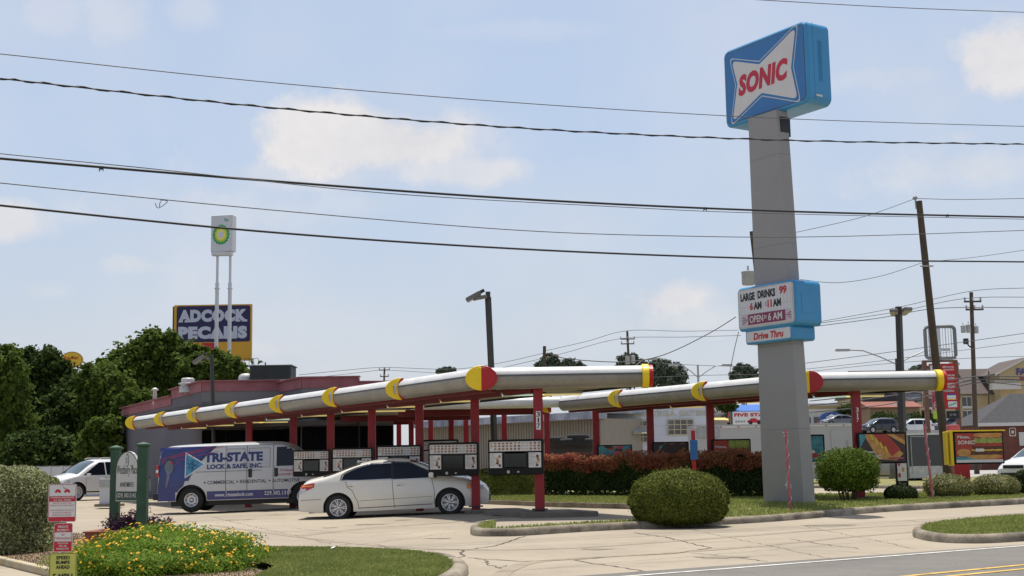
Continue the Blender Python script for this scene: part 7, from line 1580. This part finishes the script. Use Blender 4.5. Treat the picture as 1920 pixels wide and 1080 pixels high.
def upole(label, xt, yt, xb, yb, Z, r, arms=(), cans=(), nm='utility_pole', cat='utility pole', ext=True, grp=None, extra=None):
    a = P(xb, yb, Z); b = P(xt, yt, Z); d = (b - a) / (b.z - a.z); base = a - d * a.z; t_ = thing(nm, label, cat, (base.x, base.y, 0), 0, grp); top_ = b - base
    q = MB(); q.tube([(0, 0, 0), tuple(top_ * .5), tuple(top_)], [r * 1.25, r * 1.05, r * .85], WOODP, 12); q.build('pole', t_)
    for (y, x0, x1) in arms:
        z = P(xt, y, Z).z; s_ = z / top_.z; c = top_ * s_; X0 = P(x0, y, Z).x - base.x; X1 = P(x1, y, Z).x - base.x
        q = MB(); q.box(((X0 + X1) / 2, c.y - r - .05, z), (X1 - X0, .10, .12), WOODP if r > .1 else DARKM)
        for X in (X0 + .05, (X0 + X1) / 2, X1 - .05): q.tube([(X, c.y - r - .05, z), (X, c.y - r - .05, z + .12), (X, c.y - r - .05, z + .3)], [.03, .07, .05], GREYM, 6)
        q.build('crossarm', t_)
    for (x, y, w_, h_) in cans:
        c = P(x, y, Z) - base; rr_ = w_ / 2500 * Z / 2; hh_ = h_ / 2500 * Z; q = MB(); q.lathe([(0, -hh_ / 2), (rr_ * .9, -hh_ / 2), (rr_, -hh_ * .4), (rr_, hh_ * .35), (rr_ * 1.06, hh_ * .38), (rr_ * 1.06, hh_ * .44), (rr_ * .4, hh_ * .5), (0, hh_ * .5)], 16, mat('transformer_grey', (.36, .37, .36), .5, .12, 3), T(*c))
        q.tube([tuple(c + Vector((0, 0, hh_ * .5))), tuple(c + Vector((0, 0, hh_ * .85)))], rr_ * .14, GREYM, 6); q.build('transformer', t_)
    if extra: extra(t_, base)
    return t_
def topins(t_, base):
    q = MB(); c = P(1716, 374, 41) - base; q.tube([tuple(P(1718, 392, 41) - base), tuple(c)], .025, GREYM, 6); q.lathe([(.05, 0), (.09, .04), (.05, .09), (.03, .12)], 10, GREYM, T(*c)); q.build('insulator', t_)
    q = MB(); c = P(1735, 500, 41) - base; q.tube([tuple(c + Vector((-.2, -.15, 0))), tuple(c + Vector((.2, -.15, 0)))], .03, GREYM, 6); q.build('bracket', t_)
upole('tall dark wooden pole leaning left, in front of the fuel price sign', 1723, 377, 1775, 870, 41, .115, nm='leaning_wooden_pole', extra=topins)
upole('wooden power pole with transformers and crossarms near the hotel', 1821, 548, 1829, 800, 92, .15, arms=((566, 1806, 1838), (581, 1809, 1842)), cans=((1806, 617, 9, 14), (1816, 616, 9, 16), (1830, 618, 9, 14)), extra=lambda t_, base: (lambda q: (q.tube([tuple(P(1826, 655, 92) - base), tuple(P(1816, 648, 92) - base), tuple(P(1813, 642, 92) - base)], .05, DARKM, 6), q.box(tuple(P(1811, 640, 92) - base), (.32, .3, .4), DARKM, bev=.05), q.build('flood_lamp', t_)))(MB()))
upole('wooden pole mostly hidden behind the pylon with one grey transformer', 1410, 434, 1434, 640, 45, .10, cans=((1403, 521, 25, 27),))
upole('distant pole with twin transformers behind the nearer canopy', 1176, 621, 1180, 700, 150, .15, arms=((636, 1163, 1190), (645, 1164, 1189)), cans=((1177, 675, 9, 16), (1187, 674, 8, 15)))
upole('plain distant pole stub left of the twin transformer pole', 1021, 649, 1020, 700, 120, .17)
upole('small distant power pole with two short crossarms over the restaurant', 721, 689, 720, 720, 170, .13, arms=((694, 711, 731), (706, 713, 729)))
upole('thin far pole in front of the hotel left wing', 1799, 728, 1799, 812, 150, .10)
upole('thin far pole before the hotel gable', 1854, 696, 1854, 812, 150, .08)
# ================================================================ cables
CBK = mat('cable_black', (.025, .025, .028), .6, .1, 5); CGR = mat('cable_grey', (.10, .10, .11), .6, .1, 5)
def near(x): return 25 / (1 - .6 * (x - 960) / 2500)
def cable(label, pts, Zf, wpx, m=CBK, name='overhead_cable', twist=False, cat='cable', grp='overhead cables'):
    pts = curve_pts(pts, 8); W_ = []
    for x, y in pts: W_.append(P(x, y, Zf(x) if callable(Zf) else Zf))
    c = W_[len(W_) // 2].copy(); q = MB(); r = wpx / 2 / 2500 * (c.y); q.tube([p - c for p in W_], r, m, 6)
    if twist:
        T_ = []
        n = 220
        for k in range(n + 1):
            s_ = k / n * (len(W_) - 1); i = min(int(s_), len(W_) - 2); p = W_[i].lerp(W_[i + 1], s_ - i) - c; t = k * 1.15; T_.append(p + Vector((0, math.cos(t), math.sin(t))) * r * 1.5)
        q.tube(T_, r * .8, m, 5)
    o = q.build(name); o.location = c; tag(o, label, cat, grp); return o
cable('highest full width thin cable, crossing the lower edge of the blue sign', [(-60, 97), (0, 101), (480, 152), (960, 192), (1440, 221), (1920, 237), (2000, 239)], near, 1.7, CGR)
cable('twisted black cable just under the blue sign box', [(-60, 141), (0, 147), (480, 199), (960, 239), (1440, 262), (1920, 270.5), (2000, 271)], near, 2.6, CBK, twist=True)
cable('thickest black cable, crossing the pylon midway with small clamps', [(-60, 289), (0, 297), (480, 337), (960, 372), (1440, 395), (1920, 407), (2000, 408)], near, 4.6)
cable('thin cable crowding just above and below the thickest one', [(-60, 280), (0, 288), (300, 318), (720, 362), (1180, 389), (1440, 400), (1920, 411), (2000, 412)], lambda x: near(x) - .4, 1.6, CGR)
cable('thin sagging cable between the two thick black ones', [(-60, 337), (0, 343), (480, 391), (960, 431), (1300, 443), (1560, 443.5), (1920, 432), (2000, 429)], lambda x: near(x) + .4, 1.7, CGR)
cable('lowest thick black cable across the whole view', [(-60, 378), (0, 385), (480, 433), (960, 466), (1440, 485), (1920, 491), (2000, 491.5)], near, 4.0)
cable('short faint cable in the top right corner of the sky', [(1380, -4), (1430, 0), (1680, 14), (1920, 23), (2000, 26)], lambda x: near(x), 1.5, CGR)
cable('cable clamp tail hanging from the sagging thin cable at left', [(291, 381), (297, 390), (314, 378), (302, 376), (299, 388)], lambda x: near(x) + .4, 1.5, CGR, name='cable_clamp')
for i, (x, y) in enumerate(((190, 315), (1322, 391), (1776, 404))):
    c = P(x, y, near(x)); q = MB(); q.box((0, 0, 0), (.05, .05, .05), DARKM); q.tube([(-.03, 0, 0), (-.03, 0, -.06)], .008, DARKM, 5); q.tube([(.03, 0, 0), (.03, 0, -.05)], .008, DARKM, 5); o = q.build('cable_clamp'); o.location = c; tag(o, ('small clamp on the thickest cable near the left end', 'small clamp on the thickest cable left of the pylon', 'small clamp on the thickest cable at far right')[i], 'clamp', 'clamps on the thickest cable')
g = 'distant service wires'
for lab, pts, Z, wp in [
    ('wire from the leaning pole top down towards the pylon', [(1717, 372), (1620, 406), (1500, 434), (1484, 436)], 41, 1.2), ('wire leaving the leaning pole top to the right edge', [(1717, 372), (1800, 374), (1920, 372), (1980, 370)], 41, 1.2),
    ('wire from the leaning pole shoulder sagging to the pylon', [(1728, 493), (1650, 518), (1570, 530), (1500, 524)], 41, 1.2), ('wire rising right from behind the leaning pole shoulder', [(1750, 490), (1830, 482), (1920, 469), (1980, 460)], 55, 1.0),
    ('dark drop wire from the reader board to the far transformer pole', [(1380, 594), (1335, 622), (1270, 655), (1225, 671), (1180, 678), (1130, 678), (1060, 672), (1028, 662)], 45, 1.9), ('steep guy wire hanging left of the reader board', [(1385, 622), (1377, 655), (1368, 700)], 44, 1.4),
    ('upper wire of three rising to the power pole by the hotel', [(1538, 603), (1680, 577), (1820, 546), (1920, 540)], 92, 1.2), ('middle wire of three rising to the power pole by the hotel', [(1530, 607), (1680, 585), (1806, 560), (1920, 557)], 92, 1.2), ('lower wire of three rising to the power pole by the hotel', [(1528, 612), (1650, 596), (1760, 578), (1920, 577)], 92, 1.5),
    ('wire below the hotel pole crossarms sloping to the right edge', [(1510, 681), (1640, 664), (1780, 645), (1920, 625)], 90, 1.3), ('faint wire under the empty sign frame', [(1512, 692), (1640, 678), (1780, 660), (1920, 641)], 90, 1.0), ('second faint wire under the empty sign frame', [(1514, 697), (1650, 683), (1790, 673), (1920, 668)], 93, 1.0),
    ('thick service line dipping across the hotel roof', [(1518, 752), (1650, 737), (1750, 718), (1830, 706), (1920, 706)], 80, 2.2), ('thick service line just below the one on the hotel roof', [(1518, 760), (1600, 752), (1740, 731), (1830, 712), (1920, 713)], 80, 2.6), ('third thick service line under the canopy at right', [(1518, 773), (1650, 760), (1740, 742), (1830, 718), (1920, 723)], 80, 2.0),
    ('thin wire from the far left pole to the bare stub', [(560, 703), (650, 694), (721, 689), (850, 692), (940, 680), (1020, 662)], 140, 1.0), ('thin wire rising from the bare stub to the transformer pole', [(1021, 658), (1100, 640), (1176, 620), (1280, 621), (1385, 619)], 140, 1.0), ('second thin wire rising to the transformer pole', [(940, 690), (1050, 664), (1163, 635), (1280, 632), (1390, 629)], 140, 1.0),
    ('thin wire behind the transformer pole low over the canopy', [(1185, 676), (1290, 684), (1420, 688)], 150, 1.0), ('lower thin wire behind the double street lamp', [(1215, 708), (1310, 704), (1420, 702)], 150, 1.0), ('faint wires descending to the tiny restaurant pole from left', [(430, 712), (560, 710), (711, 694)], 165, .9), ('faint wire leaving the tiny restaurant pole to the right', [(731, 694), (830, 700), (900, 704)], 165, .9)]:
    cable(lab, pts, Z, wp, CGR, name='service_wire', cat='wire', grp=g)
# litter on the lawn corner
q = MB(); c = G(619, 1047); q.add([(0, 0, 0), (.05, .02, .01), (.07, .10, .03), (.02, .09, .02)], [(0, 1, 2, 3)], PWH); q.add([(0, 0, .0), (.05, .02, .0), (.07, .10, .02), (.02, .09, .01)], [(3, 2, 1, 0)], PWH); o = q.build('paper_scrap'); o.location = (c.x, c.y, .14); tag(o, 'small white scrap of paper lying on the near grass corner', 'litter')
